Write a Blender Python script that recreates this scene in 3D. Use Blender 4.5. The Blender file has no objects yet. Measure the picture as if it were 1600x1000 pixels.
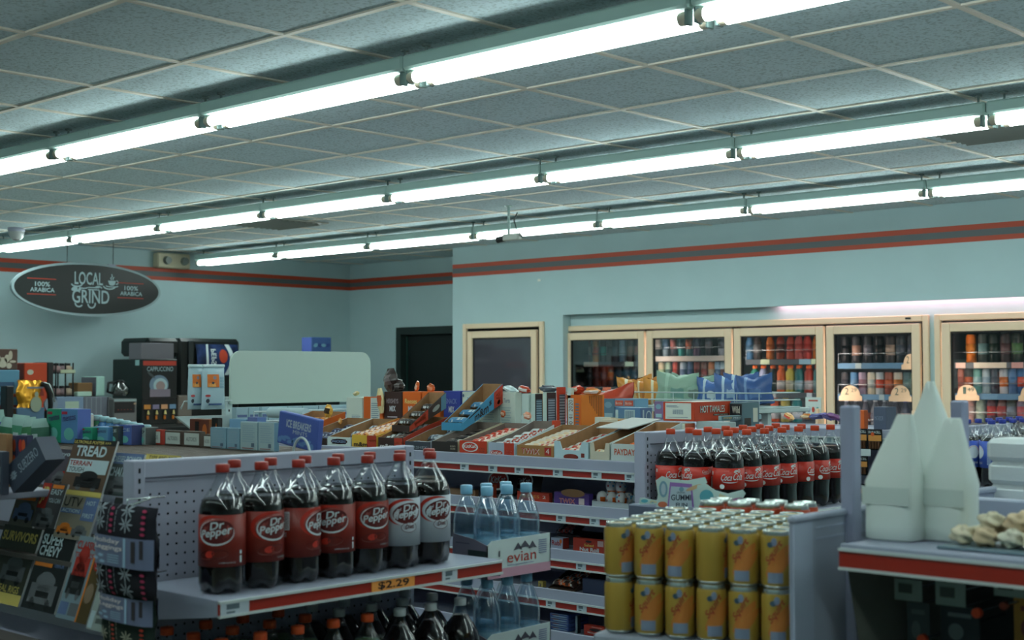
import bpy, math, random
from mathutils import Vector, Matrix
random.seed(7)
sc = bpy.context.scene
C = sc.collection
PI = math.pi
EYE = 1.6                       # camera height above the floor
# ------------------------------------------------------------------ camera
YAW, PIT, ROL, FPX = -0.749, 0.038, -0.002, 2149.0
FW = Vector((math.sin(YAW)*math.cos(PIT), math.cos(YAW)*math.cos(PIT), math.sin(PIT)))
_r = FW.cross(Vector((0, 0, 1))).normalized()
_u = _r.cross(FW)
RT = _r*math.cos(ROL) + _u*math.sin(ROL)
UP = -_r*math.sin(ROL) + _u*math.cos(ROL)
camd = bpy.data.cameras.new('camera')
cam = bpy.data.objects.new('camera', camd)
C.objects.link(cam)
M3 = Matrix((RT, UP, -FW)).transposed()
cam.matrix_world = Matrix.Translation((0, 0, EYE)) @ M3.to_4x4()
camd.sensor_width = 36
camd.lens = FPX/1600*36
camd.clip_start = 0.05
camd.dof.use_dof = True
camd.dof.focus_distance = 5.6
camd.dof.aperture_fstop = 4.4
sc.camera = cam
# ------------------------------------------------------------------ world, exposure
w = bpy.data.worlds.new('World'); sc.world = w; w.use_nodes = True
w.node_tree.nodes['Background'].inputs[0].default_value = (0.35, 0.55, 0.65, 1)
w.node_tree.nodes['Background'].inputs[1].default_value = 0.02
sc.view_settings.view_transform = 'Standard'
sc.view_settings.look = 'None'
sc.view_settings.gamma = 1
sc.view_settings.exposure = 0.2
sc.view_settings.use_curve_mapping = False
sc.cycles.transparent_max_bounces = 28
sc.cycles.max_bounces = 8
sc.cycles.diffuse_bounces = 4
sc.cycles.caustics_reflective = False
sc.cycles.caustics_refractive = False
TUBE_E = 12.5                    # tube radiance
TUBE_C = (0.84, 1.0, 0.95)

# ------------------------------------------------------------------ helpers
def at(px, py, x=None, y=None, z=None):
    """a point of the place: the sight line of an image position met with a real plane"""
    d = FW + RT*((px-800)/FPX) - UP*((py-500)/FPX)
    if x is not None: t = x/d.x
    elif y is not None: t = y/d.y
    else: t = (z-EYE)/d.z
    p = d*t
    return Vector((p.x, p.y, p.z+EYE))

def lin(c):
    out = []
    for v in c:
        v = v/255.0
        out.append(v/12.92 if v <= 0.04045 else ((v+0.055)/1.055)**2.4)
    return tuple(out)

MATS = {}
def mat(name, rgb, rough=0.6, metal=0.0, spec=0.4, emit=None, es=0, var=0.0, vscale=20, bump=0.0):
    if name in MATS: return MATS[name]
    m = bpy.data.materials.new(name); m.use_nodes = True
    nt = m.node_tree; b = nt.nodes['Principled BSDF']
    c = lin(rgb)
    b.inputs['Base Color'].default_value = (*c, 1)
    b.inputs['Roughness'].default_value = rough
    b.inputs['Metallic'].default_value = metal
    b.inputs['Specular IOR Level'].default_value = spec
    if emit:
        b.inputs['Emission Color'].default_value = (*emit, 1)
        b.inputs['Emission Strength'].default_value = es
    if var or bump:
        tc = nt.nodes.new('ShaderNodeTexCoord'); nz = nt.nodes.new('ShaderNodeTexNoise')
        nz.inputs['Scale'].default_value = vscale; nz.inputs['Detail'].default_value = 4
        nt.links.new(tc.outputs['Object'], nz.inputs['Vector'])
        if var:
            rp = nt.nodes.new('ShaderNodeValToRGB')
            rp.color_ramp.elements[0].position = 0.35; rp.color_ramp.elements[1].position = 0.65
            rp.color_ramp.elements[0].color = (*[max(0, v*(1-var)) for v in c], 1)
            rp.color_ramp.elements[1].color = (*[min(1, v*(1+var)) for v in c], 1)
            nt.links.new(nz.outputs[0], rp.inputs[0]); nt.links.new(rp.outputs[0], b.inputs['Base Color'])
        if bump:
            bp = nt.nodes.new('ShaderNodeBump'); bp.inputs['Strength'].default_value = bump
            bp.inputs['Distance'].default_value = 0.004
            nt.links.new(nz.outputs[0], bp.inputs['Height']); nt.links.new(bp.outputs[0], b.inputs['Normal'])
    MATS[name] = m
    return m

def clear_mat(name, tint=(1, 1, 1), refl=0.10, edge=0.75, rough=0.06, haze=0.0, hz=(200, 220, 225)):
    """clear film or bottle plastic: see-through with a gloss that grows to the rim"""
    if name in MATS: return MATS[name]
    m = bpy.data.materials.new(name); m.use_nodes = True
    nt = m.node_tree; nt.nodes.clear()
    o = nt.nodes.new('ShaderNodeOutputMaterial'); tr = nt.nodes.new('ShaderNodeBsdfTransparent')
    gl = nt.nodes.new('ShaderNodeBsdfGlossy'); mx = nt.nodes.new('ShaderNodeMixShader')
    lw = nt.nodes.new('ShaderNodeLayerWeight'); lw.inputs[0].default_value = 0.35
    mr = nt.nodes.new('ShaderNodeMapRange')
    mr.inputs['To Min'].default_value = refl; mr.inputs['To Max'].default_value = edge
    tr.inputs[0].default_value = (*tint, 1); gl.inputs['Roughness'].default_value = rough
    nt.links.new(lw.outputs['Facing'], mr.inputs['Value']); nt.links.new(mr.outputs[0], mx.inputs[0])
    nt.links.new(tr.outputs[0], mx.inputs[1]); nt.links.new(gl.outputs[0], mx.inputs[2])
    last = mx
    if haze:
        df = nt.nodes.new('ShaderNodeBsdfDiffuse'); df.inputs[0].default_value = (*lin(hz), 1)
        m2 = nt.nodes.new('ShaderNodeMixShader'); m2.inputs[0].default_value = haze
        nt.links.new(mx.outputs[0], m2.inputs[1]); nt.links.new(df.outputs[0], m2.inputs[2]); last = m2
    nt.links.new(last.outputs[0], o.inputs[0])
    MATS[name] = m
    return m

def cm(r, g, b, rough=0.55, spec=0.4):
    """printed or plastic colour"""
    return mat('print_%d_%d_%d_%d' % (r, g, b, int(rough*100)), (r, g, b), rough, 0, spec)

_txt = {}
def text_geo(s, bold=0.0):
    k = (s, bold)
    if k in _txt: return _txt[k]
    cu = bpy.data.curves.new('t', 'FONT'); cu.body = s; cu.resolution_u = 3; cu.offset = bold
    ob = bpy.data.objects.new('t', cu); C.objects.link(ob)
    bpy.context.view_layer.update()
    dg = bpy.context.evaluated_depsgraph_get()
    me = bpy.data.meshes.new_from_object(ob.evaluated_get(dg))
    vs = [(v.co.x, v.co.y) for v in me.vertices]; fs = [tuple(p.vertices) for p in me.polygons]
    bpy.data.objects.remove(ob); bpy.data.meshes.remove(me); bpy.data.curves.remove(cu)
    if not vs: _txt[k] = ([], []); return _txt[k]
    x0 = min(v[0] for v in vs); x1 = max(v[0] for v in vs); y0 = min(v[1] for v in vs); y1 = max(v[1] for v in vs)
    vs = [((v[0]-x0)/(x1-x0+1e-9), (v[1]-y0)/(y1-y0+1e-9)) for v in vs]
    _txt[k] = (vs, fs)
    return _txt[k]

class MB:
    def __init__(s): s.v = []; s.f = []; s.m = []; s.sm = []; s.T = None
    def add(s, vs, fs, mi=0, smooth=False):
        n = len(s.v)
        for p in vs:
            p = Vector(p)
            s.v.append(s.T @ p if s.T else p)
        for f in fs: s.f.append(tuple(i+n for i in f)); s.m.append(mi); s.sm.append(smooth)
        return s
    def box(s, lo, hi, mi=0, b=0.0):
        x0, y0, z0 = lo; x1, y1, z1 = hi
        if b:
            b = min(b, (x1-x0)/2.01, (y1-y0)/2.01, (z1-z0)/2.01)
            vs = []
            for zz, i in ((z0, b), (z0+b, 0), (z1-b, 0), (z1, b)):
                if i: vs += [(x0+b, y0+b, zz), (x1-b, y0+b, zz), (x1-b, y1-b, zz), (x0+b, y1-b, zz)]*1; vs += vs[-4:]
                else: vs += [(x0+b, y0, zz), (x1-b, y0, zz), (x1, y0+b, zz), (x1, y1-b, zz), (x1-b, y1, zz), (x0+b, y1, zz), (x0, y1-b, zz), (x0, y0+b, zz)]
            # rings: bottom 4(+4 dup) , 8, 8, top 4(+4 dup)
            B = list(range(0, 4)); R1 = list(range(8, 16)); R2 = list(range(16, 24)); T = list(range(24, 28))
            fs = [(B[3], B[2], B[1], B[0]), tuple(T)]
            for k in range(8): fs.append((R1[k], R1[(k+1) % 8], R2[(k+1) % 8], R2[k]))
            for q in range(4):
                a, bb = R1[2*q], R1[2*q+1]; fs.append((B[q], B[(q+1) % 4], bb, a)); fs.append((B[(q+1) % 4], R1[(2*q+2) % 8], bb))
                a, bb = R2[2*q], R2[2*q+1]; fs.append((a, bb, T[(q+1) % 4], T[q])); fs.append((bb, R2[(2*q+2) % 8], T[(q+1) % 4]))
            return s.add(vs, fs, mi)
        vs = [(x0, y0, z0), (x1, y0, z0), (x1, y1, z0), (x0, y1, z0), (x0, y0, z1), (x1, y0, z1), (x1, y1, z1), (x0, y1, z1)]
        return s.add(vs, [(3, 2, 1, 0), (4, 5, 6, 7), (0, 1, 5, 4), (1, 2, 6, 5), (2, 3, 7, 6), (3, 0, 4, 7)], mi)
    def quad(s, a, b, c, d, mi=0): return s.add([a, b, c, d], [(0, 1, 2, 3)], mi)
    def cyl(s, p0, p1, r, r1=None, n=12, mi=0, smooth=True, caps=True):
        p0 = Vector(p0); p1 = Vector(p1); r1 = r if r1 is None else r1
        ax = (p1-p0).normalized(); a = ax.orthogonal().normalized(); b = ax.cross(a)
        vs = []
        for p, rr in ((p0, r), (p1, r1)):
            for k in range(n):
                t = 2*PI*k/n; vs.append(p+a*rr*math.cos(t)+b*rr*math.sin(t))
        s.add(vs, [(k, (k+1) % n, n+(k+1) % n, n+k) for k in range(n)], mi, smooth)
        if caps: s.add(vs, [tuple(range(n-1, -1, -1)), tuple(range(n, 2*n))], mi)
        return s
    def lathe(s, prof, o=(0, 0, 0), n=20, mi=0, smooth=True, petal=None):
        vs = []; o = Vector(o)
        for j, (r, z) in enumerate(prof):
            for k in range(n):
                t = 2*PI*k/n; rr = r
                zz = z
                if petal and z < petal[0]:
                    q = (1-z/petal[0])
                    rr = r*(1-petal[1]*q*(0.5-0.5*math.cos(5*t)))
                    zz = z + petal[2]*q*q*(0.5-0.5*math.cos(5*t))
                vs.append(o+Vector((rr*math.cos(t), rr*math.sin(t), zz)))
        fs = []
        for j in range(len(prof)-1):
            for k in range(n): fs.append((j*n+k, j*n+(k+1) % n, (j+1)*n+(k+1) % n, (j+1)*n+k))
        if prof[0][0] > 1e-4: fs.append(tuple(range(n-1, -1, -1)))
        if prof[-1][0] > 1e-4: fs.append(tuple((len(prof)-1)*n+k for k in range(n)))
        return s.add(vs, fs, mi, smooth)
    def tube(s, pts, r, n=6, mi=0, closed=False):
        pts = [Vector(p) for p in pts]; m = len(pts); vs = []; prev = None
        for i, p in enumerate(pts):
            a = pts[i-1] if (i > 0 or closed) else p; b = pts[(i+1) % m] if (i < m-1 or closed) else p
            t = (b-a).normalized()
            u = t.orthogonal().normalized() if prev is None else (prev-t*prev.dot(t)).normalized()
            prev = u; w_ = t.cross(u)
            for k in range(n): vs.append(p+u*r*math.cos(2*PI*k/n)+w_*r*math.sin(2*PI*k/n))
        fs = []
        for i in range(m if closed else m-1):
            j = (i+1) % m
            for k in range(n): fs.append((i*n+k, i*n+(k+1) % n, j*n+(k+1) % n, j*n+k))
        if not closed: fs.append(tuple(range(n-1, -1, -1))); fs.append(tuple((m-1)*n+k for k in range(n)))
        return s.add(vs, fs, mi, True)
    def prism(s, poly, fn, d, mi=0):
        """poly of (a,b) mapped by fn(a,b,depth)"""
        n = len(poly); vs = [fn(a, b, 0) for a, b in poly]+[fn(a, b, d) for a, b in poly]
        return s.add(vs, [tuple(range(n-1, -1, -1)), tuple(range(n, 2*n))]+[(k, (k+1) % n, n+(k+1) % n, n+k) for k in range(n)], mi)
    def grid(s, fn, nu, nv, mi=0, smooth=True):
        vs = [fn(i/nu, j/nv) for j in range(nv+1) for i in range(nu+1)]
        return s.add(vs, [(j*(nu+1)+i, j*(nu+1)+i+1, (j+1)*(nu+1)+i+1, (j+1)*(nu+1)+i) for j in range(nv) for i in range(nu)], mi, smooth)
    def text(s, st, fn, a0, b0, wd, h, mi=0, shear=0.0, bold=0.0, slope=0.0):
        """string fitted to the rectangle a0..a0+wd, b0..b0+h of a surface given by fn(a,b)"""
        vs, fs = text_geo(st, bold)
        return s.add([fn(a0+x*wd+shear*y*h, b0+y*h+slope*x*wd) for x, y in vs], fs, mi)
    def disc(s, fn, ca, cb, ra, rb, mi=0, n=24, rings=3, rot=0.0, r0=0.0):
        vs = []; cr, sr = math.cos(rot), math.sin(rot)
        for j in range(rings+1):
            q = r0+(1-r0)*j/rings
            for k in range(n):
                t = 2*PI*k/n; x = ra*q*math.cos(t); y = rb*q*math.sin(t)
                vs.append(fn(ca+x*cr-y*sr, cb+x*sr+y*cr))
        return s.add(vs, [(j*n+k, j*n+(k+1) % n, (j+1)*n+(k+1) % n, (j+1)*n+k) for j in range(rings) for k in range(n)], mi)
    def rect(s, fn, a0, b0, a1, b1, mi=0, n=1):
        return s.grid(lambda u, v: fn(a0+(a1-a0)*u, b0+(b1-b0)*v), n, 1, mi, False)
    def build(s, name, mats, parent=None, at_=None):
        me = bpy.data.meshes.new(name)
        me.from_pydata([tuple(p) for p in s.v], [], s.f)
        if not isinstance(mats, (list, tuple)): mats = [mats]
        for m in mats: me.materials.append(m)
        for p, mi, sm in zip(me.polygons, s.m, s.sm): p.material_index = min(mi, len(mats)-1); p.use_smooth = sm
        me.update()
        o = bpy.data.objects.new(name, me); C.objects.link(o)
        if parent is not None: o.parent = parent
        if at_ is not None: o.location = at_
        return o

def tag(o, label, cat, group=None, kind=None):
    if label: o['label'] = label
    if cat: o['category'] = cat
    if group: o['group'] = group
    if kind: o['kind'] = kind
    return o
def struct(o, label=None):
    o['kind'] = 'structure'
    if label: o['label'] = label
    return o
def empty(name, loc, label, cat, group=None, rz=0):
    o = bpy.data.objects.new(name, None); C.objects.link(o); o.empty_display_size = 0.05
    o.location = loc; o.rotation_euler = (0, 0, rz)
    return tag(o, label, cat, group)
def copy_tree(o, loc=None, rz=None, label=None, group=None, parent=None):
    c = o.copy(); C.objects.link(c)
    if parent is not None: c.parent = parent
    if loc is not None: c.location = loc
    if rz is not None: c.rotation_euler = (0, 0, rz)
    if label: c['label'] = label
    if group: c['group'] = group
    for ch in list(o.children): copy_tree(ch, parent=c)
    return c
class Proto:
    """first use gives the thing itself, later uses give copies of it"""
    def __init__(s, o): s.o = o; s.used = False
    def put(s, loc, rz, label, group=None):
        if s.used: o = copy_tree(s.o, loc, rz)
        else: o = s.o; o.location = loc; o.rotation_euler = (0, 0, rz); s.used = True
        o['label'] = label
        if group: o['group'] = group
        return o
ORD = ['', 'first', 'second', 'third', 'fourth', 'fifth', 'sixth', 'seventh', 'eighth', 'ninth', 'tenth', 'eleventh', 'twelfth', 'thirteenth', 'fourteenth', 'fifteenth']

def nth(k, n):
    """place of item k (0-based) among n, counted from the left"""
    if n == 1: return 'only'
    if k == 0: return 'leftmost'
    if k == n-1: return 'rightmost'
    return ORD[k+1]+' from left'
# surfaces for printing on: face looking to -y, face looking to +x, top
def face_y(x0, z0, y, e=0.0008): return lambda a, b: (x0+a, y-e, z0+b)
def face_x(y0, z0, x, e=0.0008): return lambda a, b: (x+e, y0+a, z0+b)
def face_z(x0, y0, z, e=0.0008): return lambda a, b: (x0+a, y0+b, z+e)
def wrap(r, a0, e=0.0012):
    """arc length / height to a round label; a0 is the direction the print faces"""
    return lambda a, b: ((r+e)*math.cos(a0+a/r), (r+e)*math.sin(a0+a/r), b)

# common materials
M_wall = mat('wall_paint', (176, 201, 204), 0.75, var=0.02, vscale=3)
M_white = mat('shelf_white_enamel', (160, 164, 182), 0.45)
M_deck = mat('shelf_deck_enamel', (152, 158, 176), 0.4)
M_strip = mat('red_shelf_strip', (150, 40, 26), 0.28, spec=0.5)
M_stripw = mat('strip_clear_edge', (190, 200, 200), 0.3)
M_kraft = mat('kraft_board', (150, 112, 76), 0.85, var=0.06, vscale=40)
M_grey = mat('grey_board', (120, 108, 100), 0.85, var=0.05, vscale=40)
M_black = mat('black_plastic', (14, 20, 22), 0.35)
M_dark = mat('dark_void', (10, 16, 17), 0.8)
M_chrome = mat('chrome_wire', (190, 200, 200), 0.25, 0.9)
M_wire = mat('white_wire', (190, 205, 205), 0.4)
M_pet = clear_mat('clear_bottle_plastic', (0.95, 0.97, 0.98), 0.02, 0.38, 0.04, haze=0.003)
M_glass = clear_mat('cooler_glass', (0.80, 0.84, 0.86), 0.05, 0.5, 0.02)
M_cola = mat('cola_liquid', (16, 10, 9), 0.12, spec=0.25)
M_tag = cm(200, 215, 215)
M_taggrey = cm(90, 105, 115)
# ================================================================== ROOM
CEIL = EYE+1.147
XL, XJ, XR, YB, YC, YF = -11.24, -9.02, 3.2, 9.55, 8.9, -3.0
YC2 = 9.0                       # recessed cooler wall under the soffit
XS = -7.68                      # where the soffit starts
ZS = EYE+0.49
def slab(name, lo, hi, m, label=None):
    return struct(MB().box(lo, hi).build(name, m), label)
slab('floor', (XL, YF, -0.1), (XR, YB+0.3, 0), mat('vinyl_floor', (165, 162, 150), 0.35, var=0.05, vscale=4))
# ceiling tiles with speckle
def tile_mat():
    m = bpy.data.materials.new('acoustic_tile'); m.use_nodes = True; nt = m.node_tree; b = nt.nodes['Principled BSDF']
    tc = nt.nodes.new('ShaderNodeTexCoord'); n1 = nt.nodes.new('ShaderNodeTexNoise'); n1.inputs['Scale'].default_value = 85
    n1.inputs['Detail'].default_value = 3; nt.links.new(tc.outputs['Object'], n1.inputs['Vector'])
    r = nt.nodes.new('ShaderNodeValToRGB'); r.color_ramp.elements[0].position = 0.36; r.color_ramp.elements[1].position = 0.5
    r.color_ramp.elements[0].color = (*lin((172, 190, 194)), 1); r.color_ramp.elements[1].color = (*lin((204, 222, 228)), 1)
    nt.links.new(n1.outputs[0], r.inputs[0]); nt.links.new(r.outputs[0], b.inputs['Base Color'])
    bp = nt.nodes.new('ShaderNodeBump'); bp.inputs['Strength'].default_value = 0.3; bp.inputs['Distance'].default_value = 0.003
    nt.links.new(n1.outputs[0], bp.inputs['Height']); nt.links.new(bp.outputs[0], b.inputs['Normal'])
    b.inputs['Roughness'].default_value = 0.95; b.inputs['Specular IOR Level'].default_value = 0.1
    return m
slab('ceiling', (XL, YF, CEIL), (XR, YB+0.3, CEIL+0.1), tile_mat())
g = MB(); GP = 0.61
gx = -3.10
while gx > XL: gx -= GP
while gx < XR:
    if gx > XL+0.02: g.box((gx-0.012, YF, CEIL-0.006), (gx+0.012, YB, CEIL+0.001))
    gx += GP
gy = 4.69
while gy > YF: gy -= GP
while gy < YB:
    if gy > YF+0.02: g.box((XL, gy-0.012, CEIL-0.0065), (XR, gy+0.012, CEIL+0.001))
    gy += GP
struct(g.build('trim_1', mat('grid_bar_enamel', (222, 214, 200), 0.5)), 'pale metal grid of the suspended ceiling')

slab('wall_left', (XL-0.1, YF, 0), (XL, YB+0.1, CEIL), M_wall)
slab('wall_front', (XL, YF-0.1, 0), (XR, YF, CEIL), M_wall)
slab('wall_right', (XR, YF, 0), (XR+0.1, YB+0.1, CEIL), M_wall)
# back wall with a dark doorway
DX0 = at(622, 560, y=YB).x; DZ = at(650, 511, y=YB).z
wb = MB()
wb.box((XL, YB, 0), (DX0, YB+0.1, CEIL)).box((DX0, YB, DZ), (XJ+0.2, YB+0.1, CEIL))
struct(wb.build('wall_back', M_wall))
M_door = mat('dark_green_door_frame', (38, 52, 50), 0.5)
d = MB(); d.box((DX0, YB-0.03, 0), (DX0+0.07, YB+0.1, DZ)).box((DX0+0.07, YB-0.03, DZ-0.075), (XJ+0.15, YB+0.1, DZ))
do = struct(d.build('door_1', M_door), 'dark green frame of the doorway beside the coolers')
MB().box((DX0+0.07, YB+0.05, 0), (XJ+0.2, YB+0.09, DZ-0.07)).build('door_leaf', mat('very_dark_door', (12, 24, 24), 0.5), do)
MB().box((DX0+0.085, YB+0.035, 0), (DX0+0.10, YB+0.055, DZ-0.09)).build('door_stop', mat('door_stop_green', (30, 62, 58), 0.4), do)

# cooler wall: upper soffit, recessed part below with openings for the cooler doors
A0 = at(727, 508, y=YC); A1 = at(850, 503, y=YC)
bank_px = [880, 1012, 1148, 1292, 1450]
BX = [at(p, 500, y=YC2).x for p in bank_px]
CX0 = at(1465, 492, y=YC2).x
pitch = (BX[4]-BX[1])/3
CXs = [CX0, CX0+pitch, CX0+2*pitch]
ZT = EYE+0.395; ZB = 0.28
AZT = EYE+0.435
wc = MB()
DEEP = 10.2
wc.box((XJ, YC, 0), (A0.x, YC+0.65, CEIL))                       # pier at the corner
wc.box((A0.x, YC, AZT), (A1.x, YC+0.65, CEIL)).box((A0.x, YC, 0), (A1.x, YC+0.6, ZB))
wc.box((A1.x, YC, 0), (XS, DEEP, CEIL))
wc.box((XS, YC, ZS), (XR, YC+0.03, CEIL)).box((XS, YC+0.03, ZS+0.03), (XR, DEEP, CEIL))
wc.box((XS, YC2, ZT), (XR, DEEP, ZS+0.031))
wc.box((XS, YC2, 0), (XR, DEEP, ZB))
wc.box((XS, YC2, ZB), (BX[0], DEEP, ZT))
wc.box((BX[4], YC2, ZB), (CXs[0], DEEP, ZT))
wc.box((CXs[2], YC2, ZB), (XR, DEEP, ZT))
struct(wc.build('wall_cooler', M_wall), 'wall around the drink coolers with the soffit above them')
# painted stripes: on the left wall, back wall and cooler wall, as thin vinyl bands
zs1, zs2 = EYE+0.992, EYE+0.875
M_or = mat('orange_red_band', (172, 66, 40), 0.5); M_mid = mat('slate_band', (84, 92, 94), 0.5)
def bands(name, fbox, label):
    s = MB(); hh = zs1-zs2
    fbox(s, zs1-hh*0.32, zs1, 0); fbox(s, zs2+hh*0.29, zs1-hh*0.32, 1); fbox(s, zs2, zs2+hh*0.29, 0)
    struct(s.build(name, [M_or, M_mid]), label)
bands('trim_2', lambda s, a, b, m: s.box((XL, YF, a), (XL+0.004, YB, b), m), 'orange and slate stripe along the left wall')
bands('trim_3', lambda s, a, b, m: s.box((XL, YB-0.004, a), (XJ, YB, b), m), 'orange and slate stripe on the back wall')
bands('trim_4', lambda s, a, b, m: s.box((XJ, YC-0.004, a), (XR, YC, b), m), 'orange and slate stripe along the cooler wall')
# cove lamp behind the soffit edge
cl = empty('cove_lamp', (0, 0, 0), 'pinkish lamp strip tucked up behind the soffit edge over the right coolers', 'lamp')
MB().cyl((-5.6, YC+0.055, ZS+0.0185), (XR-0.1, YC+0.055, ZS+0.0185), 0.0095, n=8).build('tube', mat('warm_cove_tube', (255, 220, 215), 0.5, emit=(1, 0.52, 0.56), es=13), cl)
MB().box((-5.62, YC+0.035, ZS+0.0285), (XR-0.08, YC+0.09, ZS+0.03)).build('housing', M_white, cl)

# ================================================================== STRIP LIGHTS
M_tube = mat('fluorescent_glass', (255, 235, 250), 0.3, emit=TUBE_C, es=TUBE_E)
M_body = mat('fixture_enamel', (168, 196, 190), 0.45)
M_sock = mat('lamp_socket', (120, 140, 138), 0.5)
M_endcap = mat('tube_end_cap', (200, 190, 170), 0.4)
ZTU = EYE+1.028
fx = empty('strip_light', (0, 0, 0), 'x', 'ceiling light')
b = MB(); b.box((0, -0.072, 0.024), (1.216, 0.072, 0.076), 0, 0.008)
b.box((0.30, -0.0732, 0.040), (0.36, -0.0715, 0.056))
b.build('body', M_body, fx)
for xx in (0.05, 1.16): MB().cyl((xx, 0, 0.055), (xx, 0, CEIL-EYE-1.028), 0.005, n=6).cyl((xx, 0, CEIL-EYE-1.036), (xx, 0, CEIL-EYE-1.028), 0.016, n=8).build('hanger', M_sock, fx)
for sy, off in ((-1, -0.012), (1, 0.012)):
    t = MB(); t.cyl((0.045+off, sy*0.036, 0), (1.175+off, sy*0.036, 0), 0.0205, n=12); t.build('tube', M_tube, fx)
    for xx in (0.018+off, 1.175+off):
        MB().cyl((xx, sy*0.036, 0), (xx+0.027, sy*0.036, 0), 0.0208, n=12).build('tube_end', M_endcap, fx)
        MB().box((xx-0.006 if xx < 0.5 else xx+0.024, sy*0.036-0.017, -0.022), (xx+0.004 if xx < 0.5 else xx+0.034, sy*0.036+0.017, 0.024), 0, 0.002).build('socket', M_sock, fx)
PF = Proto(fx)
rowinfo = [(1.10, -5.952, 'overhead'), (3.288, -5.952, 'nearest'), (5.48, -9.705, 'middle'), (7.46, -9.718, 'farthest')]
for yy, x0, rn in rowinfo:
    xs = x0
    while xs-1.22 > XL+0.05: xs -= 1.22
    lst = []
    if rn == 'overhead': xs += 1.22*5
    while xs < 1.0: lst.append(xs); xs += 1.22
    def seen(q):
        for k in range(7):
            v = Vector((q+k*0.2, yy, ZTU-EYE)); d_ = v.dot(FW)
            if d_ > 0.2 and abs(v.dot(RT)/d_*FPX) < 800 and abs(v.dot(UP)/d_*FPX) < 500: return True
        return False
    vis = [q for q in lst if seen(q)]
    for q in lst:
        if q in vis: PF.put((q, yy, ZTU), 0, 'twin-tube fluorescent strip light in the %s ceiling row, %s in view' % (rn, nth(vis.index(q), len(vis))), 'strip lights in rows on the ceiling')
        else: PF.put((q, yy, ZTU), 0, 'twin-tube strip light continuing the %s ceiling row outside the view' % rn, 'strip lights outside the view, %s row' % rn)

# ================================================================== CEILING FITTINGS, SIGN
def vent(px, py, lab):
    p = at(px, py, z=CEIL); e = empty('ceiling_vent', (p.x, p.y, CEIL-0.008), lab, 'vent')
    MB().box((-0.29, -0.29, -0.004), (0.29, 0.29, 0.003), 0, 0.002).build('frame', mat('vent_frame', (170, 172, 165), 0.5), e)
    m = MB()
    for k in range(9): m.quad((-0.26, -0.25+k*0.056, -0.006), (0.26, -0.25+k*0.056, -0.006), (0.26, -0.22+k*0.056, -0.02), (-0.26, -0.22+k*0.056, -0.02))
    m.build('louvre', mat('vent_louvre', (130, 136, 132), 0.5), e)
vent(430, 347, 'square grey air vent in the ceiling above the oval sign')
vent(1560, 200, 'slatted air vent in the ceiling by the middle light row')
# dome camera
p = at(48, 358, z=CEIL); p.y -= 0.12
e = empty('dome_camera', (p.x+0.0, p.y, CEIL), 'white dome security camera on the ceiling at far left', 'security camera')
MB().lathe([(0.001, -0.10), (0.03, -0.095), (0.05, -0.075), (0.06, -0.045), (0.06, -0.02)], n=20).build('dome', mat('dome_shell', (170, 175, 175), 0.2), e)
MB().lathe([(0.06, -0.03), (0.066, -0.02), (0.066, 0)], n=20).build('base', M_white, e)
MB().lathe([(0.001, -0.101), (0.028, -0.097), (0.034, -0.088)], n=16).build('lens_window', M_black, e)
# bullet camera hanging in front of farthest row
p = at(795, 372, y=6.9)
e = empty('bullet_camera', (p.x, p.y, CEIL), 'white bullet security camera hanging on a rod from the ceiling', 'security camera')
dz = p.z-CEIL
MB().cyl((0, 0, dz+0.03), (0, 0, 0), 0.009, n=8).cyl((0, 0, -0.006), (0, 0, 0), 0.03, n=12).build('rod', M_body, e)
MB().box((-0.045, -0.02, dz-0.018), (0.10, 0.025, dz+0.028), 0, 0.006).build('housing', mat('camera_housing', (185, 190, 180), 0.4), e)
MB().cyl((-0.045, 0.0, dz+0.0), (-0.10, -0.01, dz-0.008), 0.022, n=14).build('lens_hood', M_black, e)
MB().tube([(0.10, 0, dz+0.01), (0.13, 0, dz+0.0), (0.07, 0, dz+0.06), (0.05, 0, dz+0.12), (0.08, 0, dz+0.17)], 0.004).build('cable', M_black, e)
# emergency light on the left wall
p0 = at(243, 418, x=XL+0.05); p1 = at(294, 398, x=XL+0.05)
e = empty('emergency_light', (XL, p0.y, p0.z), 'beige twin-lamp emergency light high on the left wall', 'emergency light')
L_ = p1.y-p0.y; H_ = p1.z-p0.z
MB().box((0, 0, 0), (0.09, L_, H_), 0, 0.01).build('housing', mat('beige_plastic', (196, 188, 160), 0.5), e)
for q in (0.27, 0.8):
    MB().cyl((0.09, L_*q, H_*0.5), (0.125, L_*q, H_*0.5), 0.04, 0.034, n=16).build('lamp_head', mat('lamp_head_grey', (120, 130, 125), 0.4), e)
# sensor on the cooler wall and small spots
p = at(843, 438, y=YC)
e = tag(MB().box((-0.015, -0.012, -0.01), (0.015, 0, 0.01), 0, 0.003).build('wall_sensor', mat('sensor_white', (230, 230, 220), 0.4), None, (p.x, YC-0.0005, p.z)), 'tiny white sensor on the cooler wall above the single door', 'sensor')

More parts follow.
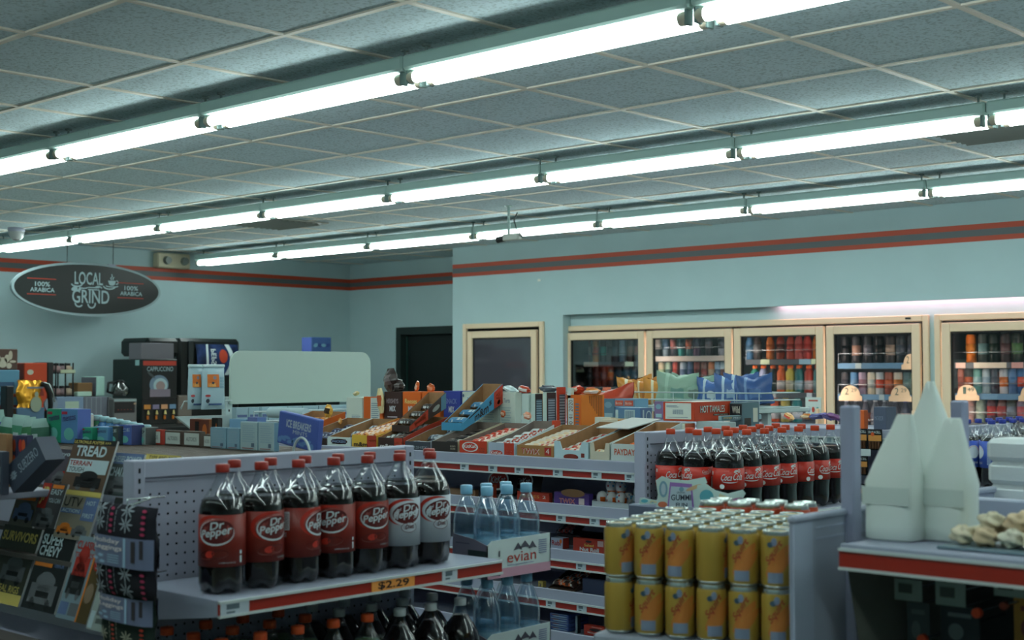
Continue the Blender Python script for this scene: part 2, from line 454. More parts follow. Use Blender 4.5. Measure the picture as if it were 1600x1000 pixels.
# oval hanging sign
XSG = -10.75
c0 = at(17, 452, x=XSG); c1 = at(250, 455, x=XSG); t0 = at(132, 410, x=XSG); t1 = at(132, 494, x=XSG)
sa = (c1.y-c0.y)/2; sb = (t0.z-t1.z)/2
sg = empty('hanging_sign', (XSG, (c0.y+c1.y)/2, (t0.z+t1.z)/2), 'black oval coffee sign with pale rim hung from the ceiling on two wires', 'sign')
el = [(math.cos(2*PI*k/56), math.sin(2*PI*k/56)) for k in range(56)]
MB().prism([(a*sa, b_*sb) for a, b_ in el], lambda a, b_, d_: (-0.02+d_, a, b_), 0.03).build('rim', cm(150, 170, 175), sg)
fn = lambda a, b_: (0.012, a, b_)
M_sgt = cm(165, 190, 195)
board = MB().prism([(a*(sa-0.022), b_*(sb-0.02)) for a, b_ in el], lambda a, b_, d_: (0.0+d_, a, b_), 0.0115).build('board', mat('sign_black', (20, 28, 27), 0.3), sg)
lt = MB(); U = sa/1.0
# unit: half width = 1
def T(st, x, y, w_, h, **k): lt.text(st, lambda a, b_: (0.0135, a*sa, b_*sa), x, y, w_, h, **k)
T('LOCAL', -0.20, 0.055, 0.38, 0.155, bold=0.012); T('GRIND', -0.23, -0.17, 0.50, 0.165, bold=0.012)
for (a_, b_, w_) in ((-0.02, 0.018, 0.15), (-0.02, -0.008, 0.15)): lt.rect(lambda a, b2: (0.0135, a*sa, b2*sa), a_, b_, a_+w_, b_+0.012)
F2 = lambda a, b_: (0.0135, a*sa, b_*sa)
# swash strokes under the L's, under the R and around the G
def stroke(pts, wd, mi=0):
    for (ax, ay), (bx, by) in zip(pts[:-1], pts[1:]):
        dx, dy = bx-ax, by-ay; L = math.hypot(dx, dy)+1e-9; nx, ny = -dy/L*wd/2, dx/L*wd/2
        lt.add([F2(ax+nx, ay+ny), F2(ax-nx, ay-ny), F2(bx-nx, by-ny), F2(bx+nx, by+ny)], [(0, 1, 2, 3)], mi)
arc = lambda cx, cy, rx, ry, a0, a1, n=10: [(cx+rx*math.cos(math.radians(a0+(a1-a0)*k/n)), cy+ry*math.sin(math.radians(a0+(a1-a0)*k/n))) for k in range(n+1)]
stroke(arc(-0.17, 0.06, 0.07, 0.03, 180, 360), 0.017); stroke(arc(-0.08, 0.03, 0.06, 0.02, 200, 340), 0.014)
stroke(arc(0.27, 0.05, 0.08, 0.035, 180, 350), 0.017); stroke(arc(-0.14, -0.17, 0.05, 0.045, 180, 330), 0.017)
stroke(arc(0.03, -0.17, 0.05, 0.055, 190, 370), 0.018); stroke(arc(0.12, 0.01, 0.05, 0.03, 20, 160), 0.016)
# coffee cup and beans
lt.add([F2(a, b_) for a, b_ in [(0.25, 0.12), (0.36, 0.12), (0.345, 0.075), (0.325, 0.06), (0.285, 0.06), (0.265, 0.075)]], [(0, 1, 2, 3, 4, 5)])
stroke(arc(0.365, 0.1, 0.025, 0.022, -100, 90), 0.012); stroke(arc(0.305, 0.055, 0.085, 0.012, 180, 360), 0.012)
stroke([(0.30, 0.13), (0.285, 0.15), (0.31, 0.17), (0.30, 0.20)], 0.012); stroke([(0.325, 0.13), (0.315, 0.145), (0.335, 0.165)], 0.012)
lt.disc(F2, -0.20, 0.0, 0.042, 0.026, 0, 16, 1, 0.3); lt.disc(F2, -0.13, -0.003, 0.02, 0.018, 0, 12, 1)
for cx in (-0.62, 0.57):
    T('100%', cx-0.09, 0.01, 0.19, 0.055, bold=0.01); T('ARABICA', cx-0.15, -0.055, 0.31, 0.05, bold=0.01)
lo = lt.build('lettering', M_sgt, board)
rd = MB()
for cx in (-0.62, 0.57):
    for zz in (0.095, -0.09): rd.rect(F2, cx-0.19, zz, cx+0.18, zz+0.011)
rd.build('red_rule', cm(165, 60, 45), board)
for q in (-0.29, 0.33):
    MB().cyl((0, sa*q, sb*0.93), (0, sa*q, CEIL-sg.location.z), 0.003, n=6).build('wire', M_black, sg)
MB().box((-0.012, sa*0.33-0.05, sb*0.90), (0.012, sa*0.33+0.02, sb*0.99)).build('clip', M_white, sg)
# ================================================================== DRINK COOLERS
M_cream = mat('cream_aluminium', (232, 208, 176), 0.4, 0.0)
M_gask = mat('door_gasket', (24, 28, 28), 0.6)
M_liner = mat('cooler_liner', (52, 58, 64), 0.6)
M_led = mat('cooler_lamp', (255, 230, 220), 0.5, emit=(1.0, 0.80, 0.72), es=20.0)
M_rack = mat('cooler_rack', (110, 118, 124), 0.4)

def shell(lo, hi, t=0.03):
    (x0, y0, z0), (x1, y1, z1) = lo, hi; m = MB()
    m.box((x0, y1, z0), (x1, y1+t, z1)).box((x0-t, y0, z0), (x0, y1, z1)).box((x1, y0, z0), (x1+t, y1, z1))
    m.box((x0, y0, z1), (x1, y1, z1+t)).box((x0, y0, z0-t), (x1, y1, z0))
    return m
def ring(m, x0, x1, z0, z1, wd, y0, y1, b=0.004, mi=0):
    m.box((x0, y0, z0), (x0+wd, y1, z1), mi, b); m.box((x1-wd, y0, z0), (x1, y1, z1), mi, b)
    m.box((x0+wd, y0, z1-wd), (x1-wd, y1, z1), mi, b); m.box((x0+wd, y0, z0), (x1-wd, y1, z0+wd), mi, b)
    return m
def cooler_door(x0, x1, z0, z1, y, label, glass=None, badge=False):
    e = empty('cooler_door', ((x0+x1)/2, y, z0), label, 'cooler door')
    a, b_ = x0-(x0+x1)/2, x1-(x0+x1)/2; H = z1-z0
    ring(MB(), a, b_, 0, H, 0.062, -0.035, 0.0).build('frame', M_cream, e)
    ring(MB(), a+0.055, b_-0.055, 0.055, H-0.055, 0.016, -0.022, -0.004, 0).build('gasket', M_gask, e)
    MB().box((a+0.055, -0.014, 0.055), (b_-0.055, -0.010, H-0.055)).build('glass', glass or M_glass, e)
    MB().box((b_-0.05, -0.075, H*0.35), (b_-0.03, -0.034, H*0.62), 0, 0.006).build('handle', M_cream, e)
    return e
def cooler_case(x0, x1, z0, z1, y, n, label, ledx):
    e = empty('cooler_case', ((x0+x1)/2, y, z0), label, 'cooler')
    o = Vector(e.location)
    ring(MB(), x0-o.x-0.05, x1-o.x+0.05, -0.05, z1-z0+0.05, 0.045, -0.03, 0.0, 0.005).build('outer_frame', M_cream, e)
    shell((x0-o.x, 0.002, 0), (x1-o.x, 0.95, z1-z0)).build('liner', M_liner, e)
    for i_, lx in enumerate(ledx):
        if i_ < (len(ledx)+1)//2: MB().box((lx-o.x-0.070, 0.004, 0), (lx-o.x-0.014, 0.06, z1-z0)).build('mullion', M_dark, e)
        MB().box((lx-o.x-0.009, 0.012, 0.05), (lx-o.x+0.009, 0.028, z1-z0-0.04)).build('lamp_strip', M_led, e)
    return e
# single door at the left: nearly empty, greyish inside
M_glassf = clear_mat('fogged_glass', (0.7, 0.72, 0.76), 0.06, 0.45, 0.08, haze=0.35, hz=(110, 108, 118))
ax0, ax1 = A0.x+0.03, A1.x-0.03
ec = cooler_case(ax0+0.01, ax1-0.01, ZB+0.02, AZT-0.045, YC, 1, 'grey cabinet behind the single cooler door left of the bank', [])
cooler_door(ax0+0.03, ax1-0.03, ZB+0.04, AZT-0.065, YC-0.004, 'single cooler door with fogged grey glass, left of the bank of four', M_glassf)
p = at(752, 600, y=YC+0.25)
tag(MB().lathe([(0.0, 0), (0.045, 0), (0.045, 0.10), (0.02, 0.16), (0.014, 0.22), (0, 0.22)], n=12).build('dim_bottle', cm(60, 62, 66), None, (p.x, YC+0.25, ZB+0.9)), 'dim dark bottle standing behind the fogged cooler glass', 'bottle')
tag(MB().box((ax0+0.02, YC+0.06, ZB+0.87), (ax1-0.02, YC+0.5, ZB+0.895)).build('cooler_shelf', M_rack), 'shelf behind the fogged cooler glass of the single door', 'shelf')
# bank of four and bank of two
mg = 0.03
b0, b4 = BX[0]+0.035, BX[4]-0.035
doorx = [b0]+[x for x in BX[1:4]]+[b4]
cooler_case(b0, b4, ZB+0.05, ZT-0.05, YC2, 4, 'four-door drinks cooler cabinet set into the wall', [d_+0.034 for d_ in doorx[:4]]+[d_-0.082 for d_ in doorx[1:]])
names = ['first', 'second', 'third', 'fourth']
for k in range(4):
    cooler_door(doorx[k]+0.011, doorx[k+1]-0.011, ZB+0.06, ZT-0.06, YC2-0.004, 'cream framed glass cooler door, %s from left in the bank of four' % names[k])
c0_, c1_ = CXs[0]+0.035, CXs[2]-0.035
cooler_case(c0_, c1_, ZB+0.05, ZT-0.05, YC2, 2, 'two-door drinks cooler cabinet at the right edge', [c0_+0.034, (c0_+c1_)/2+0.034, (c0_+c1_)/2-0.082])
cooler_door(c0_+0.008, (c0_+c1_)/2-0.008, ZB+0.06, ZT-0.06, YC2-0.004, 'cream framed glass cooler door at the right edge of the photo')
p = at(1418, 494, y=YC2-0.04)
tag(MB().box((-0.02, -0.006, -0.006), (0.02, 0, 0.006)).build('cooler_badge', M_black, None, (p.x, YC2-0.031, ZT-0.022)), 'small dark badge on the cream frame above the fourth cooler door', 'badge')

_cache = {}
def drink(kind, c1, c2, c3, h, r):
    """shared mesh of a small drink seen through the cooler glass"""
    k = (kind, c1, c2, c3, h, r)
    if k in _cache: return _cache[k]
    m = MB()
    P = lambda c: cm(*c, rough=0.3)
    if kind == 'can':
        m.lathe([(r*0.8, 0), (r, 0.01), (r, h*0.93), (r*0.86, h*0.985), (r*0.86, h)], n=14, mi=0)
        m.lathe([(r*1.01, h*0.3), (r*1.01, h*0.68)], n=14, mi=1)
        m.lathe([(r*0.8, h-0.002), (r*0.88, h+0.001), (0.0, h-0.004)], n=14, mi=2)
        o = m.build('drink_can', [P(c1), P(c2), M_chrome])
    elif kind == 'bottle':
        m.lathe([(0, 0), (r*0.85, 0), (r, 0.012), (r, h*0.60), (r*0.8, h*0.72), (r*0.42, h*0.87), (r*0.40, h*0.92)], n=14, mi=0)
        m.lathe([(r*1.015, h*0.25), (r*1.015, h*0.55)], n=14, mi=1)
        m.lathe([(r*0.48, h*0.91), (r*0.48, h), (0, h)], n=12, mi=2)
        o = m.build('drink_bottle', [P(c1), P(c2), P(c3)])
    else:  # sports bottle with wide cap
        m.lathe([(0, 0), (r*0.9, 0), (r, 0.012), (r*0.98, h*0.45), (r*0.9, h*0.52), (r, h*0.62), (r*0.95, h*0.74), (r*0.55, h*0.86), (r*0.55, h*0.9)], n=14, mi=0)
        m.lathe([(r*1.01, h*0.12), (r*1.0, h*0.45)], n=14, mi=1)
        m.lathe([(r*0.62, h*0.875), (r*0.62, h*0.985), (r*0.5, h), (0, h)], n=12, mi=2)
        o = m.build('sports_bottle', [P(c1), P(c2), P(c3)])
    me = o.data; nm = o.name.split('.')[0]; bpy.data.objects.remove(o)
    _cache[k] = (me, nm)
    return _cache[k]
def place_drink(spec, px, zb, y, label, group):
    me, nm = drink(*spec); o = bpy.data.objects.new(nm, me); C.objects.link(o)
    p = at(px, 560, y=y); o.location = (p.x, y, zb); o.rotation_euler = (0, 0, random.uniform(0, 6))
    tag(o, label, 'can' if nm == 'drink_can' else 'bottle', group)
def cshelf(px0, px1, py, label, railcol=(70, 78, 84), tags=(), bubbles=()):
    ys = YC2+0.20
    a = at(px0, py, y=ys); b_ = at(px1, py, y=ys); z = at((px0+px1)/2, py, y=ys).z
    e = empty('cooler_shelf', (a.x, ys, z), label, 'shelf')
    W = b_.x-a.x
    m = MB()
    for k in range(14): m.cyl((W*k/13, 0.0, -0.006), (W*k/13, 0.62, -0.006), 0.003, n=5)
    m.cyl((0, 0.01, -0.010), (W, 0.01, -0.010), 0.005, n=6).cyl((0, 0.6, -0.010), (W, 0.6, -0.010), 0.005, n=6)
    m.build('rack', M_rack, e)
    MB().box((0, -0.022, -0.038), (W, -0.012, 0.004), 0, 0.003).build('price_rail', cm(*railcol), e)
    m = MB().cyl((0, -0.01, 0.075), (W, -0.01, 0.075), 0.0025, n=6)
    m.cyl((0, -0.01, -0.02), (0, -0.01, 0.075), 0.0025, n=6).cyl((W, -0.01, -0.02), (W, -0.01, 0.075), 0.0025, n=6)
    m.build('guard_wire', M_chrome, e)
    for (t0_, t1_, c) in tags:
        u0 = at(t0_, py, y=ys-0.03).x-a.x; u1 = at(t1_, py, y=ys-0.03).x-a.x
        MB().box((u0, -0.027, -0.036), (u1, -0.0225, 0.003)).build('price_label', cm(*c), e)
    for (t0_, t1_, top, st) in bubbles:
        u0 = at(t0_, py, y=ys-0.04).x-a.x; u1 = at(t1_, py, y=ys-0.04).x-a.x; wd = u1-u0
        zt = at(t0_, top, y=ys-0.04).z-z
        pl = [(u0-0.015, -0.045), (u1+0.015, -0.045), (u1+0.015, -0.012), (u1-0.0, -0.005)]+[((u0+u1)/2+wd/2*math.cos(q*PI/10), -0.005+(zt+0.005)*math.sin(q*PI/10)) for q in range(1, 10)]+[(u0, -0.005), (u0-0.015, -0.012)]
        bo = MB().prism(pl, lambda aa, bb, d_: (aa, -0.030-d_, bb), 0.004).build('price_bubble', mat('bubble_peach', (236, 208, 168), 0.5), e)
        t = MB(); FY = lambda aa, bb: (aa, -0.0347, bb)
        if len(st) > 1: t.text(st[0], FY, u0+wd*0.3, 0.0, wd*0.16, zt*0.75, 0, bold=0.01).text(st[1:], FY, u0+wd*0.52, zt*0.25, wd*0.33, zt*0.45)
        else: t.text(st, FY, u0+wd*0.22, 0.0, wd*0.2, zt*0.75).text('29', FY, u0+wd*0.55, zt*0.3, wd*0.28, zt*0.4)
        t.build('figures', cm(60, 95, 80), bo)
    return z
BK = (26, 28, 32)
def row(kind, pxs, zb, cols, h, r, where, nm, group, y=None):
    for i, px in enumerate(pxs):
        c = cols[i % len(cols)]
        place_drink((kind, c[0], c[1], c[2] if len(c) > 2 else BK, h, r), px, zb, y or YC2+0.26, '%s, %s on %s' % (c[3] if len(c) > 3 else nm, nth(i, len(pxs)), where), group)
# door 1
z = cshelf(897, 1003, 566, 'top visible rack of the first cooler door of the four', tags=[(907, 934, (236, 214, 190)), (976, 989, (190, 215, 190))])
cl_ = [((120, 96, 88), (60, 50, 50)), ((90, 70, 70), (150, 140, 130)), ((190, 130, 60), (200, 90, 40)), ((50, 60, 66), (40, 150, 140)), ((60, 40, 42), (34, 34, 40)), ((44, 56, 66), (60, 80, 92)), ((96, 128, 148), (120, 150, 164)), ((50, 46, 44), (100, 80, 60)), ((40, 40, 46), (120, 90, 84))]
row('can', [910, 919, 931, 943, 953, 962, 973, 985, 996], z, cl_, 0.20, 0.031, 'the top rack of the first cooler door', 'tall energy drink can', 'tall cans in the first cooler')
z = cshelf(897, 1003, 604, 'second rack of the first cooler door of the four')
cl_ = [(BK, (34, 42, 48)), (BK, (46, 52, 56)), ((30, 34, 40), (40, 48, 58)), (BK, (50, 64, 76)), ((44, 36, 34), (170, 90, 40)), (BK, (40, 40, 44)), ((34, 40, 50), (50, 60, 70)), (BK, (36, 44, 52))]
row('can', [911, 921, 933, 944, 955, 968, 980, 992], z, cl_, 0.185, 0.031, 'the second rack of the first cooler door', 'black slim can', 'black cans in the first cooler')
# door 2
z = cshelf(1022, 1136, 557, 'top visible rack of the second cooler door of the four', (190, 182, 170))
cl_ = [((40, 44, 48), (190, 180, 170)), ((130, 150, 160), (60, 90, 120)), ((60, 50, 60), (170, 90, 80)), ((40, 150, 140), (50, 80, 90)), ((60, 110, 110), (180, 90, 50)), ((90, 60, 90), (60, 60, 80)), ((50, 50, 56), (90, 90, 100)), ((150, 160, 170), (70, 80, 90))]
row('can', [1029, 1041, 1053, 1065, 1077, 1089, 1108, 1128], z, cl_, 0.21, 0.029, 'the top rack of the second cooler door', 'tall drink can', 'tall cans in the second cooler')
z = cshelf(1022, 1136, 601, 'second rack of the second cooler door of the four')
cl_ = [((210, 196, 160), (170, 190, 150)), ((150, 176, 150), (90, 130, 120)), ((172, 60, 40), (160, 50, 34)), ((170, 180, 190), (90, 110, 140)), ((60, 80, 120), (50, 70, 110)), ((120, 36, 26), (90, 30, 26)), ((110, 60, 44), (130, 40, 30)), ((190, 110, 50), (170, 150, 120)), ((130, 160, 180), (80, 110, 140)), ((150, 170, 176), (100, 60, 50))]
row('can', [1034, 1045, 1056, 1068, 1079, 1090, 1101, 1112, 1122, 1131], z, cl_, 0.185, 0.029, 'the second rack of the second cooler door', 'slim drink can', 'mixed slim cans in the second cooler')
# door 3
z = cshelf(1167, 1280, 562, 'top rack of the third cooler door of the four', tags=[(1188, 1202, (196, 214, 176)), (1248, 1266, (150, 190, 205)), (1267, 1279, (196, 214, 176))])
cl_ = [((70, 120, 160), (90, 130, 160), (190, 200, 205)), ((60, 50, 48), (120, 120, 120), (160, 60, 40)), ((196, 110, 40), (190, 100, 34), (200, 90, 40)), ((150, 60, 36), (90, 40, 30), (200, 90, 40)), ((190, 80, 60), (170, 60, 44), (200, 90, 40)), ((196, 90, 84), (190, 80, 70), (200, 90, 40)), ((186, 60, 50), (180, 54, 44), (190, 70, 40)), ((214, 120, 40), (190, 110, 50), (200, 90, 40))]
row('bottle', [1172, 1184, 1204, 1220, 1236, 1249, 1262, 1277], z, cl_, 0.22, 0.034, 'the top rack of the third cooler door', 'juice bottle', 'juice bottles in the third cooler')
z = cshelf(1167, 1280, 614, 'second rack of the third cooler door of the four', tags=[(1206, 1212, (180, 190, 195)), (1260, 1268, (190, 205, 210))])
OC = (222, 104, 34)
cl_ = [((30, 130, 110), (60, 150, 130), OC), ((150, 160, 190), (170, 180, 200), OC), ((24, 40, 40), (40, 60, 60), OC), ((206, 92, 34), (180, 180, 180), OC), ((190, 176, 70), (190, 190, 170), OC), ((34, 110, 110), (150, 180, 190), OC), ((160, 50, 32), (180, 170, 170), OC), ((40, 120, 120), (120, 150, 150), OC)]
row('sports', [1180, 1193, 1208, 1221, 1235, 1249, 1264, 1278], z, cl_, 0.215, 0.037, 'the second rack of the third cooler door', 'orange-capped sports drink', 'sports drinks in the third cooler')
z = cshelf(1167, 1280, 660, 'third rack of the third cooler door of the four')
row('sports', [1211, 1227, 1245], z, [((196, 76, 30), (190, 190, 195), OC), ((186, 170, 80), (190, 200, 200), OC), ((30, 130, 130), (190, 200, 210), OC)], 0.215, 0.038, 'the third rack of the third cooler door', 'orange-capped sports drink', 'sports drinks low in the third cooler')
# door 4
z = cshelf(1311, 1434, 568, 'blue-railed top rack of the fourth cooler door of the four', (96, 140, 170), [(1336, 1345, (170, 190, 190))], [(1411, 1433, 553, '2')])
cl_ = [(BK, BK, (150, 150, 150)), ((60, 60, 64), (180, 140, 120), (30, 30, 30)), ((50, 52, 56), (130, 130, 140), (30, 30, 30)), (BK, (30, 34, 36), (30, 30, 30)), ((70, 66, 66), (190, 170, 150), (30, 30, 30)), ((60, 66, 70), (80, 90, 100), (160, 170, 170)), ((70, 76, 80), (90, 96, 110), (170, 175, 180))]
row('can', [1322, 1339, 1357, 1374, 1392, 1408, 1426], z, cl_, 0.20, 0.036, 'the top rack of the fourth cooler door', 'dark tall can', 'dark cans in the fourth cooler')
z = cshelf(1311, 1434, 617, 'blue-railed second rack of the fourth cooler door', (96, 140, 170), [(1373, 1381, (170, 190, 190))], [(1313, 1343, 602, '2'), (1391, 1421, 602, '2')])
cl_ = [((70, 66, 70), (60, 60, 66)), ((90, 140, 180), (110, 150, 180)), ((170, 150, 170), (150, 110, 120)), ((214, 206, 180), (190, 200, 190)), ((180, 190, 190), (196, 70, 36)), ((150, 80, 60), (190, 90, 50)), ((200, 190, 170), (200, 120, 50)), ((70, 96, 96), (90, 120, 116)), ((206, 214, 170), (196, 206, 170))]
row('can', [1321, 1335, 1348, 1362, 1375, 1389, 1403, 1418, 1430], z, cl_, 0.165, 0.032, 'the second rack of the fourth cooler door', 'slim drink can', 'slim cans in the fourth cooler')
z = cshelf(1311, 1434, 672, 'third rack of the fourth cooler door of the four')
cl_ = [((110, 110, 120), (120, 120, 128), (190, 200, 205)), ((80, 84, 92), (200, 90, 40), (180, 190, 195)), ((70, 70, 80), (200, 92, 40), (170, 180, 190)), ((110, 116, 124), (90, 90, 100), (180, 190, 195)), ((100, 104, 112), (90, 90, 100), (180, 190, 195)), ((80, 80, 88), (80, 80, 90), (160, 170, 180)), ((50, 56, 70), (200, 80, 50), (60, 80, 160))]
row('bottle', [1322, 1337, 1352, 1367, 1382, 1398, 1414], z, cl_, 0.225, 0.034, 'the third rack of the fourth cooler door', 'clear soda bottle', 'soda bottles in the fourth cooler')
# right edge door
z = cshelf(1492, 1640, 567, 'top rack of the cooler door at the right edge', (96, 100, 104), [(1493, 1508, (236, 200, 180)), (1521, 1572, (226, 214, 190)), (1580, 1598, (210, 160, 150))])
row('can', [1518, 1537, 1554, 1572, 1590], z, [((226, 120, 30), (214, 130, 40)), ((60, 70, 66), (110, 150, 150)), ((26, 40, 34), (30, 50, 40)), ((70, 60, 60), (110, 80, 80)), ((40, 50, 44), (90, 130, 80))], 0.20, 0.036, 'the top rack of the right edge cooler door', 'large can', 'large cans in the right edge cooler')
z = cshelf(1492, 1640, 616, 'blue-railed second rack of the cooler door at the right edge', (96, 140, 170), (), [(1495, 1526, 601, '149'), (1594, 1625, 601, '149')])
row('can', [1501, 1514, 1528, 1542, 1555, 1569, 1583, 1597], z, [((190, 110, 90), (160, 70, 50)), ((70, 60, 60), (190, 90, 50)), ((110, 170, 160), (150, 190, 190)), ((170, 190, 195), (150, 176, 190)), ((60, 60, 70), (70, 70, 80)), ((190, 196, 200), (200, 110, 50)), ((90, 130, 170), (80, 120, 160)), ((60, 110, 160), (200, 80, 60))], 0.175, 0.033, 'the second rack of the right edge cooler door', 'soft drink can', 'soft drink cans in the right edge cooler')
z = cshelf(1492, 1640, 662, 'third rack of the cooler door at the right edge')
row('bottle', [1516, 1532, 1549, 1565, 1580, 1596], z, [((180, 140, 130), (190, 160, 150), (170, 60, 50)), ((150, 170, 150), (170, 190, 170), (190, 200, 190)), ((90, 50, 50), (180, 50, 40), (190, 190, 190)), ((110, 80, 70), (170, 60, 50), (170, 170, 170)), ((80, 90, 80), (120, 130, 140), (60, 120, 80)), ((120, 110, 130), (190, 80, 80), (150, 150, 160))], 0.215, 0.035, 'the third rack of the right edge cooler door', 'small juice bottle', 'small bottles in the right edge cooler')
# little notice stuck on the third door
p0 = at(1257, 649, y=YC2-0.06); p1 = at(1281, 621, y=YC2-0.06)
pc = (p1.x-p0.x)/2
e = tag(MB().box((-pc, -0.004, 0), (pc, 0, p1.z-p0.z)).build('notice', cm(200, 214, 210), None, ((p0.x+p1.x)/2, YC2-0.0405, p0.z)), 'white notice with coloured drops stuck on the third cooler door', 'notice')
m = MB(); F = lambda a, b_: (a, -0.0045, b_); Hh = p1.z-p0.z
for q, c in ((-0.55, 0), (0, 1), (0.55, 2)): m.disc(F, q*pc, Hh*0.32, pc*0.2, Hh*0.16, c, 14, 1)
m.rect(F, -pc*0.6, Hh*0.78, pc*0.6, Hh*0.86, 1)
m.f = m.f; m.build('drops', [cm(120, 130, 180), cm(190, 70, 50), cm(60, 150, 150)], e)
# ================================================================== GONDOLAS
def strip_on(par, fn3, L, h, label_at, redm=None):
    """price strip as sub-parts of a shelf; fn3(a, out, z)"""
    def bx(m, a0, a1, o0, o1, z0, z1, mi=0):
        p = [fn3(a, o_, z) for a in (a0, a1) for o_ in (o0, o1) for z in (z0, z1)]
        m.add(p, [(0, 1, 3, 2), (4, 6, 7, 5), (0, 4, 5, 1), (2, 3, 7, 6), (0, 2, 6, 4), (1, 5, 7, 3)], mi)
    m = MB(); bx(m, 0, L, 0, 0.004, 0, h, 0); bx(m, 0, L, 0, 0.009, -0.004, 0.002, 1); bx(m, 0, L, 0, 0.009, h-0.002, h+0.004, 1)
    m.build('price_strip', [redm or M_strip, M_stripw], par)
    for (a, wd, col) in label_at:
        m = MB(); bx(m, a, a+wd, 0.004, 0.0065, 0.0, h, 0)
        bx(m, a+wd*0.2, a+wd*0.65, 0.0065, 0.0068, h*0.45, h*0.85, 1); bx(m, a+wd*0.2, a+wd*0.5, 0.0065, 0.0068, h*0.15, h*0.3, 1)
        m.build('price_label', [cm(*col), M_taggrey if col != (232, 150, 70) else cm(*col)], par)

def gondola(name, x0, x1, y0, y1, top, shelves, label, redm=None):
    """double sided shelving running along x; shelves on the side facing -y"""
    ym = (y0+y1)/2
    e = empty(name, (x0, ym, 0), label, 'store shelf'); L = x1-x0
    MB().box((0, -0.015, 0.1), (L, 0.015, top)).build('back_panel', M_white, e)
    MB().box((0, y0-ym, 0), (L, y1-ym, 0.14), 0, 0.005).build('base', M_white, e)
    for xx in (0.0, L-0.035): MB().box((xx, -0.02, 0.12), (xx+0.035, 0.02, top+0.005), 0, 0.002).build('upright', M_white, e)
    for (z, labs) in shelves:
        s = MB().box((0, y0-ym+0.012, z-0.025), (L, -0.015, z), 0).box((0, y0-ym, z-0.034), (L, y0-ym+0.012, z+0.006), 0, 0.002).build('shelf', M_deck, e)
        strip_on(s, lambda a, o_, zz, z=z: (a, y0-ym-0.001-o_, z-0.062+zz), L, 0.026, labs, redm)
    return e
# levels of the candy gondola from its front edge
GY0, GY1 = 3.95, 4.79
GX1 = -3.035
gz = [at(1008, 726, y=GY0).z, at(940, 795, y=GY0).z, at(940, 868, y=GY0).z, at(940, 934, y=GY0).z]
zlast = 2*gz[3]-gz[2]
def lab_px(pxs, py, x0, y): return [(at(p, py, y=y).x-x0, 0.047, (176, 192, 200)) for p in pxs]
GX0 = -5.55
g2 = gondola('candy_gondola', GX0, GX1, GY0, GY1, EYE-0.30, [
    (gz[0], lab_px([721, 765, 806, 866, 926, 978], 735, GX0, GY0)), (gz[1], lab_px([871, 923], 803, GX0, GY0)),
    (gz[2], lab_px([902], 878, GX0, GY0)), (gz[3], lab_px([855, 903], 945, GX0, GY0)), (zlast, [])],
    'long white candy shelf unit with red price strips in the middle of the store')
MB().box((0, 0.015, EYE-0.36-0.02), (GX1-GX0, 0.42, EYE-0.36)).build('top_deck', M_deck, g2)

def endcap(name, x, y0, y1, top, levels, label, dep=0.40, lab=(), peg=True, ztop_up=0.0):
    """end unit facing +x: pegged back panel with shelves"""
    e = empty(name, (x, y0, 0), label, 'store shelf'); W = y1-y0
    m = MB().box((0, 0, 0.1), (0.02, W, top-0.045), 0)
    if peg:
        for j in range(int((top-0.15-0.55)/0.0254)):
            zz = top-0.085-j*0.0254
            for i in range(1, int((W-0.06)/0.0254)):
                yy = 0.03+i*0.0254
                m.add([(0.0206, yy+0.0034*math.cos(q*PI/3), zz+0.0034*math.sin(q*PI/3)) for q in range(6)], [(0, 1, 2, 3, 4, 5)], 1)
    m.build('peg_panel', [M_white, M_dark], e)
    MB().box((-0.012, 0, top-0.045), (0.032, W, top), 0, 0.004).box((0.0, 0, top-0.052), (0.024, W, top-0.045), 0).build('top_rail', M_white, e)
    for yy in (0, W-0.03):
        u = MB().box((-0.012, yy-0.0025, 0.002), (0.036, yy+0.0325, top+ztop_up+0.001), 0, 0.003)
        for j in range(26): u.box((0.0355, yy+0.012, top-0.03-j*0.025), (0.0365, yy+0.018, top-0.018-j*0.025), 1)
        u.build('upright', [M_white, M_dark], e)
    MB().box((0, 0, 0), (dep, W, 0.14), 0, 0.005).build('base', M_white, e)
    for (z, labs) in levels:
        s = MB().box((0.036, 0, z-0.02), (dep-0.01, W, z), 0).box((dep-0.012, 0, z-0.037), (dep, W, z+0.001), 0, 0.002)
        s.add([(0.036, 0.001, z-0.001), (dep, 0.001, z-0.001), (dep, 0.001, z-0.037), (0.036, 0.001, z-0.085)], [(0, 1, 2, 3)])
        s.add([(0.036, W-0.001, z-0.001), (dep, W-0.001, z-0.001), (dep, W-0.001, z-0.045), (0.036, W-0.001, z-0.085)], [(3, 2, 1, 0)])
        so = s.build('shelf', M_deck, e)
        strip_on(so, lambda a, o_, zz, z=z: (dep+0.001+o_, a, z-0.035+zz), W, 0.030, labs)
    return e
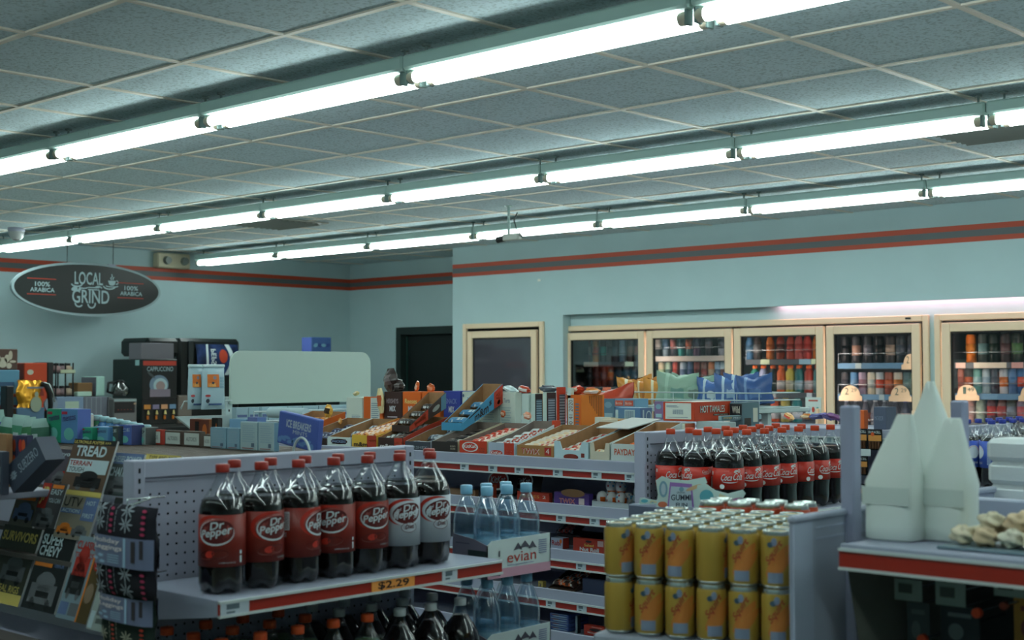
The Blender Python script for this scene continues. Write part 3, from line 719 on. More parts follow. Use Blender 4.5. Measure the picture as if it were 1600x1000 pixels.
# ---- soda bottle
def bottle_profile(H, R):
    return [(R*0.62, 0.0), (R*0.90, 0.004), (R, 0.022), (R, H*0.61), (R*0.985, H*0.65), (R*0.93, H*0.69), (R*0.83, H*0.73), (R*0.69, H*0.77), (R*0.53, H*0.81), (R*0.40, H*0.85), (R*0.30, H*0.89), (0.0142, H*0.925), (0.0142, H*0.955)]
def soda_bottle(label, liquid, capc, lab, H=0.30, R=0.0545, fill=0.735, coke=False):
    e = empty('soda_bottle', (0, 0, 0), label, 'bottle')
    pr = bottle_profile(H, R)
    if coke: pr = pr[:3]+[(R*0.97, 0.05), (R*0.945, 0.07), (R*0.99, 0.095), (R, 0.105)]+pr[3:]
    MB().lathe(pr, n=30, petal=(0.05, 0.22, 0.012)).build('shell', M_pet, e)
    zf = H*fill
    ins = []
    for k, (r, z) in enumerate(pr):
        if z < zf: ins.append((max(r-0.0016, 0.001), z+0.0015))
    # radius at the fill level
    for (r0, z0), (r1, z1) in zip(pr[:-1], pr[1:]):
        if z0 <= zf <= z1: rr = r0+(r1-r0)*(zf-z0)/(z1-z0)
    ins += [(rr-0.0016, zf), (0.0, zf)]
    MB().lathe(ins, n=30, petal=(0.05, 0.22, 0.012)).build('liquid', liquid, e)
    MB().lathe([(0.0158, H*0.935), (0.0165, H*0.94), (0.0165, H*0.992), (0.015, H), (0, H)], n=20).build('cap', mat('cap_%d_%d_%d' % capc, capc, 0.4), e)
    if lab: lab(e, R, H)
    return e
def arcs(cx, cy, rx, ry, a0, a1, wd, fn, m, mi, n=18, taper=True):
    pts = []
    for k in range(n+1):
        t = math.radians(a0+(a1-a0)*k/n); q = (math.sin(PI*k/n) if taper else 1)*wd/2
        pts.append((cx+(rx+q)*math.cos(t), cy+(ry+q)*math.sin(t))); pts.append((cx+(rx-q)*math.cos(t), cy+(ry-q)*math.sin(t)))
    m.add([fn(*p) for p in pts], [(2*k, 2*k+1, 2*k+3, 2*k+2) for k in range(n)], mi)
def lab_drp(diet):
    base = (168, 176, 186) if diet else (122, 36, 26)
    def f(e, R, H):
        z0, z1 = (0.066, 0.185) if not diet else (0.062, 0.185)
        m = MB(); m.lathe([(R+0.0006, z0), (R+0.0006, z1)], n=36, mi=0)
        lab = m.build('label', [mat('label_drp_%d' % diet, base, 0.45)], e)
        g = MB(); fn = wrap(R, 0.0, 0.0011); fn2 = wrap(R, 0.0, 0.0015); fn3 = wrap(R, 0, 0.0019)
        cz = 0.146
        arcs(-0.004, cz+0.002, 0.050, 0.034, 60, 250, 0.010, fn, g, 2)
        g.disc(fn, 0, cz, 0.042, 0.027, 1, 32, 2, 0.2); arcs(0.0, cz-0.001, 0.043, 0.028, 100, 390, 0.0045, fn2, g, 0)
        g.text('Dr', fn3, -0.013, cz+0.004, 0.032, 0.018, 0, shear=0.1, bold=0.02, slope=0.2)
        g.text('Pepper', fn3, -0.038, cz-0.021, 0.074, 0.025, 0, shear=0.1, bold=0.02, slope=0.17)
        if diet:
            g.disc(fn, 0.004, cz-0.036, 0.022, 0.013, 3, 24, 1); arcs(0.004, cz-0.036, 0.022, 0.013, 0, 360, 0.0015, fn2, g, 1, taper=False)
            g.text('Diet', fn3, -0.008, cz-0.041, 0.024, 0.012, 1, shear=0.15, bold=0.02, slope=0.1)
        else:
            g.disc(fn, -0.006, cz-0.052, 0.036, 0.012, 4, 24, 1, 0.1)
            g.disc(fn, -0.014, cz-0.051, 0.012, 0.008, 2, 16, 1, 0.2)
            g.text('2 LITERS (67.6 FL OZ)', fn, 0.008, 0.073, 0.04, 0.004, 0)
        # nutrition panel and bar code at the back of the label
        g.rect(fn, -0.110, 0.132, -0.084, 0.176, 0, 4)
        for q in range(9): g.rect(fn2, -0.108, 0.135+q*0.0043, -0.086, 0.1368+q*0.0043, 4, 4)
        g.rect(fn, 0.060, 0.074, 0.066, 0.09, 0, 1); g.rect(fn, 0.060, 0.094, 0.066, 0.102, 0, 1)
        for q in range(3): g.rect(fn, -0.108, 0.116+q*0.004, -0.092, 0.1172+q*0.004, 0, 3)
        g.build('logo', [cm(196, 206, 212), cm(84, 18, 18), cm(176, 44, 30), cm(178, 186, 196), cm(92, 26, 20) if not diet else cm(80, 84, 92)], lab)
    return f
def lab_coke(e, R, H):
    m = MB(); m.lathe([(R+0.0006, 0.100), (R+0.0006, 0.172)], n=36, mi=0)
    lab = m.build('label', mat('label_cola_red', (182, 40, 24), 0.4), e)
    g = MB(); fn = wrap(R, 0, 0.0011); fn2 = wrap(R, 0, 0.0015)
    def script(o, z, s):
        g.text('Coca', fn, o-0.038*s, z, 0.040*s, 0.024*s, 0, shear=0.3, bold=0.008)
        g.text('Cola', fn, o+0.006*s, z+0.002*s, 0.038*s, 0.026*s, 0, shear=0.3, bold=0.008)
        arcs(o-0.002*s, z-0.001, 0.03*s, 0.006*s, 180, 350, 0.004*s, fn2, g, 0)
    script(0.0, 0.130, 0.95)
    g.disc(fn, 0.018, 0.162, 0.008, 0.0045, 0, 12, 1, 0.4); g.disc(fn, 0.030, 0.163, 0.006, 0.006, 0, 12, 1, 0.4, 0.5); g.disc(fn, -0.030, 0.110, 0.009, 0.008, 0, 14, 1)
    script(0.095, 0.152, 0.45)
    g.rect(fn, 0.118, 0.103, 0.126, 0.140, 0, 2); g.rect(fn, -0.080, 0.104, -0.077, 0.145, 1, 1); g.rect(fn, -0.080, 0.148, -0.072, 0.160, 0, 1)
    for q in range(5): g.rect(fn, 0.072, 0.104+q*0.006, 0.10, 0.106+q*0.006, 1, 3)
    g.build('logo', [cm(206, 214, 214), cm(150, 90, 80)], lab)
def lab_pepsi(e, R, H):
    m = MB(); m.lathe([(R+0.0006, 0.085), (R+0.0006, 0.205)], n=36, mi=0)
    lab = m.build('label', mat('label_cola_blue', (52, 84, 176), 0.4), e)
    g = MB(); fn = wrap(R, 0, 0.0011); fn2 = wrap(R, 0, 0.0015)
    g.disc(fn, 0, 0.155, 0.030, 0.030, 0, 28, 2)
    U_ = [(0.027*math.cos(math.radians(a)), 0.155+0.027*math.sin(math.radians(a))) for a in range(10, 171, 16)]
    g.add([fn2(a, b_) for a, b_ in U_], [tuple(range(len(U_)))], 1)
    D_ = [(0.027*math.cos(math.radians(a)), 0.152+0.026*math.sin(math.radians(a))) for a in range(200, 341, 14)]
    g.add([fn2(a, b_) for a, b_ in D_], [tuple(range(len(D_)))], 2)
    g.text('pepsi', fn, -0.02, 0.098, 0.04, 0.016, 0)
    for q in range(14): g.rect(fn, 0.045, 0.10+q*0.0065, 0.062, 0.104+q*0.0065, 3, 2)
    g.rect(fn, 0.066, 0.095, 0.078, 0.112, 0, 2)
    g.build('logo', [cm(200, 210, 220), cm(196, 70, 40), cm(34, 50, 120), cm(150, 170, 200)], lab)

M_7up = mat('green_bottle_soda', (74, 96, 72), 0.1, spec=0.6)
# ---- endcap one: dark soda
EX = -3.0
z1 = EYE-0.5145
G1Y0, G1Y1 = 1.835, 2.765
def lab_y(pxs, py, x, y0, z): return [(at(a, py, x=x).y-y0, at(b_, py, x=x).y-at(a, py, x=x).y, c) for a, b_, c in pxs]
OR_ = (232, 150, 70)
la = [(0.004, 0.078, (178, 190, 200)), (0.455, 0.145, OR_), (0.70, 0.055, (178, 190, 200))]
z0_ = z1-0.405
e1 = endcap('soda_endcap', EX, G1Y0, G1Y1, EYE-0.215, [(z1, la), (z0_, []), (0.42, [])],
            'white pegboard end shelf with an orange $2.29 tag carrying the dark red soda bottles', 0.385)
# the figures on the orange tag
fs_ = [c for c in e1.children if c.name.startswith('shelf')][0]
t = MB(); t.text('$2.29', lambda a, b_: (0.385+0.0085, 0.475+a, z1-0.031+b_), 0, 0, 0.105, 0.021, 0, bold=0.02)
t.build('price_figures', cm(40, 24, 20), fs_)
CAM_A = lambda x, y: math.atan2(-y, -x)
drp = Proto(soda_bottle('x', M_cola, (150, 42, 32), lab_drp(0)))
drd = Proto(soda_bottle('x', M_cola, (150, 42, 32), lab_drp(1)))
offs = [-0.28, 0.62, 1.15, -0.1, 0.5, 0.42, 0.5]
for k in range(7):
    x, y = -2.712, 1.915+0.1125*k
    P_ = drp if k < 5 else drd
    nm = 'dark red label' if k < 5 else 'white diet label'
    P_.put((x, y, z1), CAM_A(x, y)+offs[k], 'soda bottle with %s, front row of the $2.29 shelf, %s' % (nm, nth(k, 7)), 'dark soda bottles on the pegboard end shelf')
for k in range(7):
    x, y = -2.825, 2.03+0.1105*k
    P_ = drp if k < 5 else drd
    P_.put((x, y, z1), CAM_A(x, y)+1.1+0.3*k, 'red-capped soda bottle in the back row of the $2.29 shelf, %s' % nth(k, 7), 'dark soda bottles on the pegboard end shelf')
# lower shelf: green bottles with orange caps, then dark bottles with white caps
orp = Proto(soda_bottle('x', M_7up, (214, 82, 34), None, fill=0.80))
dr_ = Proto(soda_bottle('x', M_cola, (188, 196, 200), None, fill=0.85))
k2 = 0
for c_, x in enumerate((-2.70, -2.812, -2.924)):
    for k in range(8):
        y = 1.905+0.1125*k
        if k < 4 or (k == 4 and c_ == 0):
            orp.put((x, y, z0_), 0.3*k, 'orange-capped green bottle on the lowest end shelf, %s row, %s' % (['front', 'middle', 'back'][c_], nth(k, 5 if c_ == 0 else 4)), 'green bottles under the $2.29 shelf')
        elif y < G1Y1-0.05:
            dr_.put((x, y, z0_), 0.3*k, 'white-capped dark bottle on the lowest end shelf, %s row, %s' % (['front', 'middle', 'back'][c_], nth(k-(5 if c_ == 0 else 4), 3 if c_ == 0 else 4)), 'white-capped bottles under the $2.29 shelf')

# ---- endcap two: cola
cz = EYE-0.502
e2 = endcap('cola_endcap', GX1+0.0, GY0-0.03, GY1+0.03, EYE-0.215, [(cz, [(0.66, 0.06, (196, 200, 170)), (0.3, 0.06, (178, 190, 200))]), (cz-0.4, []), (0.42, [])],
            'white end shelf of the candy unit carrying rows of red label cola bottles', 0.42)
ck = Proto(soda_bottle('x', M_cola, (196, 62, 26), lab_coke, H=0.30, coke=True))
co = [0.15, 0.35, 0.42, 0.40, 1.2, 0.9, 0.32, 0.35]
for c_, x in enumerate((-2.70, -2.815, -2.93)):
    for k in range(7):
        y = 4.0+0.1155*k-(0.02 if c_ else 0)
        rr = CAM_A(x, y)+(co[k] if c_ == 0 else [0.1, -1.2, 0.8][c_]+0.5*k)
        if c_ > 0 and k == 0: rr = CAM_A(x, y)+[0, -1.15, 0.3][c_]
        ck.put((x, y, cz), rr, 'red-labelled cola bottle, %s row of the cola shelf, %s' % (['front', 'middle', 'back'][c_], nth(k, 7)), 'cola bottles on the candy end shelf')
for k, x in enumerate((-2.70, -2.815)):
    y = 4.0+0.1155*7-(0.02 if k else 0)-0.005
# ---- gondola three with its blue cola endcap
G3Y0, G3Y1 = 5.95, 6.95
g3top = at(1290, 660, y=G3Y0)
g3 = gondola('rear_gondola', -7.0, -3.0, G3Y0, G3Y1, g3top.z-0.03, [(g3top.z-0.035, [(at(p, 662, y=G3Y0).x+7.0, 0.06, (190, 206, 206)) for p in (1195, 1217, 1240, 1258, 1276, 1300)]), (g3top.z-0.35, []), (g3top.z-0.72, [])], 'rear white shelf unit behind the cola bottles with clear price rail', mat('clear_price_rail', (150, 172, 180), 0.3))
e3 = endcap('blue_cola_endcap', -2.98, G3Y0+0.02, G3Y1, g3top.z-0.02, [(EYE-0.52, []), (EYE-0.9, [])], 'far white end shelf carrying the blue label cola bottles', 0.40)
pp = Proto(soda_bottle('x', M_cola, (44, 60, 150), lab_pepsi))
for c_, x in enumerate((-2.66, -2.775)):
    for k in range(7):
        y = 6.05+0.1155*k
        pp.put((x, y, EYE-0.52), CAM_A(x, y)+([-0.75, 0.2, 0.4][k % 3] if c_ == 0 else 1.0+k)-(0.5 if k == 0 else 0), 'blue-capped cola bottle with blue label, %s row, %s' % (['front', 'back'][c_], nth(k, 7)), 'blue label cola bottles at far right')
# ================================================================== CANDY GONDOLA STOCK
def boxpx(name, label, cat, a, b_, c, pt, pb, y, mf, ms=None, mt=None, group=None, z0=None, dep=None, r=0.002):
    """box whose front (facing -y) spans image a..b and whose right side reaches c"""
    p0 = at(a, pb, y=y); p1 = at(b_, pt, y=y); zb = z0 if z0 is not None else at((a+b_)/2, pb, y=y).z
    zt = at((a+b_)/2, pt, y=y).z
    d_ = dep if dep else max(0.02, at(c, pt, x=p1.x).y-y)
    W, H = p1.x-p0.x, zt-zb
    m = MB().box((0, 0, 0), (W, d_, H), 0, r)
    m.add([(W+0.0003, 0.001, 0.001), (W+0.0003, d_-0.001, 0.001), (W+0.0003, d_-0.001, H-0.001), (W+0.0003, 0.001, H-0.001)], [(0, 1, 2, 3)], 1)
    m.add([(0.001, 0.001, H+0.0003), (W-0.001, 0.001, H+0.0003), (W-0.001, d_-0.001, H+0.0003), (0.001, d_-0.001, H+0.0003)], [(0, 1, 2, 3)], 2)
    ms = ms or mf
    o = m.build(name, [mf, ms, mt or mf], None, (p0.x, y, zb))
    tag(o, label, cat, group)
    return o, W, H, d_
def fr(W, H, e=0.0008): return lambda a, b_: (a*W, -e, b_*H)
def rt(W, D, H, e=0.0011): return lambda a, b_: (W+e, a*D, b_*H)
def printon(o, name, items, mats):
    m = MB()
    for it in items:
        k = it[0]
        if k == 't': m.text(it[1], it[2], *it[3:7], mi=it[7], bold=it[8] if len(it) > 8 else 0, slope=it[9] if len(it) > 9 else 0)
        elif k == 'r': m.rect(it[1], *it[2:6], mi=it[6])
        elif k == 'e': m.disc(it[1], *it[2:6], mi=it[6], rings=1, rot=it[7] if len(it) > 7 else 0)
    return m.build(name, mats, o)
def barcode(f, a0, b0, a1, b1, mi, n=9): return [('r', f, a0+(a1-a0)*k/n, b0, a0+(a1-a0)*(k+0.5)/n, b1, mi) for k in range(n)]
def lines(f, a0, b0, a1, b1, mi, n=5): return [('r', f, a0, b0+(b1-b0)*k/n, a1-(0.12 if k % 2 else 0)*(a1-a0), b0+(b1-b0)*(k+0.4)/n, mi) for k in range(n)]

_bars = {}
def bar_mesh(L, wd, c1, c2, c3):
    k = (round(L, 3), c1, c2, c3)
    if k in _bars: return _bars[k]
    rn = random.Random(len(_bars)); nu, nv = 14, 8; m = MB()
    def fn(u, v):
        t = 2*PI*v; e_ = min(1, min(u, 1-u)*9); q = e_**0.5
        return (L*u, wd/2*math.cos(t)*(0.9+0.1*q), 0.0035+max(0.0012, wd*0.30*q)*(1+math.sin(t))*1.0+rn.uniform(-0.0008, 0.0008)*q)
    vs = [fn(i/nu, j/nv) for j in range(nv) for i in range(nu+1)]
    for j in range(nv):
        for i in range(nu):
            u = i/nu; mi = 0 if u < 0.06 or u >= 0.92 else rn.choice((0, 0, 1, 2, 1) if 0.15 < u < 0.85 else (0, 0, 2))
            a = j*(nu+1)+i; b_ = ((j+1) % nv)*(nu+1)+i
            m.add([vs[a], vs[a+1], vs[b_+1], vs[b_]], [(0, 1, 2, 3)], mi)
    o = m.build('candy_bar', [cm(*c1, rough=0.3), cm(*c2, rough=0.3), cm(*c3, rough=0.3)]); me = o.data; bpy.data.objects.remove(o)
    _bars[k] = me
    return me
def tray(px0, px1, pyt, label, cf, cs, cin, what, dep=0.27, tilt=0.225, y=3.985, side=0.046, bars=None, nb=6, back=None, stepback=0.0, zf=None, group='trays of candy bars', prints=None, pmats=None, cut=False, barname=None, tb=None):
    p0 = at(px0, 705, y=y); p1 = at(px1, 705, y=y); W = p1.x-p0.x-0.004
    z0 = (zf if zf is not None else gz[0]+0.004)
    H = at((px0+px1)/2, pyt, y=y).z-z0; t = 0.004
    e = empty('candy_tray', (p0.x, y, z0), label, 'candy tray', group)
    up = math.tan(tilt); M_f, M_s, M_i = cm(*cf), cm(*cs), (cin if not isinstance(cin, tuple) else cm(*cin, rough=0.85))
    m = MB()
    # front wall
    m2 = MB()
    if cut: m2.prism([(0, 0), (W, 0), (W, H), (W*0.82, H), (W*0.74, H*0.5), (W*0.24, H*0.5), (W*0.16, H), (0, H)], lambda a, b_, d_: (a, d_, b_), t)
    else: m2.box((0, 0, 0), (W, t, H))
    fo = m2.build('front_panel', M_f, e)
    for x0_, so in ((0, 1), (W-t, -1)):
        q = MB(); S = side; bh = back or S*1.15
        pts = [(t, 0), (dep, dep*up*0.9), (dep, dep*up+bh), (dep*0.5, dep*up*0.5+S*1.05), (t, H)]
        q.prism(pts, lambda a, b_, d_: (x0_+d_, a, b_), t, 0)
        xi = x0_+t+0.0003 if so > 0 else x0_-0.0003
        q.add([(xi, a, b_) for a, b_ in pts], [(0, 1, 2, 3, 4)], 1)
        q.build('side_panel', [M_s, M_i], e)
    q = MB(); q.box((t, dep-t, dep*up*0.9), (W-t, dep, dep*up+(back or side*1.15))); q.build('back_panel', M_i, e)
    q = MB(); q.add([(t, t, 0.004), (W-t, t, 0.004), (W-t, dep-t, dep*up*0.9+0.004), (t, dep-t, dep*up*0.9+0.004), (t, t, 0.0), (W-t, t, 0.0), (W-t, dep-t, dep*up*0.9), (t, dep-t, dep*up*0.9)], [(0, 1, 2, 3), (7, 6, 5, 4), (0, 4, 5, 1), (1, 5, 6, 2), (2, 6, 7, 3), (3, 7, 4, 0)]); q.build('tray_floor', M_i, e)
    if prints: printon(fo, 'print', prints(fr(W, H), W, H), pmats)
    if bars:
        me = bar_mesh(W-0.016, 0.036, *bars)
        for k in range(nb):
            yy = 0.026+k*((dep-0.05)/max(nb-1, 1)); o = bpy.data.objects.new(barname or 'candy_bar', me); C.objects.link(o)
            zz = yy*up*0.9+0.008+(tb or 0.0)
            o.location = (p0.x+0.008+random.uniform(-0.002, 0.002), y+yy+0.003, z0+zz); o.rotation_euler = (0.3, 0, random.uniform(-0.04, 0.04))
            tag(o, '%s, %s in its tray' % (what, ['nearest the shelf edge', 'second from the front', 'third from the front', 'fourth from the front', 'fifth from the front', 'sixth from the front', 'seventh from the front', 'eighth from the front'][k] if k < nb-1 or nb == 1 else 'at the back'), 'candy bar', 'wrapped bars in the %s' % label[:40])
    return e, W, H
WH = (200, 212, 206); KR = M_kraft
# sloped deck under the trays
dk = MB(); dk.add([(0.0, GY0+0.012-4.37, gz[0]), (GX1-GX0, GY0+0.012-4.37, gz[0]), (GX1-GX0, 4.30-4.37, gz[0]+0.078), (0, 4.30-4.37, gz[0]+0.078), (0.0, GY0+0.012-4.37, gz[0]-0.02), (GX1-GX0, GY0+0.012-4.37, gz[0]-0.02), (GX1-GX0, 4.30-4.37, gz[0]+0.058), (0, 4.30-4.37, gz[0]+0.058)], [(0, 1, 2, 3), (7, 6, 5, 4), (0, 4, 5, 1), (1, 5, 6, 2), (2, 6, 7, 3), (3, 7, 4, 0)])
dk.build('sloped_deck', M_deck, g2)
RZ = EYE-0.235                  # rear deck of the candy unit
MB().box((0, 4.31-4.37, RZ-0.02), (GX1-GX0, 4.80-4.37, RZ)).build('rear_deck', M_deck, g2)
P1 = lambda *c: [cm(*q) for q in c]
tray(418, 470, 690, 'orange tray of orange wrapped bars left of the snack trays', (214, 110, 34), (200, 96, 30), KR, 'orange wrapped bar', bars=((222, 130, 40), (236, 190, 130), (120, 60, 30)), nb=6, side=0.07, tb=0.03)
tray(472, 511, 684, 'brown fronted kraft tray beside the white fronted one', (52, 34, 30), WH, KR, 'dark wrapped bar', bars=((70, 80, 110), (170, 180, 200), (60, 60, 80)), nb=4)
tray(512, 549, 683, 'white fronted kraft tray with a dark brown lozenge logo', WH, (190, 200, 200), KR, 'blue and white wrapped bar', bars=((150, 165, 185), (60, 70, 110), (200, 205, 210)), nb=3,
     prints=lambda f, W, H: [('e', f, 0.5, 0.52, 0.36, 0.30, 0), ('r', f, 0.2, 0.25, 0.8, 0.76, 0), ('t', 'SNICKERS', lambda a, b_: (a*W, -0.0014, b_*H), 0.19, 0.38, 0.60, 0.28, 1, 0.01)], pmats=P1((70, 34, 34), (150, 170, 205)))
tray(550, 589, 680, 'yellow and red fronted tray heaped with yellow candy packs', (214, 172, 60), (206, 168, 60), (196, 120, 60), 'yellow candy pack', bars=((222, 150, 70), (230, 200, 180), (150, 60, 40)), nb=8, side=0.05, tb=0.028,
     prints=lambda f, W, H: [('r', f, 0.62, 0, 1, 1, 2), ('t', 'm&m', f, 0.08, 0.06, 0.56, 0.36, 0, 0.03), ('t', 'SHARE', f, 0.7, 0.5, 0.25, 0.16, 1)], pmats=P1((44, 30, 26), (236, 200, 110), (172, 56, 32)))
tray(591, 630, 684, 'brown and red fronted tray of brown candy packs', (56, 36, 30), (166, 54, 30), KR, 'brown candy pack', bars=((50, 40, 38), (200, 205, 205), (110, 90, 80)), nb=8, side=0.06, tb=0.015,
     prints=lambda f, W, H: [('r', f, 0.66, 0, 1, 1, 2), ('t', 'm&m', f, 0.08, 0.06, 0.56, 0.36, 1, 0.03), ('t', 'SHARE', f, 0.7, 0.5, 0.25, 0.16, 0)], pmats=P1((236, 200, 110), (190, 190, 185), (172, 56, 32)))
tray(633, 672, 690, 'dark fronted kraft tray of blue-grey wrapped bars', (60, 66, 74), (140, 150, 160), KR, 'blue-grey wrapped bar', bars=((110, 126, 140), (180, 190, 195), (60, 70, 84)), nb=3,
     prints=lambda f, W, H: [('t', 'HERSHEY', f, 0.1, 0.2, 0.8, 0.3, 0, 0.01)], pmats=P1((140, 150, 156)))
tray(675, 715, 690, 'dark brown fronted grey tray of black wrapped bars', (44, 38, 34), (170, 160, 136), M_grey, 'black wrapped bar', bars=((40, 40, 42), (190, 180, 170), (90, 80, 76)), nb=5,
     prints=lambda f, W, H: [('t', 'KING', f, 0.74, 0.5, 0.2, 0.16, 0), ('t', 'SIZE', f, 0.74, 0.26, 0.2, 0.16, 0)], pmats=P1((180, 170, 150)))
def kit(f, W, H, c=2):
    f2 = lambda a, b_: (a*W, -0.0014, b_*H)
    return [('e', f, 0.40, 0.52, 0.30, 0.40, 0, 0.1), ('e', f2, 0.40, 0.52, 0.25, 0.32, 1, 0.1), ('t', 'KitKat', lambda a, b_: (a*W, -0.002, b_*H), 0.17, 0.40, 0.46, 0.28, 0, 0.02, 0.1), ('t', 'KING', f, 0.74, 0.34, 0.2, 0.15, 2), ('t', 'SIZE', f, 0.74, 0.12, 0.2, 0.15, 2)]
tray(718, 761, 689, 'orange-red fronted grey tray of red wafer bars', (190, 58, 28), (196, 190, 160), M_grey, 'red wafer bar', bars=((196, 60, 34), (222, 205, 190), (176, 50, 30)), nb=7, tb=0.01, prints=kit, pmats=P1((206, 210, 205), (186, 50, 28), (90, 50, 40)))
tray(763, 806, 692, 'pale blue-grey fronted grey tray of white wafer bars', (160, 172, 186), (190, 200, 200), M_grey, 'white wafer bar', bars=((200, 205, 205), (170, 70, 50), (190, 196, 200)), nb=5, tb=0.012, back=0.065,
     prints=lambda f, W, H: [('r', f, 0.60, 0, 0.96, 1, 0), ('e', f, 0.30, 0.16, 0.24, 0.22, 0), ('t', 'KitKat', lambda a, b_: (a*W, -0.0014, b_*H), 0.1, 0.04, 0.4, 0.24, 1, 0.01), ('t', 'KING', f, 0.68, 0.3, 0.2, 0.12, 1), ('t', 'SIZE', f, 0.68, 0.12, 0.2, 0.12, 1)], pmats=P1((180, 56, 34), (210, 215, 215)))
tray(808, 866, 696, 'tan fronted kraft tray heaped with pale cookie bars', (160, 116, 66), (190, 196, 190), KR, 'cream and red cookie bar', bars=((206, 196, 180), (180, 80, 60), (216, 190, 150)), nb=7, tb=0.012,
     prints=lambda f, W, H: [('t', 'TWIX', f, 0.13, 0.24, 0.50, 0.50, 1, 0.02, -0.12), ('t', 'TWIX', lambda a, b_: (a*W, -0.0014, b_*H), 0.12, 0.27, 0.49, 0.48, 0, 0.005, -0.12), ('r', f, 0.76, 0.15, 0.94, 0.85, 0), ('t', '4', lambda a, b_: (a*W, -0.0014, b_*H), 0.80, 0.3, 0.09, 0.45, 1)], pmats=P1((170, 44, 34), (214, 208, 200)))
tray(866, 920, 690, 'pale blue tray with a cut-down front and red striped bars', (176, 200, 206), (176, 198, 204), KR, 'white and red striped bar', bars=((206, 206, 200), (186, 60, 44), (222, 190, 160)), nb=6, cut=True, side=0.06,
     prints=lambda f, W, H: [('e', f, 0.5, 0.1, 0.22, 0.18, 0), ('r', f, 0.8, 0.1, 0.9, 0.34, 0)], pmats=P1((120, 44, 34)))
tray(922, 953, 692, 'torn pale tray with a single orange-marked pack', (190, 184, 164), (186, 196, 190), KR, 'pale pack with orange mark', bars=((214, 200, 170), (214, 110, 40), (200, 196, 180)), nb=2, cut=True, side=0.06)
tray(955, 999, 694, 'pale fronted tray with orange-red lettering at the right end', (190, 200, 196), (186, 196, 190), KR, 'orange and white wrapped bar', bars=((222, 120, 60), (226, 214, 196), (200, 90, 50)), nb=4, side=0.065, tb=0.012,
     prints=lambda f, W, H: [('t', 'PAYDAY', f, 0.12, 0.36, 0.76, 0.36, 0, 0.02)], pmats=P1((190, 80, 50)))
# loose white flap board lying over the torn tray
p = at(968, 672, y=4.16)
fb = MB().prism([(0, 0), (0.16, 0.0), (0.19, 0.16), (0.04, 0.17)], lambda a, b_, d_: (a, b_, 0.2*b_+d_), 0.004).build('card_flap', cm(176, 178, 174), None, (p.x-0.09, 4.13, gz[0]+0.115))
tag(fb, 'creased white card flap lying over the torn candy tray', 'card')
# blue share size tray standing higher, tipped to the right: printed right side
def bigtray(pxl, pxr, y, zb, label, cs, cin, prints, pmats, Wm=0.12, dep=0.25, tilt=0.42, S=0.085, bars=None, what='', tb=0.02):
    p1 = at(pxr, 640, y=y); W = Wm; up = math.tan(tilt); t = 0.004
    e = empty('candy_tray', (p1.x-W, y, zb), label, 'candy tray', 'trays of candy bars')
    M_s = cm(*cs)
    for x0_ in (0, W-t):
        q = MB(); pts = [(0, 0), (dep, dep*up), (dep, dep*up+S), (0, S*0.35)]
        q.prism(pts, lambda a, b_, d_: (x0_+d_, a, b_), t, 0)
        xi = t+0.0004 if x0_ == 0 else x0_-0.0004
        q.add([(xi, a, b_) for a, b_ in pts], [(0, 1, 2, 3)], 1); so = q.build('side_panel', [M_s, cin], e)
    MB().box((t, dep-t, dep*up-0.004), (W-t, dep, dep*up+S)).build('back_panel', cin, e)
    MB().box((0, -t, 0), (W, 0, S*0.4)).build('front_panel', M_s, e)
    q = MB(); q.add([(t, 0, 0.004), (W-t, 0, 0.004), (W-t, dep, dep*up+0.004), (t, dep, dep*up+0.004)], [(0, 1, 2, 3)]); q.build('tray_floor', cin, e)
    f = lambda a, b_: (W+0.0008, a*dep, a*dep*up+S*(0.35+0.65*a)*b_)
    printon(so, 'print', prints(f), pmats)
    if bars:
        me = bar_mesh(W-0.016, 0.04, *bars)
        for k in range(3):
            yy = 0.04+k*0.07; o = bpy.data.objects.new('candy_bar', me); C.objects.link(o); o.location = (p1.x-W+0.008, y+yy, zb+yy*up+tb*0.5); o.rotation_euler = (0.34, 0, 0)
            tag(o, '%s, %s in its raised tray' % (what, ['front', 'middle', 'rear'][k]), 'candy bar', what+' in the raised tray')
    return e
bigtray(700, 722, 4.12, gz[0]+0.085, 'raised tray with a bright blue and red printed side', (66, 140, 176), KR,
        lambda f: [('r', f, 0.78, 0.01, 1.0, 0.99, 1), ('t', 'm&m', f, 0.30, 0.10, 0.34, 0.60, 0, 0.03), ('t', 's', f, 0.66, 0.40, 0.06, 0.30, 0, 0.03), ('r', f, 0.16, 0.78, 0.44, 0.92, 0), ('t', 'SHARE', f, 0.82, 0.62, 0.13, 0.14, 2), ('t', 'SIZE', f, 0.84, 0.42, 0.1, 0.14, 2), ('e', f, 0.9, 0.22, 0.04, 0.12, 2)], P1((40, 30, 30), (180, 54, 30), (206, 200, 170)), bars=((70, 130, 170), (60, 120, 160), (190, 200, 200)), what='light blue candy pack')
bigtray(610, 640, 4.06, gz[0]+0.075, 'raised tray with a red and brown printed side', (60, 44, 38), KR,
        lambda f: [('r', f, 0.0, 0.01, 0.5, 0.99, 1), ('t', 'SHARE', f, 0.14, 0.30, 0.30, 0.5, 2, 0.02), ('e', f, 0.72, 0.5, 0.1, 0.2, 0), ('r', f, 0.86, 0, 1, 0.99, 3)], P1((150, 150, 140), (172, 56, 30), (226, 190, 90), (90, 130, 150)), Wm=0.11, dep=0.22, S=0.07, bars=((44, 40, 40), (190, 195, 195), (90, 76, 70)), what='black and white candy pack')

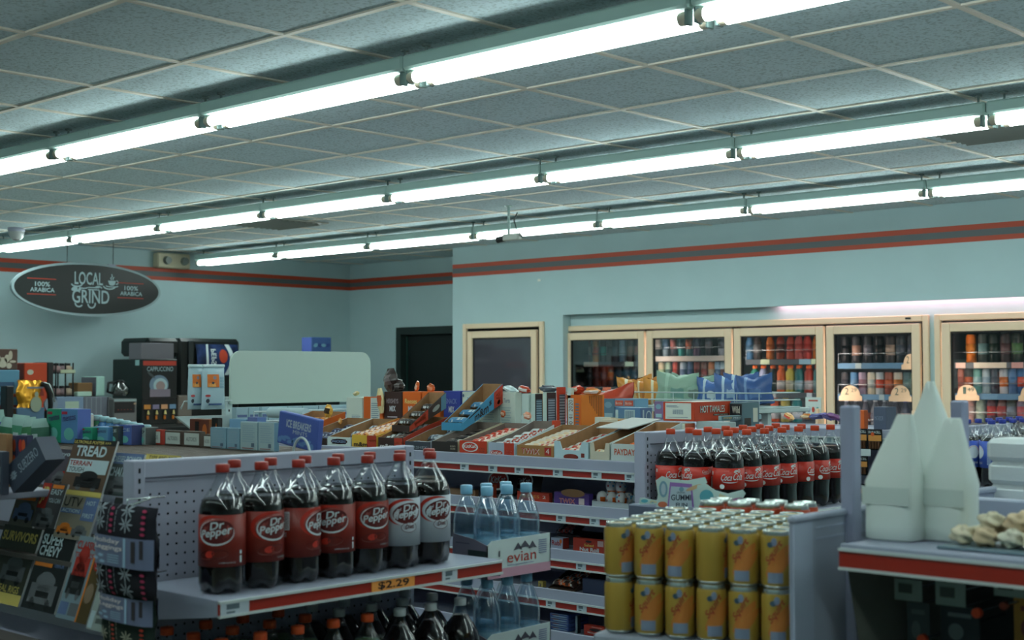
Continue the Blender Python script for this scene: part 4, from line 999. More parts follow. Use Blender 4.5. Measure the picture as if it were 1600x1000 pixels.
# ---- upright boxes along the rear deck
BY = 4.37
def ub(a, b_, c, pt, lab, cf, cs=None, ct=None, z0=RZ, y=BY, pb=650, **k):
    return boxpx('candy_box', lab, 'box', a, b_, c, pt, pb, y, cm(*cf), cm(*(cs or cf)), cm(*(ct or cf)), 'boxes standing behind the candy trays', z0=z0, **k)
W1 = (196, 208, 196)
o, W, H, D = ub(541, 566, 568, 621, 'white box with fine print at the left end of the rear boxes', W1, dep=0.12)
printon(o, 'print', lines(fr(W, H), 0.35, 0.08, 0.9, 0.3, 0, 4), [cm(130, 150, 165)])
o, W, H, D = ub(568, 598, 604, 620, 'orange box with a white facts panel', (210, 96, 28), (206, 90, 24))
printon(o, 'print', [('r', fr(W, H), 0.38, 0.02, 0.85, 0.96, 0)]+lines(fr(W, H, 0.0012), 0.42, 0.08, 0.8, 0.8, 1, 9), [cm(196, 206, 200), cm(120, 140, 150)])
mixes = [(600, 628, 630, 612, 'dark brown mix box between the rear boxes', (62, 40, 36), 'HERSHEYS', (170, 160, 165)), (629, 657, 659, 612, 'orange mix box left of its twin', (216, 100, 28), 'Reeses', (230, 210, 130)),
         (659, 688, 693, 612, 'orange mix box left of the blue one', (214, 98, 26), 'Reeses', (230, 210, 130)), (693, 719, 722, 611, 'deep blue mix box right of the orange ones', (50, 66, 150), 'SNACK', (120, 140, 190))]
for a, b_, c, pt, lab, cf, st, tc in mixes:
    o, W, H, D = ub(a, b_, c, pt, lab, cf, dep=0.10)
    printon(o, 'print', [('t', st, fr(W, H), 0.14, 0.62, 0.66, 0.15, 0, 0.01), ('t', 'MIX', fr(W, H), 0.32, 0.36, 0.34, 0.18, 1, 0.03), ('r', fr(W, H), 0.2, 0.16, 0.75, 0.20, 0), ('r', fr(W, H), 0.28, 0.08, 0.8, 0.11, 0)], [cm(*tc), cm(205, 210, 215)])
wb_ = [(722, 750, 751, 612, 'first'), (751, 779, 780, 612, 'second'), (780, 805, 815, 613, 'third')]
for a, b_, c, pt, w_ in wb_:
    o, W, H, D = ub(a, b_, c, pt, 'white carton with small blue mark, %s of three right of the blue box' % w_, W1, W1, dep=0.11 if w_ != 'third' else None)
    printon(o, 'print', [('t', 'Tarts', fr(W, H), 0.28, 0.70, 0.4, 0.12, 0, 0.0), ('e', fr(W, H), 0.08, 0.88, 0.05, 0.05, 0)]+lines(fr(W, H), 0.15, 0.1, 0.75, 0.6, 1, 7), [cm(70, 100, 130), cm(160, 180, 180)])
def bc(a, b_, c, pt, lab, cf, cs, barc=True):
    o, W, H, D = ub(a, b_, c, pt, lab, cf, cs)
    f = rt(W, D, H)
    if barc:
        printon(o, 'print', [('r', f, 0.15, 0.02, 0.85, 0.82, 0)]+[('r', rt(W, D, H, 0.0016), 0.15, 0.02+q*0.07, 0.85, 0.045+q*0.07, 1) for q in range(12)], [cm(150, 176, 190), cm(60, 80, 96)])
    return o
bc(815, 826, 832, 615, 'narrow white box edge beside the dark bar code boxes', (190, 208, 200), (190, 208, 200), False)
bc(829, 836, 848, 615, 'dark brown box with a pale bar code, left one', (190, 208, 200), (52, 36, 36))
bc(848, 854, 869, 613, 'dark brown box with a pale bar code, right one', (190, 208, 200), (52, 36, 36))
bc(869, 872, 884, 605, 'red-orange box with a striped bar code side', (190, 60, 34), (190, 62, 34))
bc(886, 892, 896, 606, 'tall thin pale board edge left of the big orange box', (190, 204, 196), (190, 204, 196), False)
o, W, H, D = ub(885, 908, 944, 617, 'big orange display box with a torn corner and wrapped cups inside', (208, 100, 28), (216, 118, 26), (216, 150, 90), pb=652)
printon(o, 'print', [('r', fr(W, H), 0.12, 0.02, 0.5, 0.90, 0)]+[('r', fr(W, H, 0.0012), 0.62, 0.03+q*0.085, 0.86, 0.07+q*0.085, 1) for q in range(9)]+[('t', '00 41 2020', lambda a, b_: (W*(0.44-b_*0.26), -0.0014, H*(0.05+a*0.8)), 0, 0, 1, 1, 2)]+
        [('r', rt(W, D, H), 0.35+q*0.075, 0.75-q*0.08, 0.375+q*0.075, 0.97, 2) for q in range(8)], [cm(196, 206, 200), cm(90, 110, 130), cm(110, 60, 30)])
# wrapped pieces poking out of the mix boxes and on the white cartons
def wrapper(px, py, y, c1, c2, lab, wd=0.035, ht=0.05, name='wrapped_candy', grp='loose wrapped candy on the rear boxes'):
    p = at(px, py, y=y); rn = random.Random(int(px*7+py)); m = MB()
    vs = []; nu, nv = 8, 7
    def fn(u, v):
        a = 2*PI*u; q = math.sin(PI*min(max(v, 0.08), 0.92))
        return (wd*0.5*math.cos(a)*(0.45+0.55*q)+rn.uniform(-1, 1)*wd*0.06, wd*0.28*math.sin(a)*(0.2+0.8*q)+rn.uniform(-1, 1)*wd*0.05, ht*v)
    vs = [fn(i/nu, j/nv) for j in range(nv+1) for i in range(nu)]
    for j in range(nv):
        for i in range(nu): m.add([vs[j*nu+i], vs[j*nu+(i+1) % nu], vs[(j+1)*nu+(i+1) % nu], vs[(j+1)*nu+i]], [(0, 1, 2, 3)], 1 if 2 <= j <= 4 and i in (5, 6) else 0)
    m.add(vs[:nu], [tuple(range(nu-1, -1, -1))]); m.add(vs[-nu:], [tuple(range(nu))])
    o = m.build(name, [cm(*c1, rough=0.25), cm(*c2, rough=0.25)], None, (p.x, y, p.z)); o.rotation_euler = (0, rn.uniform(-0.4, 0.4), rn.uniform(-0.5, 0.5))
    return tag(o, lab, 'wrapped candy', grp)
wrapper(612, 612, BY+0.05, (60, 50, 48), (110, 100, 100), 'dark crinkled bag sticking up out of the brown mix box', 0.11, 0.11)
wrapper(619, 612, BY+0.06, (54, 46, 44), (120, 112, 110), 'second dark crinkled bag leaning at the brown mix box', 0.09, 0.06)
wrapper(596, 646, BY-0.012, (220, 200, 150), (190, 90, 50), 'cream wrapped piece tucked beside the brown mix box', 0.05, 0.12)
wrapper(650, 613, BY+0.05, (206, 104, 50), (222, 180, 150), 'orange wrapped piece poking from the left orange box', 0.035, 0.055)
wrapper(672, 613, BY+0.05, (196, 96, 46), (220, 150, 110), 'orange wrapped piece poking from the right orange box', 0.05, 0.04)
wrapper(797, 613, BY+0.05, (186, 204, 206), (206, 214, 214), 'pale crumpled wrapper lying on the white cartons', 0.10, 0.025)
wrapper(818, 614, BY+0.05, (186, 66, 40), (206, 196, 190), 'red-orange flap of wrapper beside the white cartons', 0.07, 0.03)
wrapper(857, 613, BY+0.07, (84, 90, 100), (90, 96, 106), 'slate grey packet lying on the dark bar code boxes', 0.10, 0.03)
wrapper(900, 617, BY+0.05, (190, 60, 34), (230, 200, 180), 'red wrapper heap on the big orange box', 0.10, 0.035)
wrapper(925, 618, BY+0.08, (214, 130, 60), (220, 206, 196), 'orange and white wrapper heap on the big orange box', 0.09, 0.03)
wrapper(557, 618, BY+0.03, (190, 170, 120), (210, 190, 150), 'cream wrapper over the white box at the left', 0.05, 0.02)
wrapper(512, 652, 4.13, (226, 170, 70), (60, 44, 30), 'yellow pack standing up at the orange tray', 0.05, 0.06)
wrapper(532, 663, 4.2, (222, 150, 70), (230, 200, 150), 'small orange wrapper on the kraft tray rim', 0.03, 0.03)
wrapper(785, 652, 4.33, (190, 90, 50), (220, 180, 150), 'small orange wrapper behind the blue printed tray', 0.03, 0.03)
wrapper(823, 655, 4.24, (220, 150, 120), (226, 190, 170), 'pink wrapper on the grey tray rim', 0.04, 0.03)
o, W, H, D = boxpx('candy_box', 'orange-red box corner between the grey tray and the orange box', 'box', 862, 868, 876, 657, 672, 4.22, cm(190, 64, 34), cm(190, 64, 34))

# ---- right end of the rear deck
o, W, H, D = ub(940, 965, 1008, 655, 'flat yellow and orange carton under the blue box', (206, 200, 180), (220, 150, 60), (226, 190, 130), y=4.33, pb=672, z0=RZ)
printon(o, 'print', lines(fr(W, H), 0.1, 0.2, 0.8, 0.8, 0, 3), [cm(150, 160, 165)])
o, W, H, D = boxpx('candy_box', 'white box with grey print left under the blue box', 'box', 929, 955, 962, 652, 663, 4.40, cm(206, 206, 190), cm(206, 206, 196), None, None, z0=RZ+0.0)
BZ = at(990, 661, y=4.42).z
o, W, H, D = boxpx('candy_box', 'slate blue display box with barcode panel and round badge', 'box', 961, 1001, 1019, 637, 661, 4.42, cm(84, 122, 160), cm(84, 110, 150), cm(150, 180, 190), None)
printon(o, 'print', [('r', fr(W, H), 0.02, 0.3, 0.13, 0.85, 0), ('r', fr(W, H), 0.38, 0.12, 0.78, 0.86, 0)]+barcode(fr(W, H, 0.0012), 0.42, 0.18, 0.74, 0.8, 1, 8)+[('r', rt(W, D, H), 0.16, 0.2, 0.28, 0.86, 0), ('e', rt(W, D, H), 0.68, 0.45, 0.24, 0.36, 0), ('e', rt(W, D, H, 0.0016), 0.68, 0.45, 0.18, 0.28, 1)], [cm(170, 196, 200), cm(80, 106, 140)])
tag(MB().box((0, 0, 0), (0.22, 0.15, BZ-RZ-0.001), 0, 0.003).build('carton', cm(200, 196, 180), None, (at(961, 661, y=4.42).x-0.0, 4.425, RZ)), 'pale carton supporting the slate blue display box', 'box')
for a, b_, c, pt, pb, lab, cf, cs in [(941, 960, 963, 623, 655, 'blue patterned bag-like box left of the red badge box', (90, 130, 150), (70, 96, 130)), (960, 992, 1013, 623, 637, 'blue box with two red badges on top', (110, 150, 176), (110, 156, 180)), (1022, 1036, 1038, 627, 655, 'violet and blue box behind the red carton', (130, 110, 150), (90, 120, 170))]:
    o, W, H, D = boxpx('candy_box', lab, 'box', a, b_, c, pt, pb, 4.62, cm(*cf), cm(*cs), None, 'small boxes behind the slate blue one')
    if 'badges' in lab: printon(o, 'print', [('r', fr(W, H), 0.04, 0.2, 0.44, 0.8, 0), ('r', fr(W, H), 0.5, 0.2, 0.92, 0.8, 0), ('t', 'Bottle', fr(W, H, 0.0013), 0.08, 0.35, 0.3, 0.3, 1), ('t', 'Bottle', fr(W, H, 0.0013), 0.55, 0.35, 0.3, 0.3, 1)], [cm(196, 90, 70), cm(225, 215, 200)])
    else: printon(o, 'print', [('e', fr(W, H), 0.5, 0.7, 0.3, 0.15, 0), ('r', fr(W, H), 0.2, 0.1, 0.85, 0.3, 1)], [cm(120, 160, 180), cm(150, 190, 200)])
# red-orange carton
o, W, H, D = boxpx('candy_carton', 'orange-red carton with slanted white lettering and a shipping label', 'box', 1036, 1085, 1142, 628, 658, 4.40, cm(190, 66, 34), cm(186, 62, 30), cm(196, 190, 180))
HTZ = o.location.z
printon(o, 'print', [('r', fr(W, H), 0.08, 0.10, 0.90, 0.94, 0)]+barcode(fr(W, H, 0.0013), 0.32, 0.35, 0.66, 0.6, 1, 12)+lines(fr(W, H, 0.0013), 0.12, 0.72, 0.5, 0.86, 1, 2)+lines(fr(W, H, 0.0013), 0.14, 0.18, 0.8, 0.24, 1, 1)+
        [('t', 'HOT TAMALES', rt(W, D, H, 0.0013), 0.14, 0.42, 0.68, 0.38, 2, 0.02), ('t', 'HOT TAMALES', rt(W, D, H, 0.0018), 0.155, 0.44, 0.66, 0.36, 0, 0.005), ('r', rt(W, D, H), 0.5, 0.26, 0.94, 0.36, 2), ('t', 'FIERCE CINNAMON', rt(W, D, H, 0.0018), 0.53, 0.28, 0.38, 0.06, 0)], [cm(205, 214, 205), cm(120, 140, 160), cm(60, 30, 26)])
o, W, H, D = boxpx('candy_carton', 'low white carton with faint print under the orange-red one', 'box', 1020, 1070, 1086, 661, 676, 4.36, cm(200, 208, 190), cm(190, 90, 60), cm(200, 204, 190), None, z0=RZ)
printon(o, 'print', [('t', 'Tamales', fr(W, H), 0.3, 0.5, 0.45, 0.25, 0)], [cm(130, 150, 170)])
o, W, H, D = boxpx('candy_carton', 'pale carton with small print right of the low white one', 'box', 1088, 1140, 1150, 659, 676, 4.42, cm(170, 190, 190), cm(170, 190, 190), None, None, z0=RZ)
o, W, H, D = boxpx('book_box', 'flat silver box with dark lettering on its side', 'box', 1122, 1126, 1190, 650, 658, 4.50, cm(150, 176, 180), cm(140, 170, 178), cm(160, 186, 188))
printon(o, 'print', [('r', rt(W, D, H), 0.02, 0.15, 0.55, 0.85, 1), ('t', 'orange', rt(W, D, H, 0.0016), 0.06, 0.3, 0.2, 0.4, 0), ('t', 'MIKE', rt(W, D, H, 0.0016), 0.3, 0.3, 0.18, 0.4, 2)], [cm(220, 180, 100), cm(90, 110, 116), cm(200, 210, 210)])

# ---- chip bags in a wire basket on the rear unit
def bag(px, py, pt, y, wd, c1, c2, c3, lab, grp, rz=0.0, text=None):
    p = at(px, py, y=y); H = at(px, pt, y=y).z-p.z; rn = random.Random(int(px)); nu, nv = 12, 12; e = None
    def side(s):
        def fn(u, v):
            q = (math.sin(PI*min(max(u, 0.0), 1))**0.6)*(math.sin(PI*min(max(v, 0.0), 1))**0.6)
            return ((u-0.5)*wd*(1+0.06*math.cos(2*PI*v)), s*(0.035*q+0.0015)*wd/0.16+rn.uniform(-0.004, 0.004)*q, v*H+(0.05*abs(u-0.5) if v > 0.9 else 0)+rn.uniform(-0.004, 0.004))
        return fn
    m = MB(); m.grid(side(-1), nu, nv, 0); m.grid(side(1), nu, nv, 0)
    m.m = [0]*len(m.f)
    for k in range(nu*nv):
        i, j = k % nu, k//nu
        if i in (3,): m.m[k] = 1
        if 3 <= j <= 6 and 5 <= i <= 8: m.m[k] = 2
    o = m.build('chip_bag', [cm(*c1, rough=0.28), cm(*c2, rough=0.3), cm(*c3, rough=0.3)], None, (p.x, y, p.z)); o.rotation_euler = (0, rn.uniform(-0.12, 0.12), rz)
    tag(o, lab, 'chip bag', grp)
    return o
CG = 'bags of chips in the wire basket'
OB = (206, 140, 60); GB = (140, 170, 150); BB = (70, 104, 160)
for px, pt, wd, cc, c2, c3, lab, rz in [(994, 594, 0.17, OB, (216, 210, 180), (190, 160, 110), 'leftmost orange chip bag in the wire basket', 0.4), (1012, 597, 0.14, (190, 124, 54), (206, 190, 150), (180, 110, 50), 'middle orange chip bag, half hidden', 0.2), (1030, 597, 0.15, OB, (216, 210, 180), (200, 180, 140), 'orange chip bag beside the green ones', 0.5),
                                      (1056, 588, 0.20, GB, (160, 190, 170), (110, 150, 140), 'pale green chip bag, left of two', 0.3), (1082, 592, 0.20, (134, 164, 146), (150, 180, 160), (110, 130, 120), 'pale green chip bag, right of two', 0.5),
                                      (1112, 597, 0.15, BB, (170, 190, 200), (190, 205, 210), 'blue chip bag next to the green ones', 0.2), (1141, 592, 0.15, (76, 108, 164), (180, 200, 214), (150, 175, 200), 'blue chip bag in the middle of the blue ones', 0.4), (1160, 589, 0.16, (70, 100, 156), (180, 200, 214), (90, 120, 170), 'tall blue chip bag, second from the right end of the basket', 0.3), (1182, 592, 0.17, (62, 92, 146), (120, 150, 190), (90, 120, 170), 'blue chip bag at the right end of the basket', 0.15)]:
    bag(px, 632, pt, 5.35+0.02*((int(px)) % 3), wd, cc, c2, c3, lab, CG, rz)
y_ = 5.18
pa = at(930, 612, y=y_); pb_ = at(1186, 612, y=y_); zb_ = at(1060, 634, y=5.35).z; L = pb_.x-pa.x
e = empty('wire_basket', (pa.x, y_, zb_), 'white wire basket holding the chip bags', 'basket'); Hb = pa.z-zb_
m = MB(); Dp = 0.34
for zz in (0.0, Hb*0.5, Hb): m.tube([(0, 0, zz), (L, 0, zz), (L, Dp, zz), (0, Dp, zz)], 0.0032, closed=True)
for k in range(9):
    m.cyl((L*k/8, 0, 0), (L*k/8, 0, Hb), 0.002, n=5); m.cyl((L*k/8, 0, 0), (L*k/8, Dp, 0), 0.002, n=5)
m.build('wire_frame', M_wire, e)
e2_ = MB().box((0, 0, 0), (L, 0.45, 0.02), 0, 0.003).build('rack_deck', M_wire, e, (0, -0.02, -0.023))
m = MB()
for xx in (0.02, L-0.05): m.box((xx, 0.1, -(zb_)+0.0), (xx+0.03, 0.13, -0.023)); m.box((xx-0.05, 0.0, -zb_), (xx+0.08, 0.40, -zb_+0.02))
m.build('stand', M_wire, e)
o, W, H, D = boxpx('snack_box', 'dark pretzel box with grey grid print under the blue chips', 'box', 1140, 1160, 1186, 629, 648, 4.64, cm(90, 112, 120), cm(90, 116, 124), None, None, z0=RZ)
o['label'] = 'grey-green snack box behind the flat silver box'
printon(o, 'print', [('r', fr(W, H), 0.05, 0.55, 0.95, 0.95, 0), ('t', 'Wild', fr(W, H, 0.0013), 0.2, 0.62, 0.6, 0.25, 1, 0.02), ('r', rt(W, D, H), 0.1, 0.1, 0.5, 0.45, 2), ('r', rt(W, D, H), 0.62, 0.3, 0.9, 0.8, 1)], [cm(30, 36, 40), cm(206, 206, 190), cm(60, 50, 44)])
o.location.z = o.location.z
# red tray of jars and long rail seen at the left of the basket
p0 = at(884, 618, y=5.5); p1 = at(966, 604, y=5.5)
p0 = at(884, 618, y=5.99); p1 = at(966, 604, y=5.99)
e = empty('jar_tray', (p0.x, 5.99, p0.z), 'red tray of small dark round jars behind the orange box', 'tray')
WW = p1.x-p0.x
MB().box((0, 0, -0.02), (WW, 0.2, 0.012), 0, 0.002).build('tray', cm(110, 34, 28), e)
MB().box((0.02, 0.02, g3top.z-0.029-p0.z), (WW-0.02, 0.18, -0.02)).build('riser', cm(96, 40, 34), e)
for k in range(6):
    o = MB().lathe([(0, 0), (0.028, 0), (0.032, 0.012), (0.028, 0.034), (0.0, 0.036)], n=14).build('jar', [M_black if k % 2 else cm(190, 90, 60)], e, (0.04+k*WW/6.5, 0.04, 0.013))
o = bag(948, 656, 612, 4.7, 0.30, (190, 70, 44), (206, 180, 160), (210, 190, 180), 'red chip bag lying low behind the slate blue box', 'bags of chips in the wire basket', 0.1)
# snack packs on top of the rear unit
for i, (px, c1, c2, lab) in enumerate([(1232, (222, 170, 110), (190, 70, 50), 'orange and white packs lying by the third cooler door'), (1260, (206, 130, 70), (220, 190, 150), 'small orange pack on the rear rail'), (1277, (96, 96, 150), (70, 70, 120), 'violet pack on the rear rail'), (1292, (110, 100, 160), (90, 80, 130), 'second violet pack on the rear rail'), (1302, (110, 70, 120), (130, 80, 130), 'small purple pack at the right of the rear rail')]):
    wrapper(px, 655, G3Y0+0.05, c1, c2, lab, 0.08, 0.028)
# clear price rail on the rear unit
pa = at(1186, 656, y=G3Y0-0.05); pb_ = at(1420, 656, y=G3Y0-0.05)
# ================================================================== MAGAZINE GONDOLA
DZ1 = EYE-0.235
g1 = empty('magazine_gondola', (-6.2, 2.30, 0), 'long shelf unit with brown slatted top carrying magazines and gum', 'store shelf')
LG = -3.02+6.2
MB().box((0, -0.12, 0.1), (LG, -0.09, DZ1-0.02)).build('back_panel', M_white, g1)
MB().box((0, -0.46, 0), (LG, 0.46, 0.14), 0, 0.005).build('base', M_white, g1)
sl = MB(); M_slat = mat('brown_slats', (92, 78, 68), 0.6, var=0.2, vscale=30)
for k in range(20):
    yy = -0.16+k*0.031; sl.box((0, yy, DZ1-0.014), (LG, yy+0.018, DZ1-0.0005))
for k in range(9): sl.box((LG*k/8-0.01 if k else 0, -0.16, DZ1-0.022), (LG*k/8+0.01, 0.46, DZ1-0.013))
sl.build('slatted_top', M_slat, g1)
MB().box((0, -0.09, 0.14), (LG, 0.45, DZ1-0.03)).build('core', M_white, g1)
# stepped magazine rack
rk = MB()
for yy, zz in ((1.985, EYE-0.45), (1.90, EYE-0.50), (1.80, EYE-0.71)): rk.box((1.6, yy-2.30-0.02, zz-0.012), (LG-0.02, yy-2.30+0.05, zz), 0)
rk.build('rack_steps', mat('rack_brown', (88, 82, 78), 0.6), g1)
lip = MB().box((1.9, 1.71-2.30, EYE-0.745), (LG+0.12, 1.735-2.30, EYE-0.705), 0, 0.004).box((1.9, 1.72-2.30, EYE-0.735), (LG-0.0, 2.02-2.30, EYE-0.722)).build('front_ledge', M_white, g1)
MB().box((1.4, 1.74-2.30, EYE-0.345), (2.62, 1.97-2.30, EYE-0.325), 0, 0.003).build('gum_shelf', M_white, g1)

def magazine(pxl, pxr, pt, pb, y, label, cover, items, mats, lean=0.33, th=0.006, group='magazines on the stepped rack'):
    p0 = at(pxl, pb, y=y); p1 = at(pxr, pb, y=y); W = p1.x-p0.x; H = (at(pxl, pt, y=y).z-p0.z)/math.cos(lean)*0.97
    m = MB().box((0, 0, 0), (W, th, H)); m.m[2] = 1
    o = m.build('magazine', [cm(180, 184, 184), cm(*cover, rough=0.3)], None, (p0.x, y, p0.z)); o.rotation_euler = (-lean, 0, 0)
    tag(o, label, 'magazine', group)
    f = lambda a, b_: (a*W, -0.0007, b_*H); f2 = lambda a, b_: (a*W, -0.0012, b_*H)
    out = []
    for it in items:
        k = it[0]
        if k == 't': out.append(('t', it[1], f2, it[2], it[3], it[4], it[5], it[6], it[7] if len(it) > 7 else 0.015))
        elif k == 'r': out.append(('r', f, *it[1:6]))
        elif k == 'c':   # car silhouette
            x, z_, s, mi, m2 = it[1:6]
            out += [('r', f2, x, z_, x+s, z_+s*0.32, mi), ('e', f2, x+s*0.5, z_+s*0.36, s*0.34, s*0.16, mi), ('e', f2, x+s*0.2, z_, s*0.1, s*0.09, m2), ('e', f2, x+s*0.8, z_, s*0.1, s*0.09, m2), ('r', f2, x+s*0.25, z_+s*0.1, x+s*0.75, z_+s*0.2, m2)]
        elif k == 'e': out.append(('e', f, *it[1:6]))
    printon(o, 'cover_print', out, mats)
    return o
BL = (24, 26, 28); CW = (176, 196, 202); YE = (206, 186, 100); RE = (160, 44, 34); OG = (214, 120, 40); BU = (90, 110, 150); TN = (130, 110, 90); GY = (96, 100, 104)
PM = P1(BL, CW, YE, RE, OG, BU, TN, GY)
def blurb(x, z_, n, w_, mi): return [('r', x, z_-k*0.035, x+w_-(k % 2)*0.06, z_-k*0.035+0.018, mi) for k in range(n)]
magazine(66, 100, 700, 762, 2.03, 'grey magazine partly behind the one with the largest white title', (76, 72, 84), [('t', 'Canyon', 0.04, 0.80, 0.9, 0.14, 1), ('c', 0.3, 0.14, 0.6, 7, 0), ('e', 0.75, 0.4, 0.12, 0.06, 3)]+blurb(0.05, 0.6, 4, 0.3, 1), PM)
magazine(92, 158, 684, 766, 1.99, 'magazine with the largest white title and yellow line on top', (96, 76, 62), [('r', 0, 0.90, 1, 1, 0), ('t', 'ULTRONUS POSTER >>>', 0.02, 0.915, 0.86, 0.06, 2), ('t', 'TREAD', 0.12, 0.68, 0.72, 0.20, 1, 0.03), ('r', 0.04, 0.36, 0.96, 0.62, 1), ('t', 'TERRAIN', 0.06, 0.50, 0.52, 0.09, 3), ('t', 'TOUGH', 0.08, 0.38, 0.36, 0.09, 7), ('c', 0.3, 0.10, 0.6, 0, 7)], PM)
magazine(160, 206, 706, 772, 2.02, 'magazine with blue masthead and CHALLENGE line behind the pegboard edge', (60, 70, 70), [('r', 0, 0.74, 1, 1, 5), ('t', 'DIESELPOWER', 0.03, 0.78, 0.94, 0.15, 1), ('t', 'CHALLENGE', 0.03, 0.44, 0.95, 0.22, 1, 0.03), ('c', 0.1, 0.08, 0.8, 7, 0)], PM)
magazine(208, 262, 708, 780, 2.05, 'magazine with yellow and red masthead above the pegboard rail', (120, 70, 60), [('r', 0, 0.88, 1, 1, 2), ('t', 'TRUCKS', 0.05, 0.66, 0.9, 0.18, 3, 0.03), ('t', 'TYPE AND BEST', 0.1, 0.9, 0.8, 0.07, 0)], PM)
magazine(12, 50, 752, 820, 1.93, 'magazine with a blue car and an orange bar at far left', (96, 92, 84), [('t', 'MOPAR', 0.05, 0.72, 0.92, 0.20, 1, 0.03), ('r', 0, 0.60, 0.8, 0.68, 4), ('c', 0.1, 0.16, 0.75, 5, 0)], PM)
magazine(48, 84, 752, 822, 1.915, 'magazine with a red corner block, left of the one with two cars', (70, 70, 72), [('r', 0.0, 0.42, 0.36, 0.98, 3), ('t', 'JP', 0.04, 0.50, 0.28, 0.40, 2, 0.03), ('t', 'EASY', 0.42, 0.74, 0.5, 0.12, 1), ('t', 'YOU CAN', 0.42, 0.56, 0.5, 0.10, 1), ('r', 0.42, 0.88, 0.9, 0.96, 4), ('c', 0.15, 0.08, 0.7, 7, 0)], PM)
magazine(82, 136, 764, 838, 1.90, 'magazine with two small cars and blue panels mid rack', (130, 124, 110), [('r', 0, 0.9, 1, 1, 2), ('t', 'UTV', 0.04, 0.66, 0.5, 0.20, 0, 0.0), ('r', 0.0, 0.52, 0.6, 0.62, 5), ('t', 'ACTION', 0.04, 0.54, 0.5, 0.07, 1), ('r', 0.62, 0.4, 1, 0.88, 5), ('t', 'HOT', 0.68, 0.72, 0.25, 0.09, 1), ('t', 'FIRST', 0.66, 0.46, 0.3, 0.09, 1), ('c', 0.06, 0.1, 0.42, 4, 0), ('c', 0.5, 0.08, 0.42, 7, 0)], PM)
magazine(160, 208, 776, 845, 1.93, 'magazine with orange DIESEL masthead beside the pegboard', (70, 60, 50), [('r', 0, 0.82, 1, 0.98, 0), ('t', 'DIESEL', 0.04, 0.62, 0.92, 0.20, 4, 0.03), ('c', 0.1, 0.1, 0.8, 7, 0)], PM)
magazine(-30, 28, 818, 935, 1.86, 'magazine with pale yellow masthead at the left edge', (60, 62, 50), [('t', 'SURVIVORS', 0.05, 0.80, 0.9, 0.13, 2, 0.03), ('c', 0.3, 0.3, 0.6, 7, 0), ('r', 0, 0, 1, 0.14, 2), ('t', 'REAL RIGS', 0.3, 0.15, 0.6, 0.09, 2)], PM)
magazine(32, 84, 824, 948, 1.84, 'magazine with a dark car front under a stacked white title', (30, 32, 34), [('t', 'SUPER', 0.05, 0.80, 0.62, 0.13, 1, 0.03), ('t', 'CHEVY', 0.05, 0.66, 0.62, 0.13, 1, 0.03), ('r', 0.03, 0.53, 0.55, 0.62, 4), ('t', 'TERROR', 0.6, 0.54, 0.3, 0.06, 5), ('e', 0.5, 0.36, 0.28, 0.10, 7), ('c', 0.12, 0.08, 0.76, 7, 0), ('r', 0.15, 0.26, 0.85, 0.30, 5)], PM)
magazine(86, 118, 836, 964, 1.83, 'narrow magazine with red lettering and a red car', (120, 140, 150), [('t', 'CLASSIC', 0.04, 0.84, 0.9, 0.10, 3, 0.02), ('t', 'TRUCKS', 0.04, 0.74, 0.9, 0.06, 3), ('c', 0.15, 0.52, 0.7, 3, 0), ('c', 0.1, 0.3, 0.75, 0, 7), ('r', 0.05, 0.05, 0.45, 0.2, 5), ('r', 0.52, 0.05, 0.92, 0.2, 7)], PM)
magazine(116, 134, 842, 972, 1.825, 'magazine with orange bordered dark cover right of the red car one', (80, 64, 36), [('r', 0, 0.9, 1, 1, 4), ('r', 0.0, 0.0, 0.12, 1, 4), ('e', 0.5, 0.7, 0.3, 0.08, 3), ('e', 0.5, 0.35, 0.35, 0.12, 6)], PM)
magazine(134, 166, 925, 982, 1.80, 'white and green catalogue at the foot of the rack', (150, 160, 156), [('r', 0.3, 0.4, 0.9, 0.9, 7), ('r', 0.04, 0.04, 0.25, 0.5, 1)]+blurb(0.35, 0.3, 4, 0.5, 0), PM)

